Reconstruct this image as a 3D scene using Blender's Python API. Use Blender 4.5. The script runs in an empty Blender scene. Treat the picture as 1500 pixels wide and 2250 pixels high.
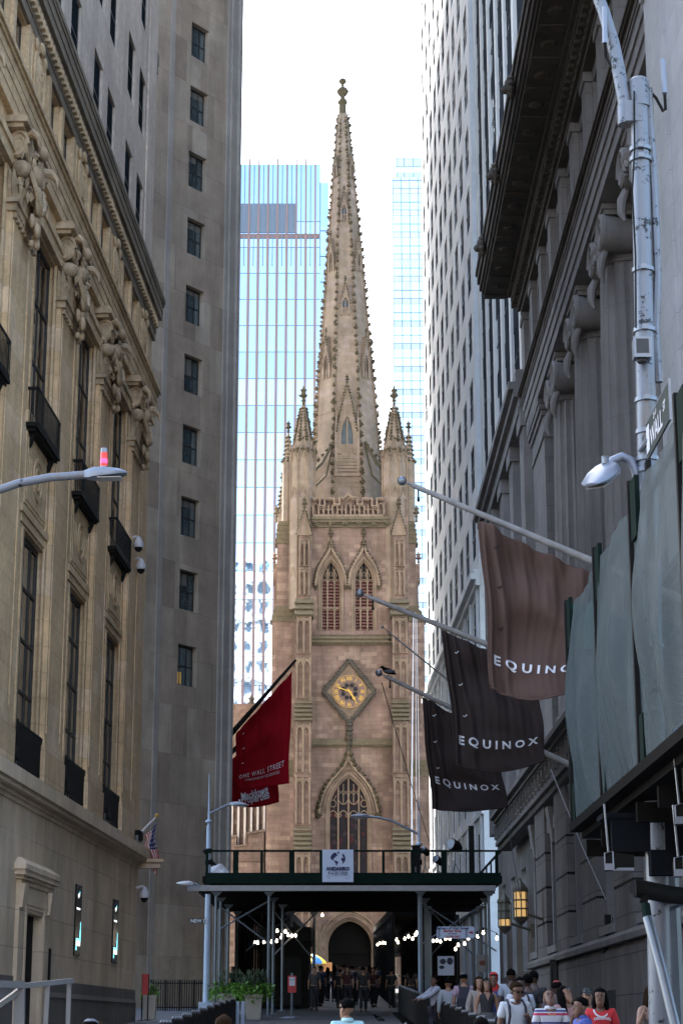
import bpy, bmesh, math, random
from mathutils import Vector, Matrix
R = math.radians
rnd = random.Random(7)
S = bpy.context.scene
COL = S.collection
# ---------------------------------------------------------------- camera numbers
F = 4200.0; TH = math.atan(1125 / F); CT, ST = math.cos(TH), math.sin(TH); EZ = 1.6
def P(px, py, Y):
    "measured picture point (1500 x 2250) at a distance Y down the street -> metres"
    u = (px - 750) / F; v = (1125 - py) / F; k = Y / (CT - v * ST)
    return Vector((u * k, Y, EZ + k * (ST + v * CT)))
def gz(Y):
    "street level: flat, then climbing to the church"
    if Y < 12: return 0.0
    if Y < 25: return 0.45 * (Y - 12) / 13
    if Y < 165: return 0.45 + 0.03 * (Y - 25)
    return 4.65
# ---------------------------------------------------------------- mesh helpers
ORG = {}
class MB:
    def __init__(s, T=None): s.v = []; s.f = []; s.m = []; s.T = T
    def add(s, vs, fs, m=0):
        o = len(s.v)
        s.v += [(s.T @ Vector(p)) if s.T else Vector(p) for p in vs]
        for f in fs: s.f.append([i + o for i in f]); s.m.append(m)
    def box(s, x0, x1, y0, y1, z0, z1, m=0):
        s.add([(x0,y0,z0),(x1,y0,z0),(x1,y1,z0),(x0,y1,z0),(x0,y0,z1),(x1,y0,z1),(x1,y1,z1),(x0,y1,z1)],
              [(0,3,2,1),(4,5,6,7),(0,1,5,4),(1,2,6,5),(2,3,7,6),(3,0,4,7)], m)
    def taper(s, a, b, z0, c, d, z1, m=0):
        "frustum: rectangle a..b at z0 to rectangle c..d at z1"
        s.add([(a[0],a[1],z0),(b[0],a[1],z0),(b[0],b[1],z0),(a[0],b[1],z0),(c[0],c[1],z1),(d[0],c[1],z1),(d[0],d[1],z1),(c[0],d[1],z1)],
              [(0,3,2,1),(4,5,6,7),(0,1,5,4),(1,2,6,5),(2,3,7,6),(3,0,4,7)], m)
    def quad(s, *p, m=0): s.add(p, [tuple(range(len(p)))], m)
    def bar(s, p, q, w, h=None, m=0):
        "square bar from p to q"
        h = h or w; p = Vector(p); q = Vector(q); d = (q - p).normalized()
        up = Vector((0,0,1)) if abs(d.z) < .95 else Vector((0,1,0))
        a = d.cross(up).normalized() * w / 2; b = a.cross(d).normalized() * h / 2
        s.add([p-a-b,p+a-b,p+a+b,p-a+b,q-a-b,q+a-b,q+a+b,q-a+b], [(0,3,2,1),(4,5,6,7),(0,1,5,4),(1,2,6,5),(2,3,7,6),(3,0,4,7)], m)
    def tube(s, pts, r, n=8, m=0):
        pts = [Vector(p) for p in pts]; k = len(pts); r = r if isinstance(r, (list, tuple)) else [r] * k
        vs = []; ref = None
        for i, p in enumerate(pts):
            d = (pts[min(i+1,k-1)] - pts[max(i-1,0)]).normalized()
            if ref is None: ref = Vector((0,0,1)) if abs(d.z) < .9 else Vector((1,0,0))
            a = d.cross(ref).normalized(); b = a.cross(d).normalized(); ref = b
            vs += [p + (a * math.cos(2*math.pi*j/n) + b * math.sin(2*math.pi*j/n)) * r[i] for j in range(n)]
        fs = [(i*n+j, i*n+(j+1)%n, (i+1)*n+(j+1)%n, (i+1)*n+j) for i in range(k-1) for j in range(n)]
        s.add(vs, fs + [tuple(range(n))[::-1], tuple((k-1)*n+j for j in range(n))], m)
    def lathe(s, c, prof, n=16, m=0, ph=0.0, sx=1.0, sy=1.0):
        vs = [(c[0]+r*sx*math.cos(2*math.pi*j/n+ph), c[1]+r*sy*math.sin(2*math.pi*j/n+ph), c[2]+z) for r, z in prof for j in range(n)]
        k = len(prof)
        fs = [(i*n+j, i*n+(j+1)%n, (i+1)*n+(j+1)%n, (i+1)*n+j) for i in range(k-1) for j in range(n)]
        s.add(vs, fs + [tuple(range(n))[::-1], tuple((k-1)*n+j for j in range(n))], m)
    def ell(s, c, rx, ry, rz, n=10, k=6, m=0):
        vs = [(c[0],c[1],c[2]-rz)]
        for i in range(1, k):
            a = -math.pi/2 + math.pi*i/k
            vs += [(c[0]+rx*math.cos(a)*math.cos(2*math.pi*j/n), c[1]+ry*math.cos(a)*math.sin(2*math.pi*j/n), c[2]+rz*math.sin(a)) for j in range(n)]
        vs.append((c[0],c[1],c[2]+rz)); L = len(vs)-1
        fs = [(0, 1+(j+1)%n, 1+j) for j in range(n)]
        fs += [(1+i*n+j, 1+i*n+(j+1)%n, 1+(i+1)*n+(j+1)%n, 1+(i+1)*n+j) for i in range(k-2) for j in range(n)]
        fs += [(1+(k-2)*n+j, 1+(k-2)*n+(j+1)%n, L) for j in range(n)]
        s.add(vs, fs, m)
    def blob(s, c, r, m=0):
        "small rough leaf clump"
        q = lambda: r * rnd.uniform(.7, 1.25)
        x, y, z = c
        s.add([(x-q(),y,z+r*rnd.uniform(-.3,.3)),(x+q(),y,z+r*rnd.uniform(-.3,.3)),(x,y-q(),z),(x,y+q(),z),(x,y,z-q()),(x,y,z+q()*1.1)],
              [(0,2,5),(2,1,5),(1,3,5),(3,0,5),(2,0,4),(1,2,4),(3,1,4),(0,3,4)], m)
    def prism(s, poly, d0, d1, m=0):
        "polygon in the (a, z) plane pushed from depth d0 to d1 along n"
        n = len(poly)
        s.add([(a, d0, z) for a, z in poly] + [(a, d1, z) for a, z in poly],
              [tuple(range(n)), tuple(range(n, 2*n))[::-1]] + [(i, i+n, (i+1)%n+n, (i+1)%n) for i in range(n)], m)
    def ribbon(s, path, w, d0, d1, m=0, closed=False):
        "rectangular moulding following a path in the (a, z) plane"
        n = len(path); L = []; Rr = []
        for i in range(n):
            p = Vector(path[i-1] if (i or closed) else path[0]); q = Vector(path[(i+1) % n] if (i < n-1 or closed) else path[-1])
            d = (q - p); d = d.normalized() if d.length > 1e-9 else Vector((1,0)); nn = Vector((-d.y, d.x)) * w / 2; c = Vector(path[i])
            L.append(c + nn); Rr.append(c - nn)
        vs = []
        for i in range(n): vs += [(L[i].x,d0,L[i].y),(Rr[i].x,d0,Rr[i].y),(Rr[i].x,d1,Rr[i].y),(L[i].x,d1,L[i].y)]
        fs = []
        for i in range(n if closed else n-1):
            a = 4*i; b = 4*((i+1) % n)
            fs += [(a+k, a+(k+1)%4, b+(k+1)%4, b+k) for k in range(4)]
        if not closed: fs += [(3,2,1,0), (4*n-4,4*n-3,4*n-2,4*n-1)]
        s.add(vs, fs, m)
    def wall(s, a0, a1, z0, z1, ops, n=0.0, dep=.4, m=0, mr=None):
        "flat wall at depth n with rectangular openings and their reveals"
        mr = m if mr is None else mr
        A = sorted({a0, a1} | {min(max(v, a0), a1) for o in ops for v in o[:2]}); Z = sorted({z0, z1} | {min(max(v, z0), z1) for o in ops for v in o[2:4]})
        for i in range(len(A)-1):
            ca = (A[i]+A[i+1])/2; run = None
            for j in range(len(Z)-1):
                cz = (Z[j]+Z[j+1])/2
                hole = any(o[0] < ca < o[1] and o[2] < cz < o[3] for o in ops)
                if not hole: s.quad((A[i],n,Z[j]),(A[i+1],n,Z[j]),(A[i+1],n,Z[j+1]),(A[i],n,Z[j+1]), m=m)
        for o in ops:
            b0, b1, y0, y1 = o[:4]; k = n - dep
            s.quad((b0,n,y0),(b0,k,y0),(b0,k,y1),(b0,n,y1), m=mr); s.quad((b1,n,y0),(b1,n,y1),(b1,k,y1),(b1,k,y0), m=mr)
            s.quad((b0,n,y0),(b1,n,y0),(b1,k,y0),(b0,k,y0), m=mr); s.quad((b0,n,y1),(b0,k,y1),(b1,k,y1),(b1,n,y1), m=mr)
    def text(s, txt, size, fn, m=0, align='CENTER', bold=0.0, space=1.0, cuts=0):
        for vs, fs in [text_geo(txt, size, align, bold, space, cuts)]:
            s.add([fn(x, y) for x, y in vs], fs, m)
    def build(s, name, mats, parent=None, smooth=False, loc=None):
        org = ORG[parent.name] if parent else (Vector(loc) if loc else Vector((0,0,0)))
        me = bpy.data.meshes.new(name)
        me.from_pydata([v - org for v in s.v], [], s.f)
        if not isinstance(mats, (list, tuple)): mats = [mats]
        for mt in mats: me.materials.append(mt)
        me.polygons.foreach_set('material_index', [min(i, len(mats)-1) for i in s.m])
        if smooth: me.polygons.foreach_set('use_smooth', [True] * len(me.polygons))
        me.update()
        o = bpy.data.objects.new(name, me); COL.objects.link(o)
        if parent: o.parent = parent
        else: o.location = org
        ORG[o.name] = org
        if smooth and smooth != 'all': shade_angle(me)
        return o
def shade_angle(me, ang=40):
    bm = bmesh.new(); bm.from_mesh(me)
    for e in bm.edges:
        if len(e.link_faces) == 2 and e.calc_face_angle(3) > R(ang): e.smooth = False
    bm.to_mesh(me); bm.free()
TXT = {}
def text_geo(txt, size, align, bold, space, cuts):
    cu = bpy.data.curves.new('lettering', 'FONT'); cu.body = txt; cu.size = size; cu.align_x = align
    cu.space_character = space; cu.offset = bold; cu.resolution_u = 3
    o = bpy.data.objects.new('lettering', cu); COL.objects.link(o)
    bpy.context.view_layer.update()
    me = bpy.data.meshes.new_from_object(o.evaluated_get(bpy.context.evaluated_depsgraph_get()))
    bpy.data.objects.remove(o); bpy.data.curves.remove(cu)
    bm = bmesh.new(); bm.from_mesh(me); bmesh.ops.triangulate(bm, faces=bm.faces[:])
    if cuts: bmesh.ops.subdivide_edges(bm, edges=bm.edges[:], cuts=cuts, use_grid_fill=True)
    bm.verts.index_update(); vs = [(v.co.x, v.co.y) for v in bm.verts]; fs = [tuple(v.index for v in f.verts) for f in bm.faces]
    bm.free(); bpy.data.meshes.remove(me)
    return vs, fs
def tag(o, label=None, cat=None, group=None, kind=None):
    if label: o['label'] = label
    if cat: o['category'] = cat
    if group: o['group'] = group
    if kind: o['kind'] = kind
    return o
def thing(name, label, cat, loc=(0,0,0), group=None):
    o = bpy.data.objects.new(name, None); COL.objects.link(o); o.location = loc; o.empty_display_size = .3
    ORG[o.name] = Vector(loc)
    return tag(o, label, cat, group)
def copy_tree(o, parent=None, loc=None, rz=None, label=None, group=None, scale=None):
    c = o.copy(); COL.objects.link(c)
    if parent: c.parent = parent
    if loc is not None: c.location = loc; ORG[c.name] = Vector(loc)
    else: ORG[c.name] = ORG.get(o.name, Vector((0,0,0)))
    if rz is not None: c.rotation_euler.z = rz
    if scale: c.scale = (scale,)*3
    if label: c['label'] = label
    if group: c['group'] = group
    for ch in list(o.children): copy_tree(ch, c)
    return c
# ---------------------------------------------------------------- materials
def mat(name, col=(.5,.5,.5), rough=.7, metal=0.0, spec=.5, emit=None, es=1.0, var=0.0, scale=3.0, bump=0.0, alpha=1.0):
    m = bpy.data.materials.new(name); m.use_nodes = True; nt = m.node_tree; b = nt.nodes['Principled BSDF']
    b.inputs['Base Color'].default_value = (*col, 1); b.inputs['Roughness'].default_value = rough; b.inputs['Metallic'].default_value = metal
    b.inputs['Specular IOR Level'].default_value = spec
    if alpha < 1: b.inputs['Alpha'].default_value = alpha
    if emit: b.inputs['Emission Color'].default_value = (*emit, 1); b.inputs['Emission Strength'].default_value = es
    if var or bump:
        tc = nt.nodes.new('ShaderNodeTexCoord'); no = nt.nodes.new('ShaderNodeTexNoise'); no.inputs['Scale'].default_value = scale; no.inputs['Detail'].default_value = 6
        nt.links.new(tc.outputs['Object'], no.inputs['Vector'])
        if var:
            mx = nt.nodes.new('ShaderNodeMix'); mx.data_type = 'RGBA'
            mx.inputs[6].default_value = (*[c * (1 - var) for c in col], 1); mx.inputs[7].default_value = (*[min(1, c * (1 + var)) for c in col], 1)
            nt.links.new(no.outputs['Fac'], mx.inputs[0]); nt.links.new(mx.outputs[2], b.inputs['Base Color'])
        if bump:
            bp = nt.nodes.new('ShaderNodeBump'); bp.inputs['Strength'].default_value = bump; bp.inputs['Distance'].default_value = .05
            nt.links.new(no.outputs['Fac'], bp.inputs['Height']); nt.links.new(bp.outputs['Normal'], b.inputs['Normal'])
    return m
def stone(name, c1, c2, joint, bw=1.2, bh=.6, js=.012, stain=.35, patch=.25, c3=None, rough=.85, vein=0.0, jm=1.0, streak=(.9,.9,.12), scol=None):
    "coursed masonry: blocks of two or three tones, joints, weather streaks and blotches"
    m = bpy.data.materials.new(name); m.use_nodes = True; nt = m.node_tree; N = nt.nodes.new; K = nt.links.new; b = nt.nodes['Principled BSDF']
    b.inputs['Roughness'].default_value = rough; b.inputs['Specular IOR Level'].default_value = .25
    tc = N('ShaderNodeTexCoord'); sp = N('ShaderNodeSeparateXYZ'); K(tc.outputs['Object'], sp.inputs[0])
    ad = N('ShaderNodeMath'); ad.operation = 'ADD'; K(sp.outputs[0], ad.inputs[0]); K(sp.outputs[1], ad.inputs[1])
    cb = N('ShaderNodeCombineXYZ'); K(ad.outputs[0], cb.inputs[0]); K(sp.outputs[2], cb.inputs[1])
    br = N('ShaderNodeTexBrick'); K(cb.outputs[0], br.inputs['Vector'])
    br.inputs['Color1'].default_value = (*c1, 1); br.inputs['Color2'].default_value = (*c2, 1); br.inputs['Mortar'].default_value = (*joint, 1)
    br.inputs['Scale'].default_value = 1; br.inputs['Mortar Size'].default_value = js; br.inputs['Mortar Smooth'].default_value = .3
    br.inputs['Brick Width'].default_value = bw; br.inputs['Row Height'].default_value = bh
    col = br.outputs['Color']
    if c3:
        b2 = N('ShaderNodeTexBrick'); K(cb.outputs[0], b2.inputs['Vector'])
        b2.inputs['Color1'].default_value = (0,0,0,1); b2.inputs['Color2'].default_value = (1,1,1,1); b2.inputs['Mortar'].default_value = (0,0,0,1)
        b2.inputs['Scale'].default_value = 1; b2.inputs['Mortar Size'].default_value = 0; b2.inputs['Brick Width'].default_value = bw * .83; b2.inputs['Row Height'].default_value = bh; b2.offset_frequency = 3
        rp = N('ShaderNodeMapRange'); rp.inputs[1].default_value = .62; rp.inputs[2].default_value = .95; K(b2.outputs['Color'], rp.inputs[0])
        mx = N('ShaderNodeMix'); mx.data_type = 'RGBA'; K(rp.outputs[0], mx.inputs[0]); K(col, mx.inputs[6]); mx.inputs[7].default_value = (*c3, 1); col = mx.outputs[2]
    mp = N('ShaderNodeMapping'); mp.inputs['Scale'].default_value = streak; K(tc.outputs['Object'], mp.inputs[0])
    n1 = N('ShaderNodeTexNoise'); n1.inputs['Scale'].default_value = 1.6; n1.inputs['Detail'].default_value = 7; n1.inputs['Roughness'].default_value = .62; K(mp.outputs[0], n1.inputs['Vector'])
    r1 = N('ShaderNodeMapRange'); r1.inputs[1].default_value = .42; r1.inputs[2].default_value = .72; r1.inputs[4].default_value = stain; K(n1.outputs['Fac'], r1.inputs[0])
    m1 = N('ShaderNodeMix'); m1.data_type = 'RGBA'; K(r1.outputs[0], m1.inputs[0]); K(col, m1.inputs[6]); sc = scol or tuple(c * .45 for c in c1); m1.inputs[7].default_value = (*sc, 1)
    n2 = N('ShaderNodeTexNoise'); n2.inputs['Scale'].default_value = .55; n2.inputs['Detail'].default_value = 9; n2.inputs['Roughness'].default_value = .7; K(tc.outputs['Object'], n2.inputs['Vector'])
    r2 = N('ShaderNodeMapRange'); r2.inputs[1].default_value = .3; r2.inputs[2].default_value = .7; r2.inputs[3].default_value = 1 - patch; r2.inputs[4].default_value = 1 + patch; K(n2.outputs['Fac'], r2.inputs[0])
    m2 = N('ShaderNodeVectorMath'); m2.operation = 'SCALE'; K(m1.outputs[2], m2.inputs[0]); K(r2.outputs[0], m2.inputs['Scale']); col = m2.outputs[0]
    if vein:
        wv = N('ShaderNodeTexNoise'); wv.inputs['Scale'].default_value = 2.2; wv.inputs['Detail'].default_value = 8; wv.inputs['Distortion'].default_value = 2.5; K(tc.outputs['Object'], wv.inputs['Vector'])
        rv = N('ShaderNodeMapRange'); rv.inputs[1].default_value = .47; rv.inputs[2].default_value = .5; rv.inputs[3].default_value = 0; rv.inputs[4].default_value = vein; K(wv.outputs['Fac'], rv.inputs[0])
        pp = N('ShaderNodeMath'); pp.operation = 'PINGPONG'; pp.inputs[1].default_value = vein; K(rv.outputs[0], pp.inputs[0])
        mv = N('ShaderNodeMix'); mv.data_type = 'RGBA'; K(pp.outputs[0], mv.inputs[0]); K(col, mv.inputs[6]); mv.inputs[7].default_value = (.12,.085,.05,1); col = mv.outputs[2]
    K(col, b.inputs['Base Color'])
    bp = N('ShaderNodeBump'); bp.inputs['Strength'].default_value = .5; bp.inputs['Distance'].default_value = .03
    ma = N('ShaderNodeMath'); ma.operation = 'MULTIPLY_ADD'; ma.inputs[1].default_value = -1.0 * jm; K(br.outputs['Fac'], ma.inputs[0]); K(n2.outputs['Fac'], ma.inputs[2])
    K(ma.outputs[0], bp.inputs['Height']); K(bp.outputs['Normal'], b.inputs['Normal'])
    return m
def glass(name, col, rough=.04, metal=0.0, wav=.02, scale=.8, spec=.5):
    m = bpy.data.materials.new(name); m.use_nodes = True; nt = m.node_tree; N = nt.nodes.new; K = nt.links.new; b = nt.nodes['Principled BSDF']
    b.inputs['Base Color'].default_value = (*col, 1); b.inputs['Roughness'].default_value = rough; b.inputs['Metallic'].default_value = metal; b.inputs['Specular IOR Level'].default_value = spec
    if wav:
        tc = N('ShaderNodeTexCoord'); no = N('ShaderNodeTexNoise'); no.inputs['Scale'].default_value = scale; no.inputs['Detail'].default_value = 2; K(tc.outputs['Object'], no.inputs['Vector'])
        bp = N('ShaderNodeBump'); bp.inputs['Strength'].default_value = wav; bp.inputs['Distance'].default_value = .5; K(no.outputs['Fac'], bp.inputs['Height']); K(bp.outputs['Normal'], b.inputs['Normal'])
    return m
def panelled(name, col, w, h, x0, z0):
    "mirror glass whose panes differ a little in tint and tilt"
    m = bpy.data.materials.new(name); m.use_nodes = True; nt = m.node_tree; N = nt.nodes.new; K = nt.links.new; b = nt.nodes['Principled BSDF']
    g = N('ShaderNodeNewGeometry'); sp = N('ShaderNodeSeparateXYZ'); K(g.outputs['Position'], sp.inputs[0]); cb = N('ShaderNodeCombineXYZ')
    for i, (o, s_) in enumerate(((x0, w), (None, None), (z0, h))):
        if o is None: continue
        a = N('ShaderNodeMath'); a.operation = 'SUBTRACT'; a.inputs[1].default_value = o; K(sp.outputs[i], a.inputs[0]); d = N('ShaderNodeMath'); d.operation = 'DIVIDE'; d.inputs[1].default_value = s_; K(a.outputs[0], d.inputs[0]); f = N('ShaderNodeMath'); f.operation = 'FLOOR'; K(d.outputs[0], f.inputs[0]); K(f.outputs[0], cb.inputs[i])
    wn = N('ShaderNodeTexWhiteNoise'); K(cb.outputs[0], wn.inputs['Vector']); sz = N('ShaderNodeSeparateXYZ'); K(cb.outputs[0], sz.inputs[0]); wz = N('ShaderNodeTexWhiteNoise'); wz.noise_dimensions = '1D'; K(sz.outputs[2], wz.inputs['W'])
    av = N('ShaderNodeMath'); av.operation = 'MULTIPLY_ADD'; av.inputs[1].default_value = .35; K(wn.outputs['Value'], av.inputs[0]); K(wz.outputs['Value'], av.inputs[2])
    mr = N('ShaderNodeMapRange'); mr.inputs[2].default_value = 1.35; mr.inputs[3].default_value = .80; mr.inputs[4].default_value = 1.18; K(av.outputs[0], mr.inputs[0])
    sc = N('ShaderNodeVectorMath'); sc.operation = 'SCALE'; sc.inputs[0].default_value = col; K(mr.outputs[0], sc.inputs['Scale']); K(sc.outputs[0], b.inputs['Base Color']); b.inputs['Metallic'].default_value = 1; b.inputs['Roughness'].default_value = .03
    no = N('ShaderNodeTexNoise'); no.inputs['Scale'].default_value = .35; no.inputs['Detail'].default_value = 2; K(g.outputs['Position'], no.inputs['Vector']); ad = N('ShaderNodeMath'); K(no.outputs['Fac'], ad.inputs[0]); 
    bp = N('ShaderNodeBump'); bp.inputs['Strength'].default_value = .022; bp.inputs['Distance'].default_value = .5; K(ad.outputs[0], bp.inputs['Height']); K(bp.outputs['Normal'], b.inputs['Normal'])
    return m
M = {}
M['lime'] = stone('warm_limestone', (.70,.50,.29), (.62,.445,.26), (.42,.31,.19), 1.9, .62, .010, .42, .22, c3=(.74,.56,.37), vein=.14, jm=.6)
M['lime_smooth'] = stone('warm_limestone_carved', (.68,.50,.30), (.64,.475,.29), (.56,.42,.26), 3.0, 3.0, .0, .5, .25, vein=.2, jm=0)
M['lime_cap'] = stone('limestone_carving', (.50,.375,.24), (.46,.35,.225), (.4,.3,.2), 3.0, 3.0, .0, .75, .35, jm=0, streak=(2,2,1.2), scol=(.13,.09,.055)); M['bounce_rib'] = stone('pale_bounce_ribs', (.58,.56,.52), (.54,.52,.48), (.4,.39,.36), 1.7, 2.1, .006, .2, .1)
M['lime_base'] = stone('limestone_base_courses', (.70,.55,.38), (.63,.495,.34), (.43,.34,.24), 2.3, .82, .012, .45, .2, c3=(.74,.59,.43), jm=.5)
M['lime_dark'] = stone('grey_granite_plinth', (.17,.15,.13), (.15,.13,.11), (.09,.08,.07), 2.6, 1.2, .01, .3, .15)
M['lime_up'] = stone('pale_limestone_upper_storeys', (.60,.52,.44), (.56,.485,.415), (.44,.38,.33), 2.4, .75, .008, .38, .2, vein=.15)
M['onewall'] = stone('grey_brown_limestone', (.37,.298,.23), (.26,.207,.16), (.20,.165,.13), 1.7, 2.1, .012, .45, .25, c3=(.40,.34,.27), jm=.4)
M['onewall_rib'] = stone('grey_limestone_ribs', (.33,.30,.265), (.30,.27,.24), (.24,.21,.19), 1.7, 2.1, .006, .3, .2, jm=.3)
M['bank'] = stone('grey_bank_granite', (.205,.19,.185), (.185,.175,.17), (.12,.115,.11), 1.8, .9, .012, .35, .18, jm=.6)
M['bank_smooth'] = stone('grey_bank_granite_carved', (.21,.195,.19), (.20,.187,.182), (.145,.135,.135), 9.0, 3.2, .008, .4, .2, jm=.4)
M['bank_cornice'] = stone('dark_cornice_stone', (.085,.072,.058), (.075,.064,.052), (.06,.05,.04), 3.0, 3.0, .004, .6, .3, jm=0)  # one dark tone for the whole cornice and frieze, stained at random
M['bank_base'] = stone('street_shaded_granite', (.165,.152,.145), (.145,.135,.128), (.07,.065,.06), 1.8, .9, .016, .5, .25, jm=.6, scol=(.06,.055,.05))  # darker copy of the bank granite, street-level shade put into the colour
M['pav'] = stone('pale_grey_ashlar', (.37,.36,.36), (.34,.33,.33), (.26,.25,.25), 1.7, .75, .01, .2, .12)
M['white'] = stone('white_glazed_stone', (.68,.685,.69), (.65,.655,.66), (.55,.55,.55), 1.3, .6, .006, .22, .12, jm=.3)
M['mull'] = mat('pale_limestone_mullions', (.60,.57,.53), .8, var=.15, scale=1.5)
M['spandrel'] = mat('dark_bronze_spandrels', (.045,.047,.052), .9, spec=0, var=.35, scale=4, bump=.3)
M['brown'] = stone('brownstone_ashlar', (.205,.132,.104), (0.162,0.102,0.074), (0.138,0.091,0.066), 1.15, .36, .014, .7, .32, c3=(.27,.185,.135), jm=.6, scol=(0.094,0.069,0.047))
M['brown_sp'] = stone('weathered_tan_sandstone', (0.231,0.171,0.118), (0.198,0.146,0.102), (0.171,0.124,0.088), .95, .42, .012, .45, .25, c3=(0.248,0.182,0.143), jm=.5, scol=(0.110,0.088,0.055))
M['brown_trim'] = stone('sandstone_mouldings', (0.220,0.154,0.105), (0.198,0.138,0.094), (0.165,0.116,0.083), 1.6, .9, .006, .55, .3, jm=.2, scol=(0.083,0.066,0.041))
M['moss'] = mat('mossy_weathered_stone', (0.112,0.086,0.050), .95, var=.45, scale=2.5, bump=.6)
M['mossd'] = mat('dark_mossy_carving', (.080,.063,.038), .95, spec=.1, var=.5, scale=3, bump=.6)
M['soot'] = mat('soot_dark_carving', (0.063,0.051,0.036), .95, var=.4, scale=3, bump=.6)
M['louvre'] = mat('red_slate_louvres', (0.180,0.075,0.057), .8, var=.25, scale=3)
M['dark'] = mat('dark_interior', (.012,.012,.013), .9)
M['stained'] = None
M['gold'] = mat('gilding', (.55,.31,.045), .5, metal=.2, var=.15)
M['win'] = glass('old_window_glass', (.02,.022,.024), .05, 0, .03, 1.3)
M['win_flat'] = mat('dull_window_glass', (.016,.021,.025), .9, spec=0, var=.6, scale=.7); M['win_sky'] = glass('sky_lit_window_glass', (.21,.27,.29), .08, .75, .05, 1.2); M['win_sky2'] = glass('sky_lit_window_glass_dim', (.12,.16,.175), .1, .7, .08, 1.6); M['win_dull'] = mat('pale_leaded_glass', (.10,.115,.12), .9, spec=0, var=.4, scale=2)
M['win_teal'] = glass('office_window_glass', (.035,.05,.055), .04, 0, .03, 1.5, spec=1.0)
M['winframe'] = mat('dark_window_frames', (.022,.022,.022), .5)
M['iron'] = mat('black_iron', (.013,.012,.011), .7, spec=.12)
M['steel'] = mat('galvanised_steel', (.20,.215,.235), .45, metal=.7, var=.2, scale=6)
M['pipe'] = mat('scaffold_pipe', (.13,.145,.16), .45, metal=.6, var=.25, scale=5)
M['polepaint'] = None
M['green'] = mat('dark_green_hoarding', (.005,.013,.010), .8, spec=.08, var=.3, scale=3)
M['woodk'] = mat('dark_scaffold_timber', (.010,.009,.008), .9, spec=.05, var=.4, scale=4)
M['asphalt'] = mat('asphalt', (.030,.031,.034), .8, var=.35, scale=2.0, bump=.3)
M['paver'] = stone('pavement_slabs', (.14,.14,.145), (.12,.12,.125), (.06,.06,.06), 1.5, 1.5, .02, .3, .2)
M['kerb'] = mat('kerb_granite', (.26,.26,.26), .8, var=.2)
M['letter'] = mat('white_lettering', (.55,.55,.58), .6)
M['lampw'] = mat('pale_lamp_casing', (.21,.23,.27), .35, metal=.2)
M['lens'] = mat('lamp_lens', (.30,.29,.27), .25)
M['skin1'] = mat('skin_brown', (.13,.062,.038), .55); M['skin2'] = mat('skin_tan', (.27,.145,.092), .55); M['skin3'] = mat('skin_fair', (.36,.21,.15), .55); M['skin4'] = mat('skin_dark', (.065,.036,.026), .5)
M['hairb'] = mat('black_hair', (.0035,.003,.003), .9, spec=.05); M['hairbr'] = mat('brown_hair', (.022,.012,.006), .9, spec=.05)
def mk_stained():
    m = bpy.data.materials.new('leaded_stained_glass'); m.use_nodes = True; nt = m.node_tree; N = nt.nodes.new; K = nt.links.new; b = nt.nodes['Principled BSDF']
    tc = N('ShaderNodeTexCoord'); vo = N('ShaderNodeTexVoronoi'); vo.inputs['Scale'].default_value = 3.2; K(tc.outputs['Object'], vo.inputs['Vector'])
    sp = N('ShaderNodeSeparateColor'); K(vo.outputs['Color'], sp.inputs[0])
    rp = N('ShaderNodeValToRGB'); e = rp.color_ramp.elements; e[0].position = 0; e[0].color = (.010,.007,.008,1); e[1].position = 1; e[1].color = (.16,.02,.018,1)
    for p, c in ((.45,(.016,.010,.012,1)),(.6,(.07,.010,.012,1)),(.75,(.018,.014,.02,1)),(.9,(.05,.03,.035,1))): x = e.new(p); x.color = tuple(q*.6 for q in c[:3])+(1,)
    rp.color_ramp.interpolation = 'CONSTANT'; b.inputs['Specular IOR Level'].default_value = .15; K(sp.outputs[0], rp.inputs[0]); K(rp.outputs[0], b.inputs['Base Color']); b.inputs['Roughness'].default_value = .45
    return m
M['stained'] = mk_stained()
def mk_pole():
    m = bpy.data.materials.new('chipped_silver_paint'); m.use_nodes = True; nt = m.node_tree; N = nt.nodes.new; K = nt.links.new; b = nt.nodes['Principled BSDF']
    tc = N('ShaderNodeTexCoord'); no = N('ShaderNodeTexNoise'); no.inputs['Scale'].default_value = 5; no.inputs['Detail'].default_value = 8; no.inputs['Roughness'].default_value = .75; K(tc.outputs['Object'], no.inputs['Vector'])
    mp = N('ShaderNodeMapping'); mp.inputs['Scale'].default_value = (6,6,.7); K(tc.outputs['Object'], mp.inputs[0]); n2 = N('ShaderNodeTexNoise'); n2.inputs['Scale'].default_value = 1; n2.inputs['Detail'].default_value = 5; K(mp.outputs[0], n2.inputs['Vector'])
    r1 = N('ShaderNodeMapRange'); r1.inputs[1].default_value = .575; r1.inputs[2].default_value = .60; K(no.outputs['Fac'], r1.inputs[0])
    r2 = N('ShaderNodeMapRange'); r2.inputs[1].default_value = .56; r2.inputs[2].default_value = .74; r2.inputs[4].default_value = .8; K(n2.outputs['Fac'], r2.inputs[0])
    a = N('ShaderNodeMix'); a.data_type = 'RGBA'; K(r2.outputs[0], a.inputs[0]); a.inputs[6].default_value = (.165,.178,.20,1); a.inputs[7].default_value = (.14,.10,.055,1)
    c = N('ShaderNodeMix'); c.data_type = 'RGBA'; K(r1.outputs[0], c.inputs[0]); K(a.outputs[2], c.inputs[6]); c.inputs[7].default_value = (.012,.012,.014,1)
    K(c.outputs[2], b.inputs['Base Color']); b.inputs['Roughness'].default_value = .45; b.inputs['Metallic'].default_value = .25
    return m
M['polepaint'] = mk_pole()
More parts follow.
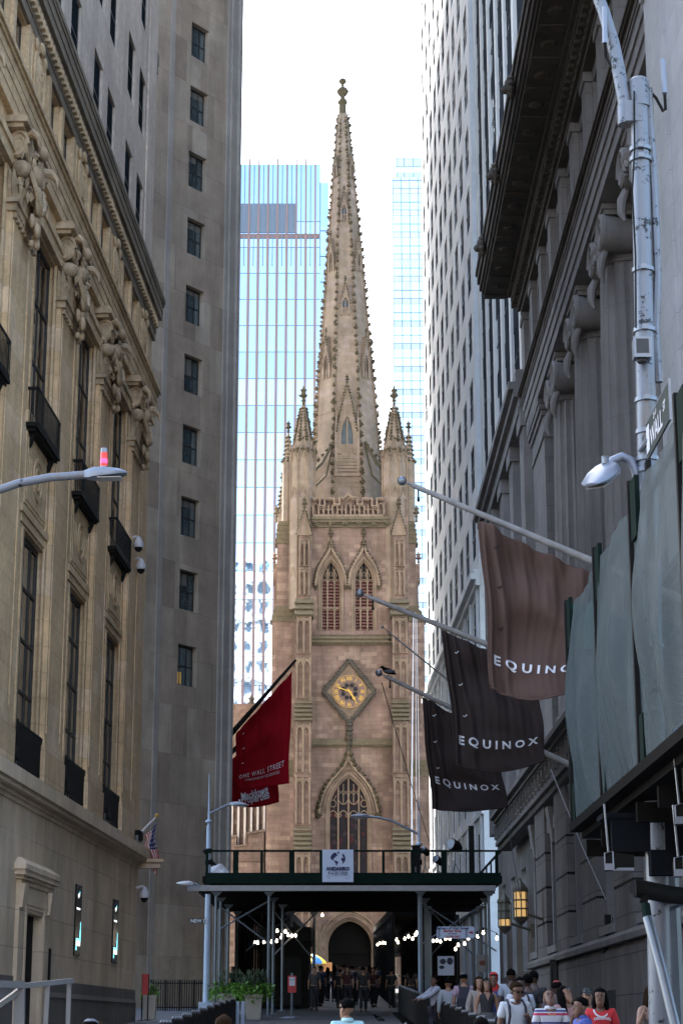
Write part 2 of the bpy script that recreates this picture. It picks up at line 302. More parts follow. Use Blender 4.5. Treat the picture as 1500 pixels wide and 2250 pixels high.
# ---------------------------------------------------------------- world, sun, camera
SUN_AZ, SUN_EL = 33.0, 40.0           # degrees left of the view down the street, degrees up
sd = Vector((-math.sin(R(SUN_AZ)) * math.cos(R(SUN_EL)), math.cos(R(SUN_AZ)) * math.cos(R(SUN_EL)), math.sin(R(SUN_EL))))
W = bpy.data.worlds.new('World'); S.world = W; W.use_nodes = True; nt = W.node_tree
sky = nt.nodes.new('ShaderNodeTexSky'); sky.sky_type = 'NISHITA'; sky.sun_disc = False; sky.sun_elevation = R(SUN_EL); sky.sun_rotation = R(-SUN_AZ)
sky.air_density = 1.1; sky.dust_density = 2.2; sky.ozone_density = 1.0; sky.altitude = 20
nt.links.new(sky.outputs[0], nt.nodes['Background'].inputs['Color']); nt.nodes['Background'].inputs['Strength'].default_value = .15
sl = bpy.data.lights.new('sun', 'SUN'); sl.energy = 4.0; sl.angle = R(.5); sl.color = (1, .95, .87)
so = bpy.data.objects.new('sun', sl); COL.objects.link(so); so.rotation_euler = (-sd).to_track_quat('-Z', 'Y').to_euler(); so.location = (0, 0, 200)
cam = bpy.data.cameras.new('camera'); cam.sensor_fit = 'VERTICAL'; cam.sensor_height = 36; cam.lens = F / 2250 * 36; cam.clip_end = 4000; cam.clip_start = .1
co = bpy.data.objects.new('camera', cam); COL.objects.link(co); co.location = (0, 0, EZ); co.rotation_euler = (math.pi/2 + TH, 0, 0); S.camera = co
S.view_settings.view_transform = 'Standard'; S.view_settings.look = 'None'; S.view_settings.gamma = 1; S.view_settings.use_curve_mapping = False
S.view_settings.exposure = 2.66
S.cycles.use_denoising = True; S.cycles.max_bounces = 8; S.cycles.diffuse_bounces = 4; S.cycles.glossy_bounces = 4; S.cycles.transparent_max_bounces = 12; S.cycles.sample_clamp_indirect = 6
# ---------------------------------------------------------------- ground
YS = [-160, -60, 12, 18, 25, 40, 60, 80, 100, 120, 145, 165, 200, 400, 1500]
def sheet(name, x0, x1, dz, mt, ys=YS, kind='structure'):
    b = MB()
    for p, q in zip(ys[:-1], ys[1:]):
        b.quad((x0(p),p,gz(p)+dz),(x1(p),p,gz(p)+dz),(x1(q),q,gz(q)+dz),(x0(q),q,gz(q)+dz))
    return tag(b.build(name, mt), kind=kind)
sheet('ground', lambda y: -900, lambda y: 900, -.02, M['asphalt'])
sheet('road', lambda y: -3.6, lambda y: 2.6, 0.0, M['asphalt'], YS[:-3])
def walk(name, x0, x1, side):
    b = MB(); ys = YS[1:-5]
    for p, q in zip(ys[:-1], ys[1:]):
        b.quad((x0,p,gz(p)+.13),(x1,p,gz(p)+.13),(x1,q,gz(q)+.13),(x0,q,gz(q)+.13), m=0)
        e, i = (x1, x1 - .2) if side > 0 else (x0, x0 + .2)
        b.quad((e,p,gz(p)-.01),(e,q,gz(q)-.01),(e,q,gz(q)+.13),(e,p,gz(p)+.13), m=1)
        b.quad((e,p,gz(p)+.134),(i,p,gz(p)+.134),(i,q,gz(q)+.134),(e,q,gz(q)+.134), m=1)
    return tag(b.build(name, [M['paver'], M['kerb']]), kind='structure')
walk('pavement', -12, -3.6, 1); walk('pavement', 2.6, 8, -1)
# ================================================================ left: pale stone exchange building
def frame_T(x0, k, side):
    "facade frame (t along the street, n out of the wall, z up) -> world"
    c = math.cos(math.atan(k)); s_ = math.sin(math.atan(k))
    nx, ny = (c, -s_) if side > 0 else (-c, s_)
    return Matrix(((k, nx, 0, x0), (1, ny, 0, 0), (0, 0, 1, 0), (0, 0, 0, 1)))
LT = frame_T(-9.0, .0414, 1) @ Matrix.Diagonal((1, .42, 1, 1))
LTC = frame_T(-9.0, .0414, 1) @ Matrix.Translation((0, 0, -.6)) @ Matrix.Diagonal((1, .66, 1, 1))
ex = thing('exchange_building', 'warm tan stone exchange building with scrolled pilaster capitals and tall dark windows', 'building', LT @ Vector((63.4, 0, gz(63))))
TE = 61.5
PIL = [34.05, 39.9, 45.8, 51.7, 57.6]; BAY = [37.6, 43.45, 49.35, 55.25]
def shade(f, T, a0, a1, z0, z1, n, m): b = MB(T); b.box(a0, a1, n, n+.004, z0, z1); b.build('blind', m, f)
def lwin(name, a0, a1, z0, z1, n, nx, nz, parent, T, fm=M['winframe'], gm=M['win'], fw=.09, dep=.07):
    b = MB(T); b.box(a0, a0+fw, n-dep, n, z0, z1); b.box(a1-fw, a1, n-dep, n, z0, z1); b.box(a0+fw, a1-fw, n-dep, n, z0, z0+fw); b.box(a0+fw, a1-fw, n-dep, n, z1-fw, z1)
    for i in range(1, nx): c = a0 + (a1-a0)*i/nx; b.box(c-.03, c+.03, n-dep+.01, n-.01, z0+fw, z1-fw)
    for j in range(1, nz): c = z0 + (z1-z0)*j/nz; b.box(a0+fw, a1-fw, n-dep+.014, n-.006, c-.035, c+.035)
    f = b.build(name, fm, parent)
    g = MB(T); g.box(a0+fw*.5, a1-fw*.5, n-dep+.02, n-dep+.04, z0+fw*.5, z1-fw*.5); g.build('pane', gm, f)
    return f
# --- base storey
b = MB(LT); door = (44.02, 45.85, .2, 4.03)
b.wall(33, TE, .2, 6.42, [door], 0, .34); 
b.quad((TE,0,.2),(TE,-14,.2),(TE,-14,6.42),(TE,0,6.42))
b.build('base_wall', M['lime_base'], ex)
b = MB(LT)
for a0, a1 in ((33, 43.1), (46.75, TE)):
    b.box(a0, a1, .002, .10, .1, 2.22); b.taper((a0,.002), (a1,.16), 2.22, (a0,.002), (a1,.08), 2.34); b.box(a0, a1, .0, .07, 2.34, 2.62)
b.box(TE+.002, TE+.1, -14, .1, .1, 2.22); b.build('plinth', M['lime_dark'], ex)
b = MB(LT)                                          # ledge course over the base
b.box(33, TE+.10, .002, .10, 6.36, 6.46); b.box(33, TE+.2, .002, .26, 6.46, 6.56); b.box(33, TE+.34, .002, .62, 6.56, 6.66); b.box(33, TE+.40, .002, .8, 6.66, 6.98); b.taper((33,.0),(TE+.4,.8),6.98,(33,0),(TE+.2,.5),7.04)
b.build('ledge_course', M['lime_base'], ex)
# --- door with its stone surround and hood
b = MB(LT)
b.box(43.15, 44.0, .002, .22, .2, 4.03); b.box(45.87, 46.72, .002, .22, .2, 4.03); b.box(43.15, 46.72, .002, .22, 4.03, 4.62)
for q in (.10, .2): b.ribbon([(44.02-q, .2), (44.02-q, 4.03+q), (45.85+q, 4.03+q), (45.85+q, .2)], .07, .22, .27)
b.box(43.5, 46.4, .22, .26, 4.2, 4.5)
b.box(43.15, 46.72, .002, .30, 4.62, 4.72); b.box(43.05, 46.82, .002, .42, 4.72, 4.80); b.box(42.92, 46.95, .002, .56, 4.80, 4.92); b.box(42.85, 47.02, .002, .62, 4.92, 5.04); b.taper((42.85,0),(47.02,.62),5.04,(43.2,0),(46.7,.2),5.2)
for a in (43.3, 46.55): b.taper((a-.16,.22),(a+.16,.36),4.1,(a-.18,.22),(a+.18,.5),4.62)
db = b.build('door_surround', M['lime_base'], ex)
b = MB(LT); b.box(44.02, 45.85, -.36, -.3, .2, 4.03); 
for a in (44.1, 45.0): b.box(a, a+.78, -.3, -.27, .5, 3.0); b.box(a, a+.78, -.3, -.27, 3.15, 3.9)
dd = b.build('door', M['iron'], ex); b = MB(LT); b.box(44.92, 44.96, -.27, -.20, 1.9, 2.5); b.build('handle', M['steel'], dd)
b = MB(LT); b.box(46.95, 47.12, .09, .2, 2.55, 3.35); b.box(46.97, 47.1, .2, .215, 2.6, 3.3); b.build('door_plaque', M['iron'], ex)
# --- main storeys: wall with window openings
ops = []
HW = 1.2
for c in BAY: ops += [(c-HW, c+HW, 7.75, 12.55), (c-HW, c+HW, 15.35, 19.9)]
for c in BAY: ops += [(c-.5+k*1.8, c-.5+k*1.8+1.25, 22.52, 24.1) for k in (0, 1)]
b = MB(LT); b.wall(33, TE, 7.04, 25.0, ops, 0, .45); b.quad((TE,0,7.04),(TE,-14,7.04),(TE,-14,25),(TE,0,25));
b.build('main_wall', M['lime'], ex)
for c in BAY:                                        # spandrel panel between the window rows, lintels, sill mouldings
    b = MB(LT); b.box(c-1.6, c+1.6, .002, .10, 12.62, 12.82); b.box(c-1.75, c+1.75, .002, .2, 12.82, 13.0); b.box(c-1.35, c+1.35, .002, .07, 13.12, 14.85)
    b.ribbon([(c-1.2, 13.25), (c+1.2, 13.25), (c+1.2, 14.7), (c-1.2, 14.7)], .07, .07, .11, closed=True)
    ring = [(c+.48*math.cos(t*math.pi/8), 14.0+.48*math.sin(t*math.pi/8)) for t in range(16)]
    b.ribbon(ring, .1, .07, .15, closed=True); b.ribbon([(x*.55+c*.45, z*.55+14.0*.45) for x, z in ring], .08, .07, .14, closed=True)
    for q in (-1, 1):
        for k in range(3): b.box(c+q*(.7+.14*k)-.03, c+q*(.7+.14*k)+.03, .07, .1, 13.7, 14.3)
    b.box(c-1.5, c+1.5, .002, .15, 15.0, 15.3); b.box(c-1.62, c+1.62, .002, .34, 19.95, 20.25); b.box(c-1.75, c+1.75, .002, .46, 20.25, 20.42)
    for k in range(5): b.box(c-1.1+k*.55, c-1.0+k*.55, .002, .03, 20.5, 21.05)
    for q in (-1.38, 1.24): b.box(c+q, c+q+.14, .002, .08, 7.75, 12.55); b.box(c+q, c+q+.14, .002, .08, 15.35, 19.9)
    b.build('window_surround', M['lime_smooth'], ex)
for c in BAY[1:] + BAY[:1]:
    lwin('tall_window', c-HW, c+HW, 7.75, 12.55, -.32, 3, 4, ex, LT, fw=.14, dep=.12)
    lwin('upper_window', c-HW, c+HW, 15.35, 19.9, -.32, 2, 3, ex, LT, fw=.12, dep=.1)
    for k in (0, 1): lwin('attic_window', c-.5+k*1.8, c+.75+k*1.8, 22.52, 24.1, -.28, 1, 2, ex, LT)
    # upper balcony
    b = MB(LT); b.box(c-1.45, c+1.45, .0, .62, 14.90, 15.0); b.box(c-1.35, c+1.35, 0, .5, 14.82, 14.90)
    for q in (-1, 1): b.taper((c+q*1.1-.1,.0),(c+q*1.1+.1,.12),14.5,(c+q*1.1-.1,.0),(c+q*1.1+.1,.4),14.82)
    ba = b.build('balcony', M['iron'], ex)
    b = MB(LT)
    for z in (15.02, 15.80): b.box(c-1.42, c+1.42, .55, .6, z, z+.07)
    for k in range(25): a = c-1.4+k*2.8/24; b.box(a-.018, a+.018, .56, .59, 15.0, 15.82)
    for q in (-1.42, 1.36): b.box(c+q, c+q+.06, .02, .6, 15.80, 15.87); [b.box(c+q+.01, c+q+.05, .1+.12*k, .13+.12*k, 15.0, 15.82) for k in range(4)]
    b.build('railing', M['iron'], ba)
    # low balconet on the ledge
    b = MB(LT)
    for z in (7.12, 7.98): b.box(c-1.6, c+1.6, .30, .36, z, z+.08)
    for k in range(27): a = c-1.56+k*3.12/26; b.box(a-.03, a+.03, .31, .35, 7.15, 8.0)
    for q in (-1.6, 1.52): b.box(c+q, c+q+.08, .28, .38, 7.02, 8.1)
    b.box(c-1.5, c+1.5, .22, .26, 7.06, 7.95); b.build('balconet', M['iron'], ex)
# --- pilasters with their capitals
def volute(b, c, ax, r, d):
    "spiral scroll disc; ax = 'n' faces the street, 't' faces along it"
    pts = []
    for i in range(34):
        a = i * .42; q = r * (1 - i/38)
        u, w = q*math.cos(a), q*math.sin(a)
        pts.append((c[0]+u, c[1], c[2]+w) if ax == 'n' else (c[0], c[1]+u, c[2]+w))
    b.tube(pts, [r*.2*(1-i/70) for i in range(34)], 6)
    b.ell(c, r*.92 if ax == 'n' else d*.2, d*.2 if ax == 'n' else r*.92, r*.92, 12, 5)
for c in PIL[1:] + PIL[:1]:
    b = MB(LT); w = 1.05
    b.box(c-w, c+w, .002, .42, 8.05, 18.86); b.box(c-w-.22, c+w+.22, .001, .14, 7.9, 19.9)
    for z0, z1, q, n in ((7.04, 7.75, .22, .62), (7.75, 7.9, .16, .55), (7.9, 8.05, .08, .49)): b.box(c-w-q, c+w+q, .003, n, z0, z1)
    for a in (c-.86, c+.86): b.box(a-.07, a+.07, .42, .47, 8.2, 18.7)
    p = b.build('pilaster', M['lime'], ex)
    b = MB(LTC)
    b.box(c-w-.06, c+w+.06, .0, .42, 19.45, 19.62); b.box(c-w-.14, c+w+.14, .0, .50, 19.62, 19.72)
    for k in range(9): a = c-w+.05+k*.26; b.box(a, a+.15, .26, .40, 19.32, 19.45)
    b.box(c-w+.10, c+w-.10, .0, .30, 19.72, 21.4)
    for k in range(7):                                # leaves round the bell
        a = c - .9 + k*.3; b.tube([(a,.32,19.74),(a,.38,20.1),(a,.50,20.38),(a,.60,20.34)], [.12,.14,.10,.03], 6)
    for k in range(3): b.tube([(c-w+.06,.02+k*.14,19.74),(c-w-.02,.02+k*.14,20.1),(c-w-.16,.02+k*.14,20.38)], [.10,.12,.04], 6)
    for q in (-1, 1):
        volute(b, (c+q*.74, .62, 21.05), 'n', .36, .16); volute(b, (c+q*1.02, .36, 21.05), 't', .34, .16)
        b.ell((c+q*.98, .48, 20.48), .22, .34, .20)
        b.tube([(c+q*.9,.6,21.28),(c+q*1.05,.85,21.3),(c+q*1.12,1.05,21.15),(c+q*1.1,1.08,20.95)], [.10,.12,.09,.03], 7)   # corner leaf beak
        b.tube([(c+q*.8,.62,20.7),(c+q*.5,.82,20.25),(c+q*.2,.90,19.95),(c,.88,19.85)], [.07,.10,.11,.09], 7)
    b.ell((c,.66,20.75), .30,.24,.26); b.ell((c,.86,21.3), .24,.2,.17)
    for k in range(30): b.blob((c+rnd.uniform(-.8,.8), .5+rnd.uniform(0,.3), rnd.uniform(19.9,21.2)), rnd.uniform(.08,.15))
    for k in range(16): b.blob((c-1.02, rnd.uniform(.05,.5), rnd.uniform(19.9,20.8)), rnd.uniform(.06,.12))
    for k, (z, r) in enumerate(((20.3,.24),(19.98,.27),(19.66,.24),(19.36,.19),(19.12,.12))):    # hanging garland of discs
        b.ell((c+.12*(-1)**k, .74+.08*(k%2), z), r, .12, r); b.ell((c-.18*(-1)**k, .66, z-.08), r*.75, .1, r*.75)
    b.box(c-w-.20, c+w+.20, .0, .56, 21.38, 21.48); b.box(c-w-.28, c+w+.28, .0, .72, 21.48, 21.62); b.box(c-w-.18, c+w+.18, .0, .62, 21.62, 21.72)
    b.build('capital', M['lime_cap'], p, smooth=True)
# --- entablature, attic pilaster strips, cartouches, main cornice
b = MB(LT)
for z0, z1, n in ((21.12, 21.42, .34), (21.42, 21.72, .38), (21.72, 21.95, .44), (21.95, 22.18, .48), (22.18, 22.28, .6), (22.28, 22.40, .74), (22.40, 22.48, .6)): b.box(33, TE+n*.5, .002, n, z0, z1)
b.build('entablature', M['lime_smooth'], ex)
for c in BAY:
    for a in (c-.68, c+1.02, c+2.72): b = MB(LT); b.box(a-.14, a+.14, .002, .2, 22.48, 24.3); b.build('attic_strip', M['lime_smooth'], ex)
for c in PIL: b = MB(LT); b.box(c+.5, c+2.4, .002, .14, 22.48, 24.3); b.box(c+.67, c+2.23, .14, .2, 22.6, 24.2); b.build('attic_panel', M['lime_smooth'], ex)
b = MB(LT); e = [24.3, 24.42, 24.52]
for z0, z1, n in ((24.15, 24.42, .22), (24.42, 24.52, .28), (24.78, 24.98, .44), (24.98, 25.24, .66), (25.24, 25.5, .72), (25.5, 25.62, .80), (25.62, 25.78, .86)): b.box(33, TE+n*.6, .002, n, z0, z1)
b.box(33, TE+.2, .002, .26, 24.52, 24.78); b.taper((33,0),(TE+.6,.86),25.78,(33,0),(TE+.1,.2),26.0)
for k in range(130): a = 24 + k*.31; (b.box(a, a+.17, .26, .55, 24.54, 24.77, m=1) if 33 < a < TE else None)
cn = b.build('cornice', [M['lime_dark'], M['lime_smooth']], ex)
cn.data.materials[0] = stone('weathered_cornice_stone', (.26,.215,.16), (.24,.20,.15), (.2,.16,.12), 2.8, 3.0, .006, .6, .3, jm=0)
for c in [q + 1.45 for q in PIL]:
    b = MB(LT)
    b.ell((c,.22,23.25), .46,.14,.68, 14, 8); b.ell((c,.3,23.25), .30,.1,.48, 12, 6)
    ring = [(c+.6*math.cos(t*math.pi/10), 23.25+.82*math.sin(t*math.pi/10)) for t in range(20)]
    b.ribbon(ring, .14, .2, .32, closed=True)
    for q in (-1, 1): b.ell((c+q*.5,.28,24.0), .16,.12,.16); b.ell((c+q*.5,.28,22.6), .13,.1,.13); b.ell((c+q*.62,.26,23.3), .09,.1,.3)
    b.ell((c,.34,24.12), .24,.16,.16)
    for k in range(9): b.blob((c+rnd.uniform(-.22,.22), .39, 23.25+rnd.uniform(-.36,.36)), .09)
    b.build('cartouche', M['lime_smooth'], ex, smooth=True)
# --- plain upper storeys
UW = []
for row in range(4):
    z0 = 26.45 + row*3.82
    for c in (37.4, 39.8, 43.3, 45.7, 49.25, 51.6, 55.1, 57.5): UW.append((c, c+1.4, z0, z0+2.1))
b = MB(LT); b.wall(33, TE-.5, 25.9, 42, UW, -.15, .3); b.quad((TE-.5,-.15,25.9),(TE-.5,-14,25.9),(TE-.5,-14,42),(TE-.5,-.15,42)); b.quad((33,0,.2),(33,-14,.2),(33,-14,42),(33,0,42))
b.quad((33,-.15,42),(TE-.5,-.15,42),(TE-.5,-14,42),(33,-14,42))
b.box(TE-2.2, TE-.5, -.149, -.03, 26.1, 42)
b.build('upper_wall', M['lime_up'], ex)
for o in UW[:40]: lwin('upper_storey_window', *o, -.34, 1, 2, ex, LT, gm=M['win_flat'])
b = MB(LT)
for z0, z1, n in ((33.6, 33.9, .25), (33.9, 34.3, .5), (34.3, 34.7, .8), (34.7, 35.1, 1.0)): b.box(TE-.498, TE-.5+n, -9, -.2, z0, z1)
b.build('side_cornice', M['lime_dark'], ex)
# --- small fixtures on the exchange building
def floodlight(t):
    o = thing('floodlight', 'small black floodlight box', 'floodlight', LT @ Vector((t, .3, 7.04)), 'floodlights along the stone ledge')
    b = MB(LT); b.box(t-.3, t+.3, .12, .5, 7.16, 7.46); b.box(t-.26, t+.26, .5, .56, 7.2, 7.42); b.build('housing', M['iron'], o)
    b = MB(LT); b.box(t-.05, t+.05, .2, .4, 7.0, 7.17); b.box(t-.34, t-.3, .2, .4, 7.05, 7.3); b.box(t+.3, t+.34, .2, .4, 7.05, 7.3); b.build('bracket', M['steel'], o)
    return o
for t, l in ((41.5, 'black floodlight on the stone ledge, farthest from the building corner'), (47.9, 'black floodlight on the ledge between the first and second dark balconets'), (54.2, 'black floodlight on the ledge between the second and third dark balconets'), (60.9, 'black floodlight on the ledge at the building corner beside the small striped flag')):
    floodlight(min(t, 60.6))['label'] = l
M['screen'] = mat('black_screen', (.006,.006,.007), .25)
M['cyan'] = mat('screen_cyan_light', (.02,.05,.06), .5, emit=(.18,.75,.85), es=.42); M['swhite'] = mat('screen_white_light', (.05,.05,.05), .5, emit=(.75,.85,.8), es=.35)
def screen(t0, t1, lab):
    o = thing('display_screen', lab, 'screen', LT @ Vector(((t0+t1)/2, 0, 3.3)), 'vertical display screens on the stone base')
    w = t1 - t0; b = MB(LT); b.box(t0, t1, .002, .10, 3.32, 5.12); b.build('case', M['screen'], o)
    X = lambda u: t0 + u*w; Z = lambda v: 3.32 + v*1.8
    b = MB(LT)
    def q(u0, u1, v0, v1, m=0): b.box(X(u0), X(u1), .10, .108, Z(v0), Z(v1), m)
    q(.18,.9,.20,.24); q(.18,.9,.135,.20,1); q(.18,.30,.07,.135); q(.80,.92,.20,.36); q(.86,.92,.36,.48); q(.55,.62,.885,.905)
    b.add([(X(.28),.108,Z(.83)),(X(.55),.108,Z(.83)),(X(.60),.108,Z(.88)),(X(.30),.108,Z(.87))], [(0,1,2,3)], 1); q(.33,.45,.81,.82,1)
    b.build('picture', [M['cyan'], M['swhite']], o)
    b = MB(LT); q(.13,.72,.645,.672); b.build('caption', M['swhite'], o)
screen(50.5, 51.35, 'black vertical display with cyan stripe, nearer the doorway'); screen(56.7, 57.6, 'black vertical display with cyan stripe, nearer the building corner')
def dome_cam(t, n, z, lab, arm=.45, T=frame_T(-9.0, .0414, 1), wall=0.0):
    o = thing('dome_camera', lab, 'camera', T @ Vector((t, n, z)), 'dome security cameras on the stone building')
    b = MB(T); b.tube([(t,wall,z+.28),(t,n-.1,z+.34),(t,n,z+.30)], [.05,.04,.04], 8); b.lathe((t,n,z), [(.02,.32),(.06,.30),(.10,.22),(.15,.12),(.16,.0),(.15,-.02)], 14); b.build('housing', M['letter'], o, smooth=True)
    b = MB(T); b.ell((t,n,z-.03), .12,.12,.13, 12, 8); b.build('lens_dome', M['iron'], o, smooth='all')
dome_cam(57.4, .36, 15.85, 'white dome camera beside the upper balcony, higher of the pair', wall=.1); dome_cam(58.0, .36, 15.30, 'white dome camera beside the upper balcony, lower of the pair', wall=.1)
dome_cam(61.2, .28, 5.45, 'white dome camera on the corner below the small striped flag')
# ================================================================ left: grey-brown tower behind (round-cornered)
OA = Vector((-5.18, 84, 0))
OT = Matrix(((.6, .8, 0, OA.x), (.8, -.6, 0, OA.y), (0, 0, 1, 0), (0, 0, 0, 1)))
ow = thing('limestone_tower', 'grey brown limestone tower with one column of sash windows', 'building', (OA.x-2, OA.y, gz(84)))
wz = [15.75 + .0 + 3.33*k for k in range(12)]
WO = [(-3.15, -1.9, z, z+1.78) for z in wz]
b = MB(OT); b.wall(-7.5, 0, 1.5, 88, WO, 0, .42)
b.build('chamfer_wall', M['onewall'], ow)
b = MB(OT)                                            # stepped ribs at the far end of the chamfer and at the folded left side
for a0, a1, n in ((-.55, -.30, .06), (-.30, -.08, .14), (-.08, .14, .10), (.14, .30, .26)): b.box(a0, a1, -.3, n, 1.5, 88)
for a0, a1, n in ((-4.62, -4.3, .04),): b.box(a0, a1, -.3, n, 1.5, 88)
b.build('ribs', M['onewall_rib'], ow)
b = MB()
c4 = OT @ Vector((-7.5, 0, 0)); xa = OA.x+.18
b.quad((c4.x,c4.y,1),(c4.x,c4.y,88),(-16,c4.y-1.2,88),(-16,c4.y-1.2,1)); b.quad((-16,c4.y-1.2,1),(-16,c4.y-1.2,88),(-45,c4.y-2,88),(-45,c4.y-2,1))
wx = OA.x + .1; WX = lambda y: wx - .08*(y-84)
for k in range(18):                                   # Wall Street side: vertical folds
    y0 = 84.2 + k*3.6; b.box(WX(y0)-.9, WX(y0)-.1, y0, y0+1.5, 1.5, 88); b.box(WX(y0)-.9, WX(y0)-.3, y0+1.5, y0+3.6, 1.5, 88)
b.quad((-45,c4.y-2,88),(c4.x,c4.y,88),(wx,84.2,88),(WX(150),150,88),(-45,150,88)); b.quad((-45,c4.y-2,1),(-45,c4.y-2,88),(-45,150,88),(-45,150,1))
b.build('street_wall', M['bounce_rib'], ow)  # unseen side, made paler than the tower to bounce light across the street
M['blindm'] = mat('window_blind', (.16,.155,.14), .9, var=.2); M['warmroom'] = mat('lit_room_curtain', (.30,.19,.06), .9, emit=(1,.62,.18), es=.03)
wr = random.Random(5)
for i, o in enumerate(WO):
    f = lwin('sash_window', o[0], o[1], o[2], o[3], -.26, 3, 2, ow, OT, gm=(M['win_sky'], M['win_sky2'], M['win_sky'])[i % 3], fw=.07, dep=.06)
    h = wr.choice((0, .3, .55, .8, .2)); w0 = wr.choice((0, 0, .42, .1)); 
    if i == 0: shade(f, OT, o[0]+.08, o[0]+.55, o[2]+.1, o[2]+.62, -.276, M['warmroom'])
    elif h: shade(f, OT, o[0]+.08+w0, o[1]-.08-wr.choice((0,.4,.0)), o[3]-.08-h, o[3]-.08, -.276, M['blindm'])
b = MB(Matrix(((1,0,0,0),(0,1,0,150),(0,0,1,0),(0,0,0,1)))); ops = [(-44+3.1*i, -42.3+3.1*i, 20+4.0*j, 22.5+4.0*j) for i in range(11) for j in range(18)]
b.wall(-45, WX(150), 1, 88, ops, 0, .5)                 # sunlit back towards the churchyard, mirrored in the glass tower
for j in range(0, 19, 3): b.box(-45.3, WX(150)+.1, .002, .7, 18.4+4*j, 19.1+4*j)
for o in ops: b.quad((o[0],-.45,o[2]),(o[1],-.45,o[2]),(o[1],-.45,o[3]),(o[0],-.45,o[3]), m=1)
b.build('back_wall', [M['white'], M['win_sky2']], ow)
# unseen masses added around the viewer to block low sky light
for x0, x1, y0, y1, h, lab in ((-40, -13, -46, 8, 16, 'unseen low light-blocking mass across the crossing behind the viewer'), (10, 40, -52, 10, 11, 'unseen low light-blocking mass beside the viewer'), (-60, 60, -130, -100, 70, 'unseen tall light-blocking mass far behind the viewer')):
    o = thing('light_blocker', lab, 'building', ((x0+x1)/2, y1, 0)); b = MB(); b.box(x0, x1, y0, y1, 0, h-1.5)
    b.box(x0-.5, x1+.5, y0-.5, y1+.5, h-1.5, h-.6); b.build('wall', M['pav'], o); b = MB(); b.box(x0+.3, x1-.3, y0+.3, y1-.3, h-.6, h); b.build('roof', M['lime_dark'], o)
    e = x1 if x1 < 0 else x0; sgn = 1 if x1 < 0 else -1
    if y0 > -100:
        for j in range(5): a = y0 + 5 + j*8.5; w = MB(); w.box(min(e, e+sgn*.05), max(e, e+sgn*.05), a, a+3, 5, h-6); w.build('window', M['win'], o)
# ================================================================ right: colonnaded bank, its low wing, tower above
BT = frame_T(7.0, 0.0, -1)
bk = thing('bank_building', 'grey stone bank with fluted scroll-capital columns and a deep dark cornice', 'building', (7.0, 55, gz(55)))
EB = 69.5; COLS = [37.4, 43.4, 49.45, 55.45, 61.4]; BTC = BT @ Matrix.Translation((0, -1.0, .66))
b = MB(BT)                                            # rusticated base with tall slots between the piers
bops = [(c-1.0, c+1.0, 4.0, 7.6) for c in (36.1, 42.4, 48.8, 55.2, 61.6, 67.4)] + [(c-.75, c+.75, .3, 2.35) for c in (48.2, 36.5)]
b.wall(34, EB, .2, 8.5, bops, 0, .8); b.quad((EB,0,.2),(EB,-12,.2),(EB,-12,8.5),(EB,0,8.5))
b.build('base_wall', M['bank_base'], bk)
for c in (39.3, 45.7, 52.1, 58.5, 64.6):
    b = MB(BT) 
    b.box(c-1.55, c+1.55, .002, .38, 3.7, 8.5)
    for z in (4.75, 5.85, 6.95): b.box(c-1.56, c+1.56, .381, .384, z, z+.07, m=1); [b.box(c+q, c+q+.003, .0, .38, z, z+.07, m=1) for q in (-1.553, 1.55)]
    b.build('base_pier', [M['bank_base'], M['iron']], bk)
for c in (36.1, 42.4, 48.8, 55.2, 61.6, 67.4):
    b = MB(BT); b.box(c-1.35, c-1.0, .002, .2, 4.0, 7.6); b.box(c+1.0, c+1.35, .002, .2, 4.0, 7.6); b.box(c-1.5, c+1.5, .002, .3, 7.6, 8.0); b.taper((c-.3,.0),(c+.3,.3),7.2,(c-.45,0),(c+.45,.46),8.3)
    b.box(c-1.25, c+1.25, .002, .42, 3.76, 3.98)
    b.build('window_surround', M['bank_smooth'], bk)
b = MB(BT); b.box(34, EB+.1, .002, .42, .2, 3.3); b.taper((34,.0),(EB+.1,.42),3.3,(34,0),(EB,.28),3.46); b.box(34, EB+.06, .002, .5, 3.46, 3.6); b.taper((34,0),(EB+.06,.5),3.6,(34,0),(EB,.39),3.72)
for c in (36.5, 48.2, 61.0): b.box(c-.8, c+.8, .42, .424, .9, 2.4, m=1)
b.build('plinth', [M['bank_base'], M['dark']], bk)
for c in (36.1, 42.4, 48.8, 55.2, 61.6, 67.4): lwin('base_window', c-1.0, c+1.0, 4.0, 7.6, -.6, 2, 3, bk, BT)
def greek(b, t0, t1, z, n, h=.7, st=1.1):
    k = t0
    while k < t1:
        b.ribbon([(k,z),(k,z+h),(k+st*.8,z+h),(k+st*.8,z+.22*h),(k+st*.35,z+.22*h),(k+st*.35,z+.6*h)], .09, n, n+.05); k += st
b = MB(BT)
for z0, z1, n in ((8.5, 8.68, .5), (8.68, 8.84, .64), (8.84, 9.62, .56), (9.62, 9.74, .7), (9.74, 9.9, .88), (9.9, 10.02, .8)): b.box(34, 80, .002, n, z0, z1)
greek(b, 36, 80, 8.9, .56); b.build('key_pattern_band', M['bank_base'], bk)
b = MB(BT)                                            # recessed wall behind the columns with the big windows
big = [(c-1.5, c+1.5, 10.6, 21.5) for c in (40.4, 46.4, 52.4, 58.4, 63.8)]
b.wall(34, EB, 10.02, 24, big, -2.15, .3); b.box(34, EB, -2.15, 0, 10.0, 10.02)
b.build('recessed_wall', M['bank'], bk)
for o in big: lwin('tall_window', *o, -2.35, 3, 6, bk, BT, fw=.16, dep=.1)
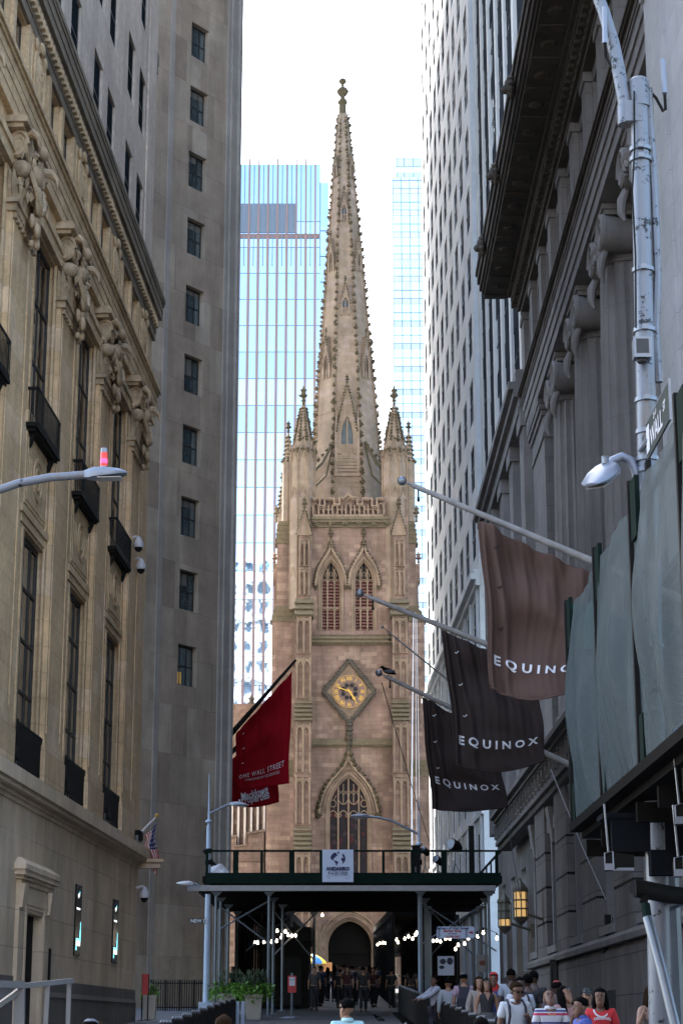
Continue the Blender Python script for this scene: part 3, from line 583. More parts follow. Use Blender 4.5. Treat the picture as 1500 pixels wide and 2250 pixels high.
for c in COLS:
    b = MB(BTC); NF = 20; CN = .05; prof = [(10.02, 10.25, 1.12), ]
    b.lathe((c, CN, 10.02), [(1.12,-.66),(1.12,.0),(1.16,.12),(1.10,.24),(1.0,.3),(1.05,.42),(.98,.5)], 28)
    vs = []; zs = [10.52, 13.0, 16.0, 19.0, 21.1]; rr = [.94, .92, .89, .85, .80]; ns = NF*4
    for z, r in zip(zs, rr):
        for j in range(ns):
            a = 2*math.pi*j/ns; q = r*(1.0 if j % 4 == 0 else (.94 if j % 4 in (1, 3) else .91)); vs.append((c+q*math.cos(a), CN+q*math.sin(a), z))
    b.add(vs, [(i*ns+j, i*ns+(j+1)%ns, (i+1)*ns+(j+1)%ns, (i+1)*ns+j) for i in range(4) for j in range(ns)])
    col = b.build('fluted_column', M['bank_smooth'], bk)
    b = MB(BTC)
    b.lathe((c,CN,21.1), [(.82,.0),(.86,.05),(.82,.1),(.84,.2),(1.0,.42),(1.02,.56)], 28)
    for k in range(22): a = 2*math.pi*k/22; b.ell((c+.93*math.cos(a), CN+.93*math.sin(a), 21.42), .10,.10,.14, 6, 4)
    for q in (-1, 1):                                  # scrolls: rolls running through, spiral discs on both faces
        b.tube([(c+q*.98,-.75,21.75),(c+q*.94,-.3,21.75),(c+q*.90,.05,21.75),(c+q*.94,.4,21.75),(c+q*.98,.88,21.75)], [.55,.50,.47,.50,.55], 16)
        volute(b, (c+q*.98, .9, 21.75), 'n', .56, .06)
        b.tube([(c+q*1.02,.82,21.25),(c+q*1.05,.95,20.95),(c+q*1.02,.98,20.6),(c+q*.95,.9,20.35)], [.10,.13,.11,.03], 8)
    b.tube([(c-1.0,.8,22.22),(c,.7,22.1),(c+1.0,.8,22.22)], .10, 8); b.box(c-1.1, c+1.1, -.6, .84, 22.32, 22.46); b.box(c-1.16, c+1.16, -.6, .9, 22.46, 22.62)
    b.build('capital', M['bank_smooth'], col, smooth=True)
b = MB(BT)
for a0, a1 in ((65.4, EB),):
    b.box(a0, a1, -2.2, -.25, 10.02, 21.9)
    for z0, z1, q in ((21.9, 22.05, .06), (22.05, 22.7, .02), (22.7, 22.9, .10), (22.9, 23.1, .18), (23.1, 23.3, .22)): b.box(a0-q, a1+q, -2.2, -.25+q, z0, z1)
b.build('pilaster', M['bank'], bk)
b = MB(BT)                                            # architrave in three steps, small cornice
for z0, z1, n in ((23.3, 23.7, -.02), (23.7, 24.08, .03), (24.08, 24.42, .08), (24.42, 24.5, .13)): b.box(34, EB+.2, -2.2, n, z0, z1)
b.build('architrave', M['bank_smooth'], bk)
b = MB(BT)
for z0, z1, n in ((24.5, 24.62, .16), (24.62, 24.85, .12), (24.85, 24.93, .2), (24.93, 25.0, .25)): b.box(34, EB+.3, -.9, n, z0, z1)
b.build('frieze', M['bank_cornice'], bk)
aw = [(t-.95, t+.95, 25.3, 27.7) for t in [36.0 + 3.2*k for k in range(11)]]
b = MB(BT); b.wall(34, EB, 25.0, 29.0, aw, -.2, .3); b.quad((EB,-.2,25),(EB,-10,25),(EB,-10,29),(EB,-.2,29))
for t in [34.4 + 3.2*k for k in range(12)]: b.box(t-.42, t+.42, -.198, .0, 25.0, 28.1); b.box(t-.5, t+.5, -.198, .06, 27.8, 28.1)
b.build('attic_wall', M['bank'], bk)
for o in aw: lwin('attic_window', *o, -.42, 2, 1, bk, BT)
b = MB(BT)                                            # great cornice: dentils, brackets, soffit coffers
for z0, z1, n in ((28.1, 28.3, .08), (28.3, 28.5, .18), (28.75, 28.95, .42), (28.95, 29.15, .55), (29.15, 29.3, 1.42), (29.3, 29.45, 1.5), (29.45, 29.75, 1.58), (29.75, 30.1, 1.66), (30.1, 30.3, 1.72)): b.box(34, EB+n*.6, -.9, n, z0, z1)
b.box(34, EB+.2, -.9, .24, 28.5, 28.75)
for k in range(75): t = 34.1 + .48*k; b.box(t, t+.27, .24, .40, 28.52, 28.74)
for k in range(19): t = 35 + 1.9*k; b.ell((t,.98,29.14), .28,.26,.08, 8, 4); b.box(t+.75, t+1.15, .6, 1.38, 29.10, 29.15)
for k in range(75): t = 34.1 + .48*k; b.ell((t+.1,.14,28.42), .14,.1,.1, 6, 4)
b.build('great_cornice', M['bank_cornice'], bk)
for t in (41.5, 47.8, 54.1, 60.4, 66.7):
    b = MB(BT); b.ell((t,1.78,29.8), .24,.18,.30, 10, 6); b.ell((t,1.93,29.7), .15,.13,.14, 8, 5)
    for k in range(10): a = k*.63; b.blob((t+.3*math.cos(a), 1.74, 29.8+.3*math.sin(a)), .13)
    b.build('lion_head', M['bank_cornice'], bk, smooth=True)
b = MB(BT)                                            # set-back storeys over the cornice
b.wall(34, EB, 30.3, 92, [(t, t+1.4, 32.5+4*j, 35+4*j) for t in [36 + 3.2*k for k in range(10)] for j in range(14)], -1.2, .4); b.quad((EB,-1.2,30.3),(EB,-12,30.3),(EB,-12,92),(EB,-1.2,92)); b.box(34, EB-.1, -12, -1.6, 30.8, 44)
b.build('upper_storeys', M['pav'], bk)
b = MB(BT)                                            # near end pavilion
b.wall(27, 37.0, .2, 31.0, [], .5); b.quad((27,.5,.2),(27,-8,.2),(27,-8,31),(27,.5,31))
b.quad((37.0,.5,.2),(37.0,-6,.2),(37.0,-6,31),(37.0,.5,31)); b.box(27.1, 36.9, -8, .45, 30.9, 31)
b.box(34.6, 35.0, .5, .56, 10.1, 23.2); b.ribbon([(35.0,24.2),(36.6,24.2),(36.6,22.9),(37.0,22.9)], .1, .5, .58)
b.build('end_pavilion', M['pav'], bk)
# low wing beyond the columns
b = MB(BT); lo = [(c-1.15, c+1.15, 10.6, 19.6) for c in (72.6, 77.4, 82.2, 87.0)] + [(c-1.15, c+1.15, 20.8, 24.2) for c in (72.6, 77.4, 82.2, 87.0)]
b.wall(EB, 90, .2, 25.0, lo + [(c-1.0, c+1.0, 3.6, 7.6) for c in (72.6, 77.4, 82.2, 87.0)], -.25, .7)
for c in (70.2, 75.0, 79.8, 84.6, 89.4): b.box(c-.75, c+.75, -.248, .1, 10.02, 24.2); b.box(c-.85, c+.85, -.248, .2, 23.6, 24.2); [b.box(c-.5, c+.5, .1, .115, z, z+.09) for z in (22.9, 23.15, 23.4)]
b.build('wing_wall', M['bank_smooth'], bk)
for o in lo: lwin('wing_window', *o, -.8, 2, 4, bk, BT)
b = MB(BT)
for z0, z1, n in ((24.2, 24.5, .25), (24.5, 24.9, .2), (24.9, 25.2, .4), (25.2, 25.5, .6), (25.5, 26.0, .3)): b.box(EB+.3, 90.2, -.6, n, z0, z1)
b.build('wing_cornice', M['bank_smooth'], bk)
# ---------------- narrow-windowed block over the low wing
mb_ = thing('mullioned_office_block', 'office block of pale stone strips and dark narrow windows above the low bank wing', 'building', (7.2, 80, 26))
MT = frame_T(7.15, 0.0, -1)
b = MB(MT); b.box(70.5, 92.4, -12, -.06, 26, 95, m=1)
ZR = [26.3 + 3.75*j for j in range(18)]; STR = [71.2 + 4.15*k for k in range(6)]
for t in STR: b.box(t-.42, t+.42, -.5, .10, 26, 95, m=0)
for t in STR[:-1]: b.box(t+1.98, t+2.17, -.5, .03, 26, 95, m=1)
for z in ZR: b.box(70.8, 92.3, -.5, .0, z-.75, z+.35, m=1)
b.build('wall', [M['mull'], M['spandrel']], mb_)
cnt = 0; q2 = MB(MT)
for z in ZR:
    for t in STR[:-1]:
        for a in (t+.48, t+2.22):
            q = MB(MT) if cnt < 99 else q2; g = (cnt*7) % 5 == 0
            q.box(a, a+1.45, -.4, -.02, z+.36, z+2.95, m=2 if g else 0); q.box(a, a+1.45, -.02, .0, z+1.6, z+1.68, m=1); q.box(a+.7, a+.76, -.02, -.005, z+.36, z+2.95, m=1)
            if cnt < 99: q.build('window', [M['win_flat'], M['winframe'], M['win_sky']], mb_)
            cnt += 1
tag(q2.build('high_windows', [M['win_flat'], M['winframe'], M['win_sky']], mb_), kind='stuff')
# ---------------- white office building
wb = thing('white_office_building', 'white stone office building with a grid of tall dark windows', 'building', (6.4, 110, gz(110)))
k_ = -.023; WT = frame_T(9.0, k_, -1)
cols = [93.9 + 3.75*i for i in range(10)]; rows = [24.6 + 3.62*j for j in range(17)]
wo = [(c+.55, c+2.55, z, z+2.35) for c in cols for z in rows] + [(c+.55, c+2.55, z, z+2.5) for c in cols for z in (8.2, 12.2, 16.2, 19.9)]
b = MB(WT); b.wall(93, 131.0, 2, 88, wo, 0, .12)
b.quad((93,0,2),(93,-14,2),(93,-14,88),(93,0,88)); b.quad((131,0,2),(131,-14,2),(131,-14,88),(131,0,88)); b.quad((93,0,88),(131,0,88),(131,-14,88),(93,-14,88))
b.build('wall', M['white'], wb)
b = MB(WT)
for z0, z1, n in ((22.7, 23.0, .2), (23.0, 23.3, .45), (23.3, 23.5, .3), (7.0, 7.4, .3), (11.4, 11.6, .12)): b.box(92.8, 131.2, .002, n, z0, z1)
for c in cols: b.box(c-.35, c+.1, .002, .12, 2, 22.7)
b.build('string_courses', M['white'], wb)
sk = sorted(wo, key=lambda o: (o[0] + o[2]*.35))
for o in sk[:100]:
    q = MB(WT); q.box(o[0], o[1], -.14, -.05, o[2], o[3], m=0); q.box(o[0], o[1], -.05, -.02, (o[2]+o[3])/2-.05, (o[2]+o[3])/2+.05, m=1); q.box((o[0]+o[1])/2-.06, (o[0]+o[1])/2+.06, -.05, -.03, o[2], o[3], m=1)
    q.build('window', [M['win_flat'], M['winframe']], wb)
q = MB(WT)
for o in sk[100:]: q.box(o[0], o[1], -.14, -.05, o[2], o[3], m=0); q.box(o[0], o[1], -.05, -.02, (o[2]+o[3])/2-.05, (o[2]+o[3])/2+.05, m=1)
tag(q.build('far_windows', [M['win_flat'], M['winframe']], wb), kind='stuff')
# ================================================================ glass towers behind the church, haze put into their pale colours
M['mirror'] = panelled('blue_mirror_glass', (.45,.56,.71), 1.385, 4.05, -3.85, 10)
M['mirror2'] = panelled('hazed_mirror_glass', (.66,.74,.80), 1.44, 4.0, 8.7, 10)
M['fin'] = mat('terracotta_fins', (.30,.175,.145), .6); M['floorline'] = mat('steel_floor_lines', (.20,.24,.29), .4)
gt = thing('glass_tower', 'blue glass tower with terracotta fins, behind the spire', 'building', (-20, 260, 10))
b = MB(); b.box(-42, -3.1, 260, 300, 8, 124.5, m=0); b.box(-3.1, -1.9, 262, 300, 8, 122.5, m=0); b.build('curtain_wall', M['mirror'], gt)
for i in range(20):
    x = -3.85 - 1.385*i
    q = MB(); q.box(x-.18, x+.18, 259.5, 260.0, 8, 113.2); q.box(x-.12, x+.12, 259.4, 260.0, 113.2, 125.2); q.build('fin', M['fin'], gt)
b = MB()
for j in range(27): z = 10 + 4.05*j; b.box(-42, -3.1, 259.95, 260.0, z, z+.11); b.box(-3.1, -1.9, 261.93, 262, z-.6, z-.45)
b.box(-42, -3.1, 259.85, 260, 112.7, 113.4, m=1)
for i in range(20): b.box(-3.16-1.385*i-.07, -3.16-1.385*i+.07, 259.7, 260, 108.5, 124.9)
b.build('floor_lines', [M['floorline'], M['fin']], gt)
b = MB(); b.box(-42, -6.7, 259.88, 259.99, 113.6, 118.2); b.build('plant_louvres', mat('hazed_blue_grey_louvres', (.20,.235,.28), .5), gt)
pt = thing('pale_glass_tower', 'pale washed-out glass tower with grid facade, behind the white office building', 'building', (14, 300, 10))
b = MB(); b.box(8.6, 15.9, 300, 330, 8, 141, m=0); b.box(15.9, 30, 299.2, 330, 8, 147, m=0); b.box(9.4, 15.9, 306, 330, 141, 147.5); b.build('curtain_wall', M['mirror2'], pt)
b = MB()
for j in range(34): z = 10 + 4.0*j; b.box(8.6, 15.9, 299.92, 300, z, z+.9, m=1); b.box(8.6, 15.9, 299.9, 300, z+.9, z+1.02); b.box(15.9, 30, 299.1, 299.2, z, z+.3); b.box(8.6, 15.9, 299.91, 300, z+2.4, z+2.48)
for i in range(6): x = 8.7 + 1.44*i; b.box(x-.06, x+.06, 299.88, 300, 8, 141)
for i in range(4): x = 16 + 1.2*i; b.box(x-.06, x+.06, 299.0, 299.2, 8, 147)
for x, z in ((9.6, 147.5), (10.9, 148.3), (12.5, 148)): b.box(x-.05, x+.05, 306, 306.1, 141, z+1.5)
b.build('grid', [M['floorline'], mat('hazed_pale_panels', (.75,.80,.82), .5)], pt)
# ================================================================ the church
YC = 165.0; CX = .70
KT = Matrix(((1,0,0,0),(0,-1,0,YC),(0,0,1,0),(0,0,0,1)))
ch = thing('church', 'brownstone gothic church with clock tower and tall crocketed spire closing the street', 'church', (CX, YC, gz(165)))
def arch(c, w, z0, zs, za, n=9):
    "pointed arch outline, left foot over the apex to the right foot"
    h = za - zs; r = (h*h + w*w/4) / w; t = math.asin(min(1, h / r)); L = []
    for i in range(n+1):
        a = t * i / n; L.append((c - w/2 + r - r*math.cos(a), zs + r*math.sin(a)))
    pts = ([(c-w/2, z0)] if z0 < zs else []) + L + [(2*c-x, z) for x, z in L[-2::-1]] + ([(c+w/2, z0)] if z0 < zs else [])
    return pts
def spandrel(b, c, w, zs, za, n, m=0, k=9, top=None):
    top = za if top is None else top
    A = arch(c, w, zs, zs, za, k); h = len(A)//2
    for i in range(h): b.quad((A[i][0],n,A[i][1]),(A[i+1][0],n,A[i+1][1]),(A[i+1][0],n,top+.001),(A[i][0],n,top+.001), m=m); x0, x1 = 2*c-A[i][0], 2*c-A[i+1][0]; b.quad((x0,n,A[i][1]),(x0,n,top+.001),(x1,n,top+.001),(x1,n,A[i+1][1]), m=m)
def soffit(b, A, n0, n1, m=0):
    for p, q in zip(A[:-1], A[1:]): b.quad((p[0],n0,p[1]),(q[0],n0,q[1]),(q[0],n1,q[1]),(p[0],n1,p[1]), m=m)
def ogee(c, w, zs, za, n=8):
    "hood: convex to three fifths, then sweeping up to a point"
    pts = [(c-w/2, zs)]; 
    prof = [(.0,.0),(.03,.14),(.08,.28),(.16,.42),(.27,.54),(.38,.63),(.47,.71),(.54,.79),(.585,.87),(.60,1.0)]
    L = [(c - w/2 + w/2*min(1, u/.60), zs + (za-zs)*v) for u, v in prof]
    return L + [(2*c-x, z) for x, z in L[-2::-1]]
def crockets(b, path, n, r, step, m=0, side=True):
    for p, q in zip(path[:-1], path[1:]):
        p = Vector(p); q = Vector(q); L = (q-p).length; k = max(1, int(L/step + .5)); nn = Vector((-(q-p).y, (q-p).x)).normalized()
        for i in range(k):
            c = p.lerp(q, (i+.5)/k) + nn * r * .7; b.blob((c.x, n + rnd.uniform(0,.08), c.y), r*rnd.uniform(.85,1.15), m)
def finial(b, x, n, z, s, m=0):
    b.lathe((x,n,z), [(.12*s,0),(.10*s,.5*s),(.22*s,.55*s),(.12*s,.62*s),(.10*s,.9*s)], 8, m)
    for k in range(6): a = k*math.pi/3; b.blob((x+.2*s*math.cos(a), n+.2*s*math.sin(a), z+.95*s), .16*s, m); b.blob((x+.15*s*math.cos(a), n+.15*s*math.sin(a), z+1.35*s), .12*s, m)
    b.lathe((x,n,z+.9*s), [(.2*s,0),(.16*s,.35*s),(.12*s,.5*s),(.04*s,.8*s)], 8, m)
# openings: door, big window, two belfry windows
DR = (CX, 4.2, 4.2, 7.9, 10.35); BW = (.60, 3.55, 13.75, 19.3, 22.35); B1 = (-.93, 1.85, 35.0, 39.4, 41.45); B2 = (1.98, 1.85, 35.0, 39.4, 41.45)
b = MB(KT)
rc = lambda o: (o[0]-o[1]/2, o[0]+o[1]/2, o[2], o[4])
b.wall(-2.7, 4.45, 4.2, 47.0, [rc(o) for o in (DR, BW, B1, B2)], 0, .02)
for o in (DR, BW, B1, B2): spandrel(b, o[0], o[1], o[3], o[4], 0)
for o, d in ((DR, 1.4), (BW, .55), (B1, .6), (B2, .6)): soffit(b, arch(*o), 0, -d)
b.box(-4.6, 5.9, -13, -1.5, 4.2, 47.0)
for q in (-1, 1): b.box(min(CX+.17+q*3.5, CX+.17+q*5.0), max(CX+.17+q*3.5, CX+.17+q*5.0), -1.5, -.02, 4.2, 47.0)
b.build('tower', M['brown'], ch)
# strings, sills
def course(rows): b = MB(KT); [b.box(-2.65, 4.4, .002, n, z0, z1) for z0, z1, n in rows]; return b
b = course(((33.7, 33.85, .25), (33.85, 34.05, .5), (34.05, 34.2, .3), (34.2, 34.4, .42), (34.4, 34.55, .2))); b.build('string_course', M['moss'], ch); b = MB(KT); b.taper((-2.4,0),(4.1,.12),34.6,(-2.4,0),(4.1,.06),35.0); b.build('window_sill', M['brown'], ch)
course(((24.75, 24.9, .18), (24.9, 25.15, .34), (25.15, 25.45, .22))).build('string_course', M['moss'], ch)
course(((12.9, 13.2, .3), (13.2, 13.6, .18))).build('string_course', M['moss'], ch)
b = course(((44.35, 44.5, .22), (44.5, 44.75, .12), (44.75, 45.0, .40), (45.0, 45.25, .52)))
for k in range(6): x = -2.2 + k*1.27; [b.blob((x+rnd.uniform(-.15,.15), .35, 44.62+rnd.uniform(-.1,.1)), .2) for _ in range(5)]
b.build('string_course', M['moss'], ch)
# big window: frame mouldings, mullions, tracery, glass
def tracery_window(o, lights, name, label=None, fillm=None, louvre=False, hood=None, hooda=None):
    c, w, z0, zs, za = o
    b = MB(KT)
    for k, (g, n0, n1) in enumerate(((.10,-.05,.10),(-.04,-.25,-.05),(-.12,-.45,-.25))): b.ribbon(arch(c, w+2*g, z0, zs, za+g*1.25), .14, n0, n1)
    lw = w / lights; zl = zs - .15*w if lights > 3 else zs - .1
    for i in range(1, lights): 
        x = c - w/2 + lw*i; q = abs(x-c)/(w/2); ztop = zs + (za-zs)*math.sqrt(max(0, 1-q**1.6))*.97 if lights > 3 else zs + (za-zs)*(1-q)*.92
        b.box(x-.065, x+.065, -.48, -.24, z0, ztop)
    for i in range(lights):
        x = c - w/2 + lw*(i+.5)
        b.ribbon(arch(x, lw*.9, zl, zl, zl+lw*.62, 5), .08, -.45, -.27)
        if lights > 3: 
            for q in (-1, 1): b.ribbon([(x+q*lw*.42, zl-.05),(x+q*lw*.2, zl+.12),(x+q*lw*.3, zl+.35)], .05, -.45, -.3)
    if lights > 3:
        for q in (-1, 1):
            x = c + q*w*.375; ring = [(x+.27*math.cos(t*math.pi/6), zs+.62+.30*math.sin(t*math.pi/6)) for t in range(12)]; b.ribbon(ring, .07, -.45, -.29, closed=True)
            b.ribbon([(x-q*.1, zs+.95),(x-q*.28, zs+1.35)], .06, -.45, -.29)
        for x in (c-lw*.5, c+lw*.5):
            b.box(x-.04, x+.04, -.44, -.3, zs+.5, zs+2.3); b.ribbon([(x-.42, zs+.95),(x-.2, zs+.62),(x, zs+.55),(x+.2, zs+.62),(x+.42, zs+.95)], .07, -.45, -.3)
            for q in (-.21, .21): b.ribbon(arch(x+q, .38, zs+1.25, zs+1.25, zs+1.6, 4), .055, -.45, -.3); b.ribbon([(x+q-.19, zs+1.75),(x+q, zs+1.58),(x+q+.19, zs+1.75)], .05, -.45, -.3)
    elif lights == 3:
        for i in range(6): x = c - w/2 + lw/2*(i+.5); b.box(x-.02, x+.02, -.42, -.32, zl+.3, zs + (za-zs)*(1-abs(x-c)/(w/2))*.9)
        for q in (-1, 0, 1): b.ribbon(arch(c+q*lw*.5, lw*.8, zs+.55, zs+.55, zs+.95, 4), .05, -.44, -.3)
        if louvre: b.box(c-w/2, c+w/2, -.46, -.27, 37.05, 37.15); [b.ribbon(arch(c-w/2+lw*(i+.5), lw*.9, 36.75, 36.75, 37.05, 4), .06, -.45, -.28) for i in range(3)]
    f = b.build(name, M['brown_trim'], ch)
    if label: f['label'] = label
    b = MB(KT)
    if louvre:
        k = z0 + .1
        while k < zs + .2:
            b.add([(c-w/2+.05,-.32,k),(c+w/2-.05,-.32,k),(c+w/2-.05,-.58,k+.22),(c-w/2+.05,-.58,k+.22),(c-w/2+.05,-.32,k+.04),(c+w/2-.05,-.32,k+.04),(c+w/2-.05,-.58,k+.26),(c-w/2+.05,-.58,k+.26)], [(0,3,2,1),(4,5,6,7),(0,1,5,4),(1,2,6,5),(2,3,7,6),(3,0,4,7)]); k += .29
        b.build('louvres', M['louvre'], f)
        b = MB(KT); b.prism(arch(c, w, z0, zs, za), -.68, -.6); b.build('backing', M['dark'], f)
    else:
        b.prism(arch(c, w, z0, zs, za), -.5, -.42); b.build('glass', fillm or M['stained'], f)
    if hood:
        wz, zb, zt, r = hood
        b = MB(KT); hp = ogee(c, wz, zb, zt); b.ribbon(hp, .20, .0, .34); b.ribbon([(c+(x-c)*.9, zb+(z-zb)*.93) for x, z in hp], .10, .0, .2); b.build('hood_mould', M['brown_trim'], f)
        b = MB(KT); crockets(b, hp, .22, r, r*1.9); finial(b, c, .2, zt-.05, r*4.4)
        for q in (-1, 1): [b.blob((c+q*wz/2+rnd.uniform(-.1,.1), .2, zb-.12*k), r*1.0) for k in range(3)]
        b.build('crockets', M['mossd'], f)
    return f
tracery_window(BW, 4, 'great_window', 'dark stained glass window of four lights with tracery and leafy hood', hood=(5.0, 19.0, 24.4, .26))
tracery_window(B1, 3, 'belfry_window', louvre=True, hood=(2.75, 39.0, 43.1, .17)); tracery_window(B2, 3, 'belfry_window', louvre=True, hood=(2.75, 39.0, 43.1, .17))
b = MB(KT); x = .60
for k in range(10): b.ribbon([(x-.45+.1*k, 22.75),(x-.40+.09*k, 22.95+.12*(k%3))], .07, .0, .16)
b.ribbon([(x-.75,22.6),(x,23.9),(x+.75,22.6)], .1, .0, .2); b.build('hood_panel', M['brown_trim'], ch)
# door: moulded arch, dark leaves
b = MB(KT); c, w, z0, zs, za = DR
for g, n0, n1 in ((.45,.0,.22),(.28,-.1,.1),(.10,-.35,-.1),(-.06,-.65,-.35),(-.2,-.95,-.65)): b.ribbon(arch(c, w+2*g, z0, zs, za+g*1.2), .16, n0, n1)
for q in (-1, 1): b.box(c+q*2.75-.3, c+q*2.75+.3, .0, .4, 4.2, 9.8); [b.ribbon(arch(c+q*2.75, .4, 5.0+1.6*k, 6.1+1.6*k, 6.4+1.6*k, 4), .06, .4, .46) for k in range(3)]
for k in range(9): b.ribbon([(c-2.4+k*.13, 9.0+k*.14),(c-2.2+k*.13, 9.6+k*.09)], .06, .0, .1); b.ribbon([(c+2.4-k*.13, 9.0+k*.14),(c+2.2-k*.13, 9.6+k*.09)], .06, .0, .1)
dw = b.build('doorway', M['brown_trim'], ch)
b = MB(KT); b.prism(arch(c, w-.3, z0, zs, za-.2), -1.5, -1.4); b.box(c-w/2, c+w/2, -1.4, -1.3, 7.35, 7.6); b.box(c-.07, c+.07, -1.4, -1.32, z0, 7.35); b.build('doors', mat('bronze_doors', (.006,.0055,.005), .9, spec=.05, var=.4, scale=2), dw)
# corner buttresses
def blind(b, x0, x1, z0, z1, n, m=0):
    "pair of narrow blind lancets in a panel"
    w = (x1-x0)/2
    b.ribbon([(x0,z0),(x0,z1),(x1,z1),(x1,z0)], .12, n, n+.26, closed=True); b.box((x0+x1)/2-.06, (x0+x1)/2+.06, n, n+.26, z0, z1)
    for i in (0, 1):
        c = x0 + w*(i+.5); b.ribbon(arch(c, w*.80, z0+.08, z1-w*1.2, z1-w*.40, 5), .09, n, n+.22); spandrel(b, c, w*.98, z1-w*1.2, z1-w*.3, n+.18, top=z1-.05); b.ribbon([(c-w*.28, z1-w*1.35),(c, z1-w*.95),(c+w*.28, z1-w*1.35)], .06, n, n+.16)
def slats(b, x0, x1, z0, z1, n0, n1, k=4, m=0):
    for i in range(k):
        a = z0 + (z1-z0)*i/k; e = z0 + (z1-z0)*(i+1)/k; p = n0 + (n1-n0)*i/k
        b.taper((x0-.05,-1),(x1+.05,p+.20),a+.10,(x0-.05,-1),(x1+.05,p+.20),a+.22); b.taper((x0-.02,-1),(x1+.02,p-.1),a,(x0-.02,-1),(x1+.02,p-.1),a+.10); b.taper((x0-.02,-1),(x1+.02,p+.16),a+.22,(x0-.02,-1),(x1+.02,n0+(n1-n0)*(i+1)/k),e)
for q in (-1, 1):
    c = .90 + q*4.18; lo, hi = c-.72, c+.72
    b = MB(KT)
    b.box(lo, hi, -1, 2.0, 4.2, 15.7); b.box(lo+.02, hi-.02, -1, 1.7, 15.7, 26.7); b.box(lo+.04, hi-.04, -1, 1.35, 26.7, 36.2); b.box(lo+.22, hi-.14 if q < 0 else hi-.22, -1, .85, 37.6, 44.0)
    bt = b.build('buttress', M['brown'], ch)
    for z0, z1, n in ((4.6, 8.6, 2.0), (8.9, 12.5, 2.0), (12.8, 15.5, 2.0), (17.9, 21.9, 1.7), (22.3, 26.5, 1.7), (28.8, 32.3, 1.35), (32.7, 35.9, 1.35)): b = MB(KT); blind(b, lo+.14, hi-.14, z0, z1, n); b.build('blind_panel', M['brown_trim'], bt)
    for z0, z1, n0, n1, k in ((15.7, 17.7, 2.0, 1.7, 5), (26.7, 28.6, 1.7, 1.35, 5), (36.0, 37.7, 1.5, .85, 3)): b = MB(KT); slats(b, lo-.06*(k == 3), hi+.06*(k == 3), z0, z1, n0, n1, k); b.build('set_off', M['moss'], bt)
    b = MB(KT)                                         # gablet on the upper stage
    b.prism([(lo+.1,43.4),(hi-.1,43.4),(c,45.6)], .8, 1.0); b.ribbon([(lo+.1,43.4),(c,45.7),(hi-.1,43.4)], .12, .85, 1.1); b.ribbon(arch(c, .6, 42.6, 43.3, 43.9, 5), .08, .85, .95)
    for z in (38.0, 40.6): blind(b, lo+.32, hi-.3, z, z+2.3, .85)
    b.build('gablet', M['brown_trim'], bt)
    b = MB(KT); crockets(b, [(lo+.1,43.4),(c,45.7)], .95, .13, .28); crockets(b, [(c,45.7),(hi-.1,43.4)], .95, .13, .28); finial(b, c, .95, 45.5, .85)
    b.build('crockets', M['mossd'], bt)
    # corner turret rising to a pinnacle
    tx = CX + q*4.12 - .05; tn = -.75
    b = MB(KT); b.lathe((tx,tn,37.0), [(1.22,0),(1.22,10.2),(1.16,10.3),(1.16,14.6)], 8, ph=math.pi/8)
    pin = b.build('pinnacle', M['brown_sp'], ch)
    b = MB(KT)
    for k in range(8):
        a = math.pi/8 + k*math.pi/4; cx_, cn_ = tx+1.18*math.cos(a), tn+1.18*math.sin(a); b.tube([(cx_,cn_,37.2),(cx_,cn_,51.4)], .09, 6)
    for k in range(8):                                 # lancet heads at three levels on every face
        a = k*math.pi/4; e = Vector((-math.sin(a), math.cos(a))); o = Vector((tx,tn)) + Vector((math.cos(a), math.sin(a)))*1.10
        for zt, s_ in ((40.2,.3),(47.6,.32),(51.0,.34)):
            pts = [(-s_,zt-.5),(-s_*.8,zt-.1),(-s_*.35,zt+.25),(0,zt+.5),(s_*.35,zt+.25),(s_*.8,zt-.1),(s_,zt-.5)]
            b.tube([(o.x+e.x*u, o.y+e.y*u, z) for u, z in pts], .07, 5)
        g = Vector((tx,tn)) + Vector((math.cos(a), math.sin(a)))*1.15      # gablet
        b.tube([(g.x-e.x*.45, g.y-e.y*.45, 50.9),(g.x, g.y, 52.5),(g.x+e.x*.45, g.y+e.y*.45, 50.9)], .085, 5)
    b.build('shaft_mouldings', M['brown_trim'], pin)
    b = MB(KT); b.lathe((tx,tn,51.6), [(1.16,0),(1.0,.12),(.78,1.1),(.20,4.35),(.15,4.4)], 8, ph=math.pi/8); b.build('cone', M['brown_sp'], pin)
    b = MB(KT)
    for k in range(8):
        a = math.pi/8 + k*math.pi/4
        for j in range(11): t = j/11; r = .82*(1-t) + .20*t; b.blob((tx+(r+.07)*math.cos(a), tn+(r+.07)*math.sin(a), 52.6+3.4*t), (.20-.06*t)*rnd.uniform(.8,1.25))
        b.blob((tx+1.22*math.cos(a), tn+1.22*math.sin(a), 51.6), .22); b.blob((tx+1.2*math.cos(a), tn+1.2*math.sin(a), 51.0), .18); b.blob((tx+1.16*math.cos(a+math.pi/8), tn+1.16*math.sin(a+math.pi/8), 52.6), .18)
        b.blob((tx+1.22*math.cos(a), tn+1.22*math.sin(a), 51.3), .18)
    b.lathe((tx,tn,51.5), [(1.26,0),(1.3,.1),(1.2,.2)], 8, ph=math.pi/8); finial(b, tx, tn, 55.8, 1.25); b.build('crockets', M['mossd'], pin)
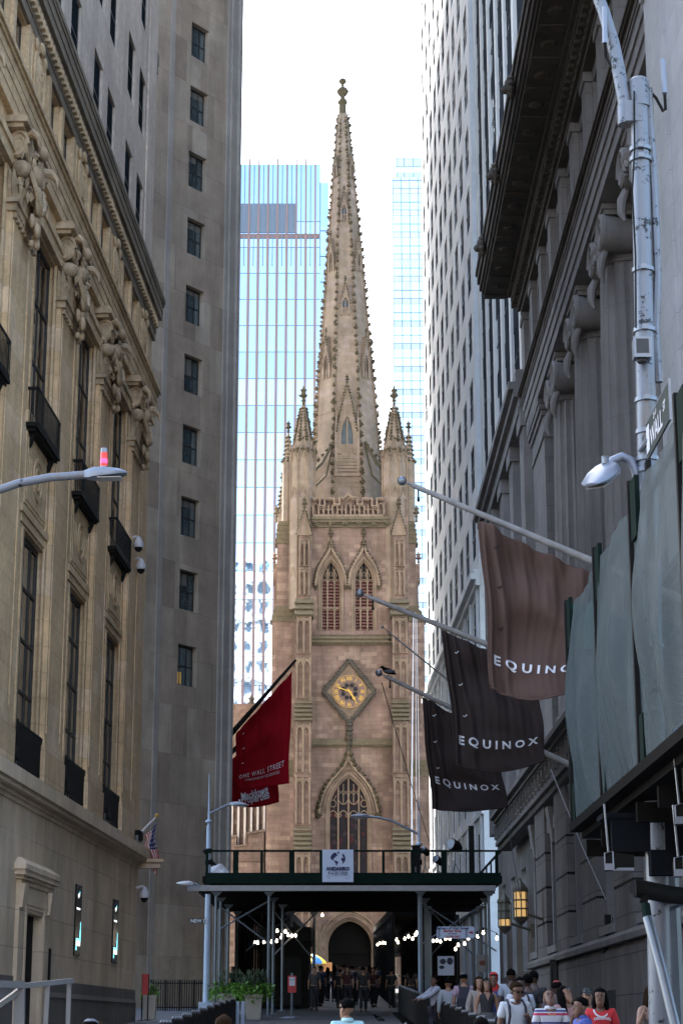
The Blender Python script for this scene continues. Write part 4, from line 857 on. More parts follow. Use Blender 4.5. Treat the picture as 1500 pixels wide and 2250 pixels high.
# side buttresses stepping out beyond the corners
for q, xs in ((-1, (-5.75, -6.15, -6.5)), (1, (6.65, 7.35, 7.7))):
    inn = CX + q*4.6
    b = MB(KT); trs = []
    for (z0, z1, xo) in ((4.2, 22.5, xs[2]), (22.5, 36.2, xs[1]), (37.4, 43.3, xs[0])): b.box(min(inn,xo), max(inn,xo), -2.9, -1.3, z0, z1)
    def step(z0, z1, xa, xb, k=3):
        tr = MB(KT); trs.append(tr)
        for i in range(k):
            xo = xa + (xb-xa)*i/k; a = z0+(z1-z0)*i/k; tr.box(min(inn,xo+q*.12), max(inn,xo+q*.12), -3.0, -1.2, a, a+.12); tr.box(min(inn,xo), max(inn,xo), -2.95, -1.25, a+.12, z0+(z1-z0)*(i+1)/k)
    step(22.4, 23.8, xs[2]+q*.05, xs[1]); step(36.1, 37.5, xs[1]+q*.05, xs[0]); step(43.2, 45.3, xs[0]+q*.1, xs[0]-q*.15, 5)
    sb = b.build('side_buttress', M['brown'], ch); finial(trs[-1], xs[0]+q*.1, -1.4, 45.2, .95); [tr.build('set_off', M['moss'], sb) for tr in trs]
    b = MB(KT); b.box(min(inn,xs[0]+q*.35), max(inn,xs[0]+q*.35), -6.5, -4.9, 4.2, 40.5); b.box(min(inn,xs[1]+q*.45), max(inn,xs[1]+q*.45), -6.4, -5, 4.2, 30); b.box(min(inn,xs[0]+q*.5), max(inn,xs[0]+q*.5), -6.6, -4.8, 40.5, 42.2); finial(b, xs[0]+q*.4, -5.5, 42.0, .9)
    b.build('side_buttress', M['brown'], ch)
for x, n, zb, zt in ((-4.95,-5.5,42,52.0), (-5.55,-8.5,40,48.0), (6.25,-5.5,42,52.0)):   # smaller pinnacles on the flank
    b = MB(KT); b.lathe((x,n,zb), [(.55,0),(.55,zt-zb),(.62,zt-zb+.1),(.5,zt-zb+.25)], 8); f = b.build('flank_pinnacle', M['brown_sp'], ch)
    b = MB(KT); b.lathe((x,n,zt+.2), [(.46,0),(.12,2.6),(.08,2.7)], 8); b.build('cone', M['brown_sp'], f)
    b = MB(KT)
    for k in range(8):
        a = k*math.pi/4
        for j in range(6): r = .46-.056*j; b.blob((x+r*math.cos(a), n+r*math.sin(a), zt+.35+.42*j), .15*rnd.uniform(.8,1.2))
        b.blob((x+.6*math.cos(a), n+.6*math.sin(a), zt+.1), .17)
    finial(b, x, n, zt+2.6, .9); b.build('crockets', M['mossd'], f)
# pierced battlement between the turrets
b = MB(KT); x0, x1 = -2.55, 3.75; W_ = x1-x0
cap = []; pat = [(0,46.95),(.095,46.95),(.095,46.25),(.165,46.25),(.165,46.95),(.30,46.95),(.30,46.4),(.375,46.4),(.375,47.0),(.44,47.0),(.5,47.35),(.56,47.0),(.625,47.0),(.625,46.4),(.70,46.4),(.70,46.95),(.835,46.95),(.835,46.25),(.905,46.25),(.905,46.95),(1,46.95)]
cap = [(x0+W_*u, z) for u, z in pat]; b.ribbon(cap, .2, .12, .5); b.ribbon([(x, z-.14) for x, z in cap], .1, .16, .44)
b.box(x0, x1, .12, .5, 45.25, 45.45)
us = [.0,.08,.15,.22,.275,.345,.41,.465,.535,.59,.655,.725,.78,.85,.92,1.0]
for u in us: b.box(x0+W_*u-.055, x0+W_*u+.055, .2, .42, 45.4, 46.35)
for u, e in zip(us[:-1], us[1:]): cc = x0+W_*(u+e)/2; w2 = W_*(e-u)*.8; tall = e-u > .06 and (abs((u+e)/2-.5) < .1 or abs((u+e)/2-.31) < .04 or abs((u+e)/2-.69) < .04 or u < .01 or e > .99); zt = 46.5 if tall else 46.0; b.ribbon(arch(cc, w2, 45.4, zt-.28, zt, 4), .06, .2, .4)
b.build('battlement', M['brown_trim'], ch)
# ---- spire
def lean(z): return CX - .12 - (z-47)/46*.50
SY = 7.0                                               # the axis stands 7 m behind the front wall
PROF = [(46.5, 3.42), (49.5, 3.2), (57.6, 2.72), (65.2, 2.16), (71.4, 1.72), (78.5, 1.20), (85.75, .66), (88.2, .44)]
def apo(z):
    for (a, p), (c_, q) in zip(PROF[:-1], PROF[1:]):
        if a <= z <= c_: return p + (q-p)*(z-a)/(c_-a)
    return PROF[-1][1]
def oct_(z, r): return [(lean(z)+r/math.cos(math.pi/8)*math.cos(math.pi/8+k*math.pi/4), -SY+r/math.cos(math.pi/8)*math.sin(math.pi/8+k*math.pi/4), z) for k in range(8)]
b = MB(KT); vs = []
for z, r in PROF: vs += oct_(z, r)
b.add(vs, [(i*8+k, i*8+(k+1)%8, (i+1)*8+(k+1)%8, (i+1)*8+k) for i in range(len(PROF)-1) for k in range(8)] + [tuple((len(PROF)-1)*8+k for k in range(8))])
sp = b.build('spire', M['brown_sp'], ch)
b = MB(KT)
for k in range(8):
    a = math.pi/8 + k*math.pi/4; z = 48.0
    rib = [(lean(zz)+(r/math.cos(math.pi/8)+.02)*math.cos(a), -SY+(r/math.cos(math.pi/8)+.02)*math.sin(a), zz) for zz, r in PROF]
    b.tube(rib, [.13,.13,.13,.12,.11,.10,.08,.06], 6)
b.build('ribs', M['brown_trim'], sp)
for k in range(8):
    b = MB(KT); a = math.pi/8 + k*math.pi/4; z = 47.8
    while z < 87.8:
        r = apo(z)/math.cos(math.pi/8); s_ = (.27 - .09*(z-48)/40)*rnd.uniform(.8, 1.2)
        b.blob((lean(z)+(r+s_*.55)*math.cos(a), -SY+(r+s_*.55)*math.sin(a), z), s_); b.blob((lean(z)+(r+s_*1.05)*math.cos(a), -SY+(r+s_*1.05)*math.sin(a), z+s_*.55), s_*.62)
        b.blob((lean(z)+(r+s_*.15)*math.cos(a), -SY+(r+s_*.15)*math.sin(a), z+.42), s_*.6)
        z += (.92 - .12*(z-48)/40)*rnd.uniform(.9, 1.1)
    b.build('crocket_row', M['mossd'], sp)
b = MB(KT); X = lean(90)
b.lathe((X,-SY,88.1), [(.46,0),(.40,.2),(.34,1.2),(.46,1.35),(.5,1.5),(.36,1.75),(.22,1.95),(.24,2.1),(.40,2.25),(.54,2.55),(.56,2.75),(.40,3.0),(.15,3.15),(.14,3.45),(.28,3.55),(.36,3.75),(.32,3.95),(.18,4.05),(.05,4.1)], 16)
for k in range(12): a = k*math.pi/6; b.blob((X+.54*math.cos(a), -SY+.54*math.sin(a), 90.75), .13); b.blob((X+.34*math.cos(a), -SY+.34*math.sin(a), 91.85), .09)
b.build('finial', M['mossd'], sp, smooth=True)
b = MB(KT); b.bar((X,-SY,92.1),(X,-SY,93.6),.07); b.bar((X-.36,-SY,93.25),(X+.36,-SY,93.25),.07); b.build('cross', M['gold'], sp)
def lucarne(az, z0, zt, w, big=False):
    "gabled spire window on the face turned az degrees from the street"
    a = R(az); e = Vector((math.cos(a), -math.sin(a))); nn = Vector((math.sin(a), math.cos(a))); za = z0 + (zt-z0)*.55
    r0, r1 = apo(z0), apo(zt); o = Vector((lean(z0), -SY)) + nn*(r0+.06)
    T = KT @ Matrix(((e.x, nn.x, 0, o.x), (e.y, nn.y, 0, o.y), (0,0,1,0), (0,0,0,1)))
    b = MB(T); d = r0 - r1 + .2; zs = z0 + (za-z0)*.55
    wo = w*.62
    b.prism([(-w/2,z0),(-wo/2,z0),(-wo/2,zs),(-w/2,zs)], -d, .12); b.prism([(wo/2,z0),(w/2,z0),(w/2,zs),(wo/2,zs)], -d, .12)
    A = arch(0, wo, zs, zs, za, 6); h = len(A)//2
    b.prism([(-w/2,zs)] + A[:h+1] + [(0,zt)], -d, .12); b.prism([(w/2,zs),(0,zt)] + A[h:], -d, .12)
    b.ribbon([(-w/2-.05,zs-.1),(0,zt+.05),(w/2+.05,zs-.1)], w*.09, .0, .22)
    b.box(-.03*w-.02, .03*w+.02, -.15, .02, z0, za-.1)
    if big:
        b.box(-w/2-.28, -w/2, -d, .2, z0-1.9, zs+.1); b.box(w/2, w/2+.28, -d, .2, z0-1.9, zs+.1); b.box(-w/2, w/2, -d, .02, z0-1.9, z0)
        for i in range(5): b.box(-w/2, w/2, .02, .18-.03*i, z0-1.75+.32*i, z0-1.5+.32*i)
        b.box(-w/2-.34, w/2+.34, -d, .3, z0-2.2, z0-1.9); b.box(-w/2-.2, w/2+.2, -d, .14, 46, z0-2.2)
        for q in (-1, 1): b.taper((q*(w/2+.14)-.14,-.1),(q*(w/2+.14)+.14,.2),zs+.1,(q*(w/2+.14)-.03,0),(q*(w/2+.14)+.03,.05),zs+2.2)
        b.ribbon(arch(0, wo*.9, zs, zs, za-.1, 5), .07, -.1, .04); b.ribbon([(-.2,za+.3),(0,za+.75),(.2,za+.3),(0,za+.1)], .06, .1, .16, closed=True)
    f = b.build('lucarne', M['brown_sp'], sp)
    b = MB(T); b.prism(arch(0, wo, z0, zs, za, 6), -d-.05, -.12); b.build('opening', M['win'] if not big else M['win_dull'], f)
    b = MB(T); crockets(b, [(-w/2,zs),(0,zt)], .15, .055*w+.05, .3); crockets(b, [(0,zt),(w/2,zs)], .15, .055*w+.05, .3); finial(b, 0, .1, zt, .3+.2*w); b.build('crockets', M['mossd'], f)
lucarne(0, 52.4, 59.0, 1.75, True)
for z0, z1, w in ((66.4, 69.6, .85), (76.3, 79.3, .7)): lucarne(0, z0, z1, w)
for az in (-45, 45):
    for z0, z1, w in ((60.2, 64.4, .95), (71.2, 74.6, .8), (81.2, 83.6, .55)): lucarne(az, z0, z1, w)
b = MB(KT)                                             # flying struts from turrets to the spire base
for q in (-1, 1):
    tx = CX + q*4.1
    for j in range(6): t = j/6; b.blob((tx - q*(.6+2.1*t), -1.6-2.6*t, 50.2+3.6*t), .2)
    b.tube([(tx-q*.5,-1.4,49.6),(tx-q*1.6,-2.8,51.2),(tx-q*2.6,-4.2,53.6)], .16, 6); b.tube([(tx-q*.5,-1.4,47.4),(tx-q*1.1,-2.2,48.9),(tx-q*2.0,-3.4,50.2),(tx-q*2.6,-4.2,53.2)], .1, 6)
b.build('flying_struts', M['mossd'], sp)
# ---- clock
CZ = 29.57; CXK = .68
b = MB(KT); dia = [(CXK, CZ+2.75),(CXK+2.2, CZ+.0),(CXK, CZ-2.75),(CXK-2.2, CZ+.0)]
b.ribbon(dia, .34, .0, .36, closed=True); ck = b.build('clock', M['soot'], ch); ck['label'] = 'diamond framed gilt clock'
b = MB(KT); crockets(b, dia + dia[:1], .3, .17, .3); crockets(b, dia[::-1] + dia[-1:], .2, .13, .34)
for k in range(5): b.lathe((CXK,.2,CZ-3.1-.42*k), [(.12,0),(.34-.02*k,.12),(.30,.3),(.12,.42)], 8)
finial(b, CXK, .2, 24.3, .9); b.build('carved_edge', M['soot'], ck)
b = MB(KT); b.prism([(CXK, CZ+2.6),(CXK-2.05, CZ),(CXK, CZ-2.6),(CXK+2.05, CZ)], .02, .10); 
for q in (-1, 1):
    ring = [(CXK+.38*math.cos(t*math.pi/7), CZ+q*1.72+.38*math.sin(t*math.pi/7)) for t in range(14)]; b.ribbon(ring, .08, .1, .17, closed=True)
    for t in range(3): a = t*2.1+.5; b.ribbon([(CXK+.18*math.cos(a)+.14*math.cos(u*.9), CZ+q*1.72+.18*math.sin(a)+.14*math.sin(u*.9)) for u in range(7)], .05, .1, .15, closed=True)
b.build('panel', M['brown_trim'], ck)
b = MB(KT); n = 40
for r0, r1, d in ((.86, 1.46, .2),): b.add([(CXK+r*math.cos(2*math.pi*j/n), dd_, CZ+r*math.sin(2*math.pi*j/n)) for r, dd_ in ((r0,.1),(r0,d),(r1,d),(r1,.1)) for j in range(n)], [(i*n+j, i*n+(j+1)%n, (i+1)*n+(j+1)%n, (i+1)*n+j) for i in range(3) for j in range(n)])
for k in range(8):
    a = k*math.pi/4 + math.pi/8; b.ribbon([(CXK+.58*math.cos(a)+.225*math.cos(t*math.pi/6), CZ+.58*math.sin(a)+.225*math.sin(t*math.pi/6)) for t in range(12)], .06, .09, .17, closed=True)
b.build('dial', mat('clock_dial_stone', (.155,.095,.070), .8, var=.2), ck)
b = MB(KT)
for k in range(8):
    a = k*math.pi/4 + math.pi/8; b.prism([(CXK+.58*math.cos(a)+.19*math.cos(t*math.pi/6), CZ+.58*math.sin(a)+.19*math.sin(t*math.pi/6)) for t in range(12)], .10, .125)
b.build('dark_rounds', M['dark'], ck)
b = MB(KT)
for h, s_ in enumerate(('XII','I','II','III','IIII','V','VI','VII','VIII','IX','X','XI')):
    a = math.pi/2 - h*math.pi/6
    up = Vector((math.cos(a), math.sin(a))); rt = Vector((math.sin(a), -math.cos(a)))
    b.text(s_, .44, lambda x, y: (CXK+up.x*(1.0+y)+rt.x*x*.95, .225, CZ+up.y*(1.0+y)+rt.y*x*.95), bold=.012)
b.build('numerals', M['gold'], ck)
b = MB(KT); n = 40
b.ribbon([(CXK+1.43*math.cos(t*math.pi/20), CZ+1.43*math.sin(t*math.pi/20)) for t in range(40)], .03, .2, .225, closed=True)
def hand(ang, L, w):
    a = math.pi/2 - R(ang); u = Vector((math.cos(a), math.sin(a))); v = Vector((-u.y, u.x)); f = lambda p, q: (CXK+u.x*p+v.x*q, CZ+u.y*p+v.y*q)
    return [f(-.25,-w*.5), f(L*.55,-w*.5), f(L*.62,-w*1.3), f(L*.7,-w*.5), f(L,0), f(L*.7,w*.5), f(L*.62,w*1.3), f(L*.55,w*.5), f(-.25,w*.5)]
b.prism(hand(290, 1.42, .09), .26, .29); b.prism(hand(147, 1.15, .13), .30, .33); b.prism([(CXK+.12*math.cos(t*math.pi/5), CZ+.12*math.sin(t*math.pi/5)) for t in range(10)], .24, .35)
b.build('hands', M['gold'], ck)
# ---- nave and aisle seen left of the tower
b = MB(KT); b.box(-16, -4.7, -40, -9.0, 4.2, 24.5); b.taper((-16,-40),(-4.7,-9),24.5,(-10,-40),(-4.7,-9),30); b.box(6, 16, -40, -9, 4.2, 24.5)
for k in range(10): x = -11.6 + k*.58; b.box(x-.06, x+.06, -9, -8.75, 15.5, 23.8)
b.build('nave', M['brown'], ch)
b = MB(KT)
for k in range(10): x = -11.6 + k*.58; b.box(x-.10, x+.10, -8.75, -8.55, 15.5, 23.0)
b.box(-12, -5, -9, -8.6, 23.4, 24.7); b.build('nave_mullions', mat('pale_mullions', (.52,.44,.38), .8), ch)
b = MB(KT)
pts = [(-12,12.0),(-12,16.6),(-10.9,16.6),(-10.9,17.6),(-9.4,17.8),(-9.4,16.9),(-8.5,17.0),(-8.5,18.0),(-6.9,18.3),(-6.9,12.0)]
b.prism(pts, -8.4, -7.2); b.ribbon(pts[1:-1], .22, -8.5, -7.05); b.box(-12, -6.9, -8.4, -7.1, 15.6, 15.9); b.box(-12, -4.6, -8.4, -7.3, 4.2, 12.2)
b.build('porch_battlement', M['brown'], ch)
b = MB(KT)
for x, z, s_ in ((-8.3, 27.0, 1.5), (-9.6, 25.5, 1.3), (-10.9, 24.2, 1.1), (-11.7, 23.4, 1.0)):
    b.taper((x-.45,-10.2),(x+.45,-9.3),z-4,(x-.4,-10.2),(x+.4,-9.3),z); b.lathe((x,-9.75,z), [(.5,0),(.4,.3),(.14,2.0*s_/1.3)], 8)
    for j in range(14): t = (j//2)/7; b.blob((x+(.5-.36*t)*(1 if j % 2 else -1), -9.6, z+.2+1.8*t*s_/1.3), .19)
    finial(b, x, -9.75, z+1.7*s_/1.3, s_*.8)
b.build('nave_pinnacles', M['soot'], ch)
# ================================================================ street: sheds, poles, flags, signs
IDT = None
def V(*a): return Vector(a)
# ---- sidewalk bridge across the street
SY0, SY1 = 72.0, 85.6; X0, X1 = -5.15, 5.95
sh = thing('street_shed', 'dark green scaffold shed spanning the street on steel pipe legs', 'scaffold', (0.3, SY0, gz(72)))
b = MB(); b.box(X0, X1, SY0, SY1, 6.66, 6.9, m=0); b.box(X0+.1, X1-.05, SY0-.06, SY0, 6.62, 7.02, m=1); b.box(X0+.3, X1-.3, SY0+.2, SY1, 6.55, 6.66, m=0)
sd_ = b.build('deck', [M['woodk'], M['green']], sh)
b = MB(); b.box(X0-.55, X1-.25, SY0-.05, SY0+.12, 6.36, 6.56)
for k in range(22): x = X0-.4 + k*.5; b.box(x-.03, x+.03, SY0-.075, SY0-.05, 6.36, 6.56)
b.build('front_beam', M['steel'], sh)
b = MB()
for k in range(1, 13): y = SY0 + k*1.1; b.box(X0-.2, X1-.2, y-.06, y+.06, 6.33, 6.55)
b.build('joists', M['woodk'], sh)
b = MB(); zt = 7.86
b.box(X0, X1, SY0-.02, SY0+.06, zt-.07, zt); b.box(X0, X0+.07, SY0+.06, SY1, zt-.07, zt); b.box(X1-.07, X1, SY0+.06, SY1, zt-.07, zt); b.box(X0+.07, X1-.07, SY1-.07, SY1, zt-.07, zt)
for px in (455, 518, 575, 641, 705, 842, 905, 975, 1091): x = P(px, 1900, SY0).x; w = .1 if px in (518, 641, 975) else .05; b.box(x-w, x+w, SY0+.0, SY0+.08, 6.9, zt-.07)
for k in range(1, 6): y = SY0+k*2.4; b.box(X0+.005, X0+.065, y-.04, y+.04, 6.9, zt-.07); b.box(X1-.065, X1-.005, y-.04, y+.04, 6.9, zt-.07)
b.build('railing', M['green'], sh)
for px, y in ((473, 72.1), (590, 72.1), (925, 72.1), (1075, 72.1), (483, 75.5), (600, 75.5), (935, 76), (1068, 76), (500, 80), (620, 80), (940, 81), (1058, 81), (520, 85), (640, 85), (690, 85.4), (945, 85), (1040, 85)):
    x = P(px, 2100, y).x; b = MB(); b.tube([(x,y,gz(y)),(x,y,6.34)], .055, 8); b.box(x-.16, x+.16, y-.16, y+.16, gz(y)-.01, gz(y)+.03); b.taper((x-.06,y-.06),(x+.06,y+.06),6.18,(x-.2,y-.1),(x+.2,y+.1),6.34); b.build('post', M['pipe'], sh)
def brace(p, q, y, y2=None): b = MB(); a = P(*p, y); c = P(*q, y2 or y); b.tube([a, c], .035, 6); b.build('brace', M['pipe'], sh)
brace((483,1992),(600,2080),72.4); brace((483,2042),(590,1980),72.5); brace((925,1983),(1090,2090),72.4); brace((925,2075),(1075,1978),72.5)
for p, q, y in (((600,2000),(690,2110),80), ((690,2010),(600,2100),80.2), ((540,2005),(640,2095),85), ((640,2010),(540,2090),85.2), ((945,2000),(1040,2100),85), ((1040,2000),(945,2100),85.2)): brace(p, q, y)
# ---- side sheds along both pavements beyond
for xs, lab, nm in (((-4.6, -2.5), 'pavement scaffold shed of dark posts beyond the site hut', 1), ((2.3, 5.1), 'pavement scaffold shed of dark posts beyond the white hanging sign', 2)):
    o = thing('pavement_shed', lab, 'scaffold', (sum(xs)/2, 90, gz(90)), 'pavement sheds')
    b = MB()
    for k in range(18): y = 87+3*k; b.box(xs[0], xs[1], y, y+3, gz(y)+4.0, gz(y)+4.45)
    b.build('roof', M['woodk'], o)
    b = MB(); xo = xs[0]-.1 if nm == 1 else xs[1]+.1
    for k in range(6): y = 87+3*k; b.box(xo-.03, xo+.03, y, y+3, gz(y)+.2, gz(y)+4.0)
    b.build('shade_wall', M['woodk'], o)  # dark wall added to deepen the gloom under the shed
    for k in range(18):
        y = 87 + 3*k
        for x in xs + (((xs[0]+xs[1])/2,) if k < 12 else ()): 
            b = MB(); b.tube([(x,y,gz(y)),(x,y,gz(y)+4)], .07 if nm == 1 else .085, 6); b.build('post', M['iron'], o)
    for x in xs + ((xs[0]+xs[1])/2,):
        b = MB()
        for k in range(17): y = 87 + 3*k; b.tube([(x,y,gz(y)+2.4),(x,y+3,gz(y)+3.9)], .04, 5); b.tube([(x,y+3,gz(y)+2.4),(x,y,gz(y)+3.9)], .04, 5); b.tube([(x,y,gz(y)+1.1),(x,y+3,gz(y)+1.2)], .035, 5)
        b.build('bracing', M['iron'], o)
# dark site hut left inside the shed
o = thing('site_hut', 'dark plywood site hut under the shed', 'hut', (-1.9, 86, gz(86)))
b = MB(); b.box(-3.4, -1.4, 84.2, 90, gz(86), gz(86)+2.75); b.build('walls', M['woodk'], o); b = MB(); b.box(-3.5, -1.3, 84.0, 90.1, gz(86)+2.75, gz(86)+3.35); b.build('fascia', M['iron'], o)
b = MB(); b.box(-2.5, -1.7, 84.14, 84.2, gz(86)+.1, gz(86)+2.1); b.build('door', M['iron'], o)
# ---- banner on the shed rail
M['blueink'] = mat('navy_ink', (.012,.014,.075), .6); M['paleblue'] = mat('pale_vinyl_banner', (.50,.56,.68), .55, var=.05); M['greyblue'] = mat('grey_blue_print', (.40,.46,.58), .6); M['red'] = mat('red_paint', (.40,.02,.025), .5); M['redink'] = mat('red_ink', (.35,.03,.05), .6)
def globe_parts(b, f, m=0):
    "continents of a globe emblem, unit disc"
    shapes = [[(-.95,.05),(-.92,.35),(-.75,.62),(-.55,.82),(-.35,.86),(-.15,.80),(-.2,.62),(-.05,.55),(-.12,.38),(-.32,.28),(-.45,.08),(-.62,-.08),(-.55,-.2),(-.42,-.28),(-.62,-.26),(-.82,-.12)],
              [(-.12,.92),(.02,.99),(.18,.93),(.2,.78),(.08,.66),(0,.78)], [(-.46,-.28),(-.3,-.25),(.02,-.45),(.08,-.55),(-.05,-.72),(-.14,-1.0),(-.26,-.85),(-.3,-.62),(-.46,-.45)],
              [(.52,.82),(.72,.66),(.88,.42),(.98,.12),(.97,-.15),(.86,-.42),(.7,-.65),(.52,-.78),(.6,-.55),(.62,-.38),(.45,-.28),(.4,-.08),(.5,.12),(.68,.14),(.8,.08),(.66,.26),(.56,.34),(.55,.52),(.62,.62)]]
    for s_ in shapes: b.add([f(x, y) for x, y in s_], [tuple(range(len(s_)))], m)
o = thing('banner', 'pale blue square banner with globe emblem on the shed railing', 'banner', P(742, 1940, 71.9))
a = P(708, 1938, 71.9); c = P(776, 1867, 71.9); b = MB(); b.box(a.x, c.x, 71.88, 71.94, a.z, c.z); b.build('sheet', M['paleblue'], o)
w = c.x-a.x; h = c.z-a.z; FX = lambda u, v: (a.x+w*u, 71.874, a.z+h*v)
b = MB(); globe_parts(b, lambda x, y: FX(.5+.25*x, .72+.22*y)); b.build('emblem', M['blueink'], o)
b = MB()
for t, s_, v, bo in (('ANDAMRO', .17, .36, .012), ('CONTRACTING LLC', .082, .31, .0), ('914-251-5325', .13, .225, .004)): b.text(t, s_, lambda x, y, v=v: FX(.5+x/w, v+y/h), bold=bo)
b.text('GENERAL CONTRACTORS & RESTORATION', .045, lambda x, y: FX(.5+x/w, .175+y/h)); b.text('NYC', .06, lambda x, y: FX(.22+x/w, .1+y/h)); b.text('INSURED', .04, lambda x, y: FX(.8+x/w, .1+y/h))
b.build('lettering', M['blueink'], o)
b = MB(); b.add([FX(.22,.425),FX(.8,.425),FX(.8,.44),FX(.22,.44)], [(0,1,2,3)]); b.build('rule', M['greyblue'], o)
# ---- barber sign
o = thing('hanging_sign', 'white rounded sign with red arrow hung on the shed braces', 'sign', P(1000, 2062, 72.2))
a = P(959, 2062, 72.2); c = P(1041, 2036, 72.2); w = c.x-a.x; h = c.z-a.z; FS = lambda u, v: (a.x+w*u, 72.165, a.z+h*v)
b = MB(); rr = []
for cx_, cz_, s0 in ((c.x-.06, c.z-.06, 0), (a.x+.06, c.z-.06, 1), (a.x+.06, a.z+.06, 2), (c.x-.06, a.z+.06, 3)): rr += [(cx_+.06*math.cos((s0+t/4)*math.pi/2), cz_+.06*math.sin((s0+t/4)*math.pi/2)) for t in range(5)]
b.prism(rr, 72.17, 72.21); b.build('panel', M['paleblue'], o)
b = MB()
for t, s_, v in (('Barbers of Wall Street', .13, .76), ('By Appointment', .05, .36)): b.text(t, s_, lambda x, y, v=v: FS(.42+x/w, v+y/h), bold=.004)
for u in (.06, .79):
    for k in range(5): b.add([FS(u-.03,.1+.16*k),FS(u+.03,.2+.16*k),FS(u+.03,.28+.16*k),FS(u-.03,.18+.16*k)], [(0,1,2,3)])
b.build('lettering', M['blueink'], o)
b = MB(); b.text('Barber Shop', .13, lambda x, y: FS(.42+x/w, .53+y/h), bold=.006); b.text('212-509-0007', .10, lambda x, y: FS(.42+x/w, .08+y/h), bold=.004)
b.add([FS(.85,.43),FS(.92,.43),FS(.92,.30),FS(.975,.5),FS(.92,.70),FS(.92,.57),FS(.85,.57)], [tuple(range(7))]); b.build('red_print', M['redink'], o)
# ---- posters behind the crowd
M['poster'] = stone('poster_print', (.30,.36,.45), (.04,.05,.08), (.2,.2,.2), .37, .31, .0, .6, .5, jm=0); M['poster2'] = mat('pale_poster', (.20,.19,.20), .6, var=.1); M['orange'] = mat('orange_print', (.30,.11,.04), .6)
def poster(px, py, pw, ph, Y, lab, mt, mt2, kind):
    p = P(px, py, Y); w = pw/4200*Y; h = ph/4200*Y; o = thing('poster', lab, 'poster', p, 'posters under the shed'); b = MB(); b.box(p.x-w/2, p.x+w/2, Y, Y+.05, p.z-h/2, p.z+h/2); b.build('sheet', mt, o); b = MB()
    if kind: b.ell((p.x,Y-.003,p.z+.02), w*.32, .004, h*.16, 14, 4)
    else: b.ell((p.x-.18*w,Y-.003,p.z+.22*h), w*.2, .004, h*.15, 14, 4); b.ell((p.x+.25*w,Y-.003,p.z+.24*h), w*.2, .004, h*.2, 14, 4); b.ell((p.x-.25*w,Y-.003,p.z-.08*h), w*.17, .004, h*.1, 14, 4)
    b.build('print', mt2, o); return o
poster(979, 2122, 35, 40, 76, 'pale blue poster with dark round shapes behind the crowd', M['paleblue'], mat('dark_print', (.03,.03,.06), .6), 0); poster(1060, 2117, 26, 36, 78, 'dim grey poster with a rust red patch beside the outer shed post', M['poster2'], mat('rust_print', (.12,.03,.02), .6), 1)
# ---- bulbs on festoon wires under the shed
M['bulb'] = mat('lit_bulb', (.8,.7,.6), .4, emit=(1,.82,.62), es=2.6)
bulb0 = None
bl = [(609,2046,80),(627,2047,80),(633,2055,80),(641,2057,80),(649,2056,80),(618,2060,80),(620,2052,80),(566,2072,79),(580,2070,79),(597,2070,79),(608,2068,79),(560,2072,88),(708,2011,85),(602,2105,88),(685,2071,110),(677,2070,112),
      (829,2076,108),(834,2073,105),(841,2072,102),(847,2073,99),(853,2070,97),(856,2071,95),(862,2067,92),(871,2065,90),(874,2071,89),(889,2063,87),(897,2058,85),(906,2063,83),(912,2055,81),(915,2050,80),(941,2071,90),(951,2068,88),(959,2067,86),(967,2069,84),(978,2063,82),(988,2063,81),(1000,2086,80),(1006,2077,79),(1020,2074,78),(1028,2062,77),(1048,2059,75.5),(1061,2050,74),(1091,2062,74.5)]
for i, (px, py, Y) in enumerate(bl):
    p = P(px, py, Y)
    if bulb0 is None:
        b = MB(); b.lathe((p.x,p.y,p.z), [(.005,-.06),(.04,-.045),(.052,-.01),(.045,.03),(.026,.06),(.022,.10)], 10); bulb0 = b.build('light_bulb', M['bulb'], loc=p, smooth='all'); tag(bulb0, 'small glowing bare bulb strung under the dark shed roof', 'light bulb', 'festoon bulbs under the shed'); o = bulb0
        b = MB(); b.tube([(p.x,p.y,p.z+.09),(p.x,p.y,p.z+.19)], .03, 8); b.build('socket', M['iron'], o)
    else: o = copy_tree(bulb0, loc=p)
    if i == 6: tag(o)
for i, js in enumerate(([11,7,8,9,10,5,0,1,2,3,4], [16,17,18,19,20,21,22,23,24,25,26,27,28,29], [30,31,32,33,34,35], [36,37,38,39,40,41,42])):
    b = MB(); b.tube([P(*bl[j]) + V(0,0,.2) for j in js], .014, 5); tag(b.build('festoon_cable', M['iron']), ('black cable of the bulb string over the site hut','black cable of the long bulb string running back to the church door','black cable of the short bulb string below the white sign','black cable of the bulb string rising to the outer shed post beside the lanterns')[i], 'cable', 'bulb cables')
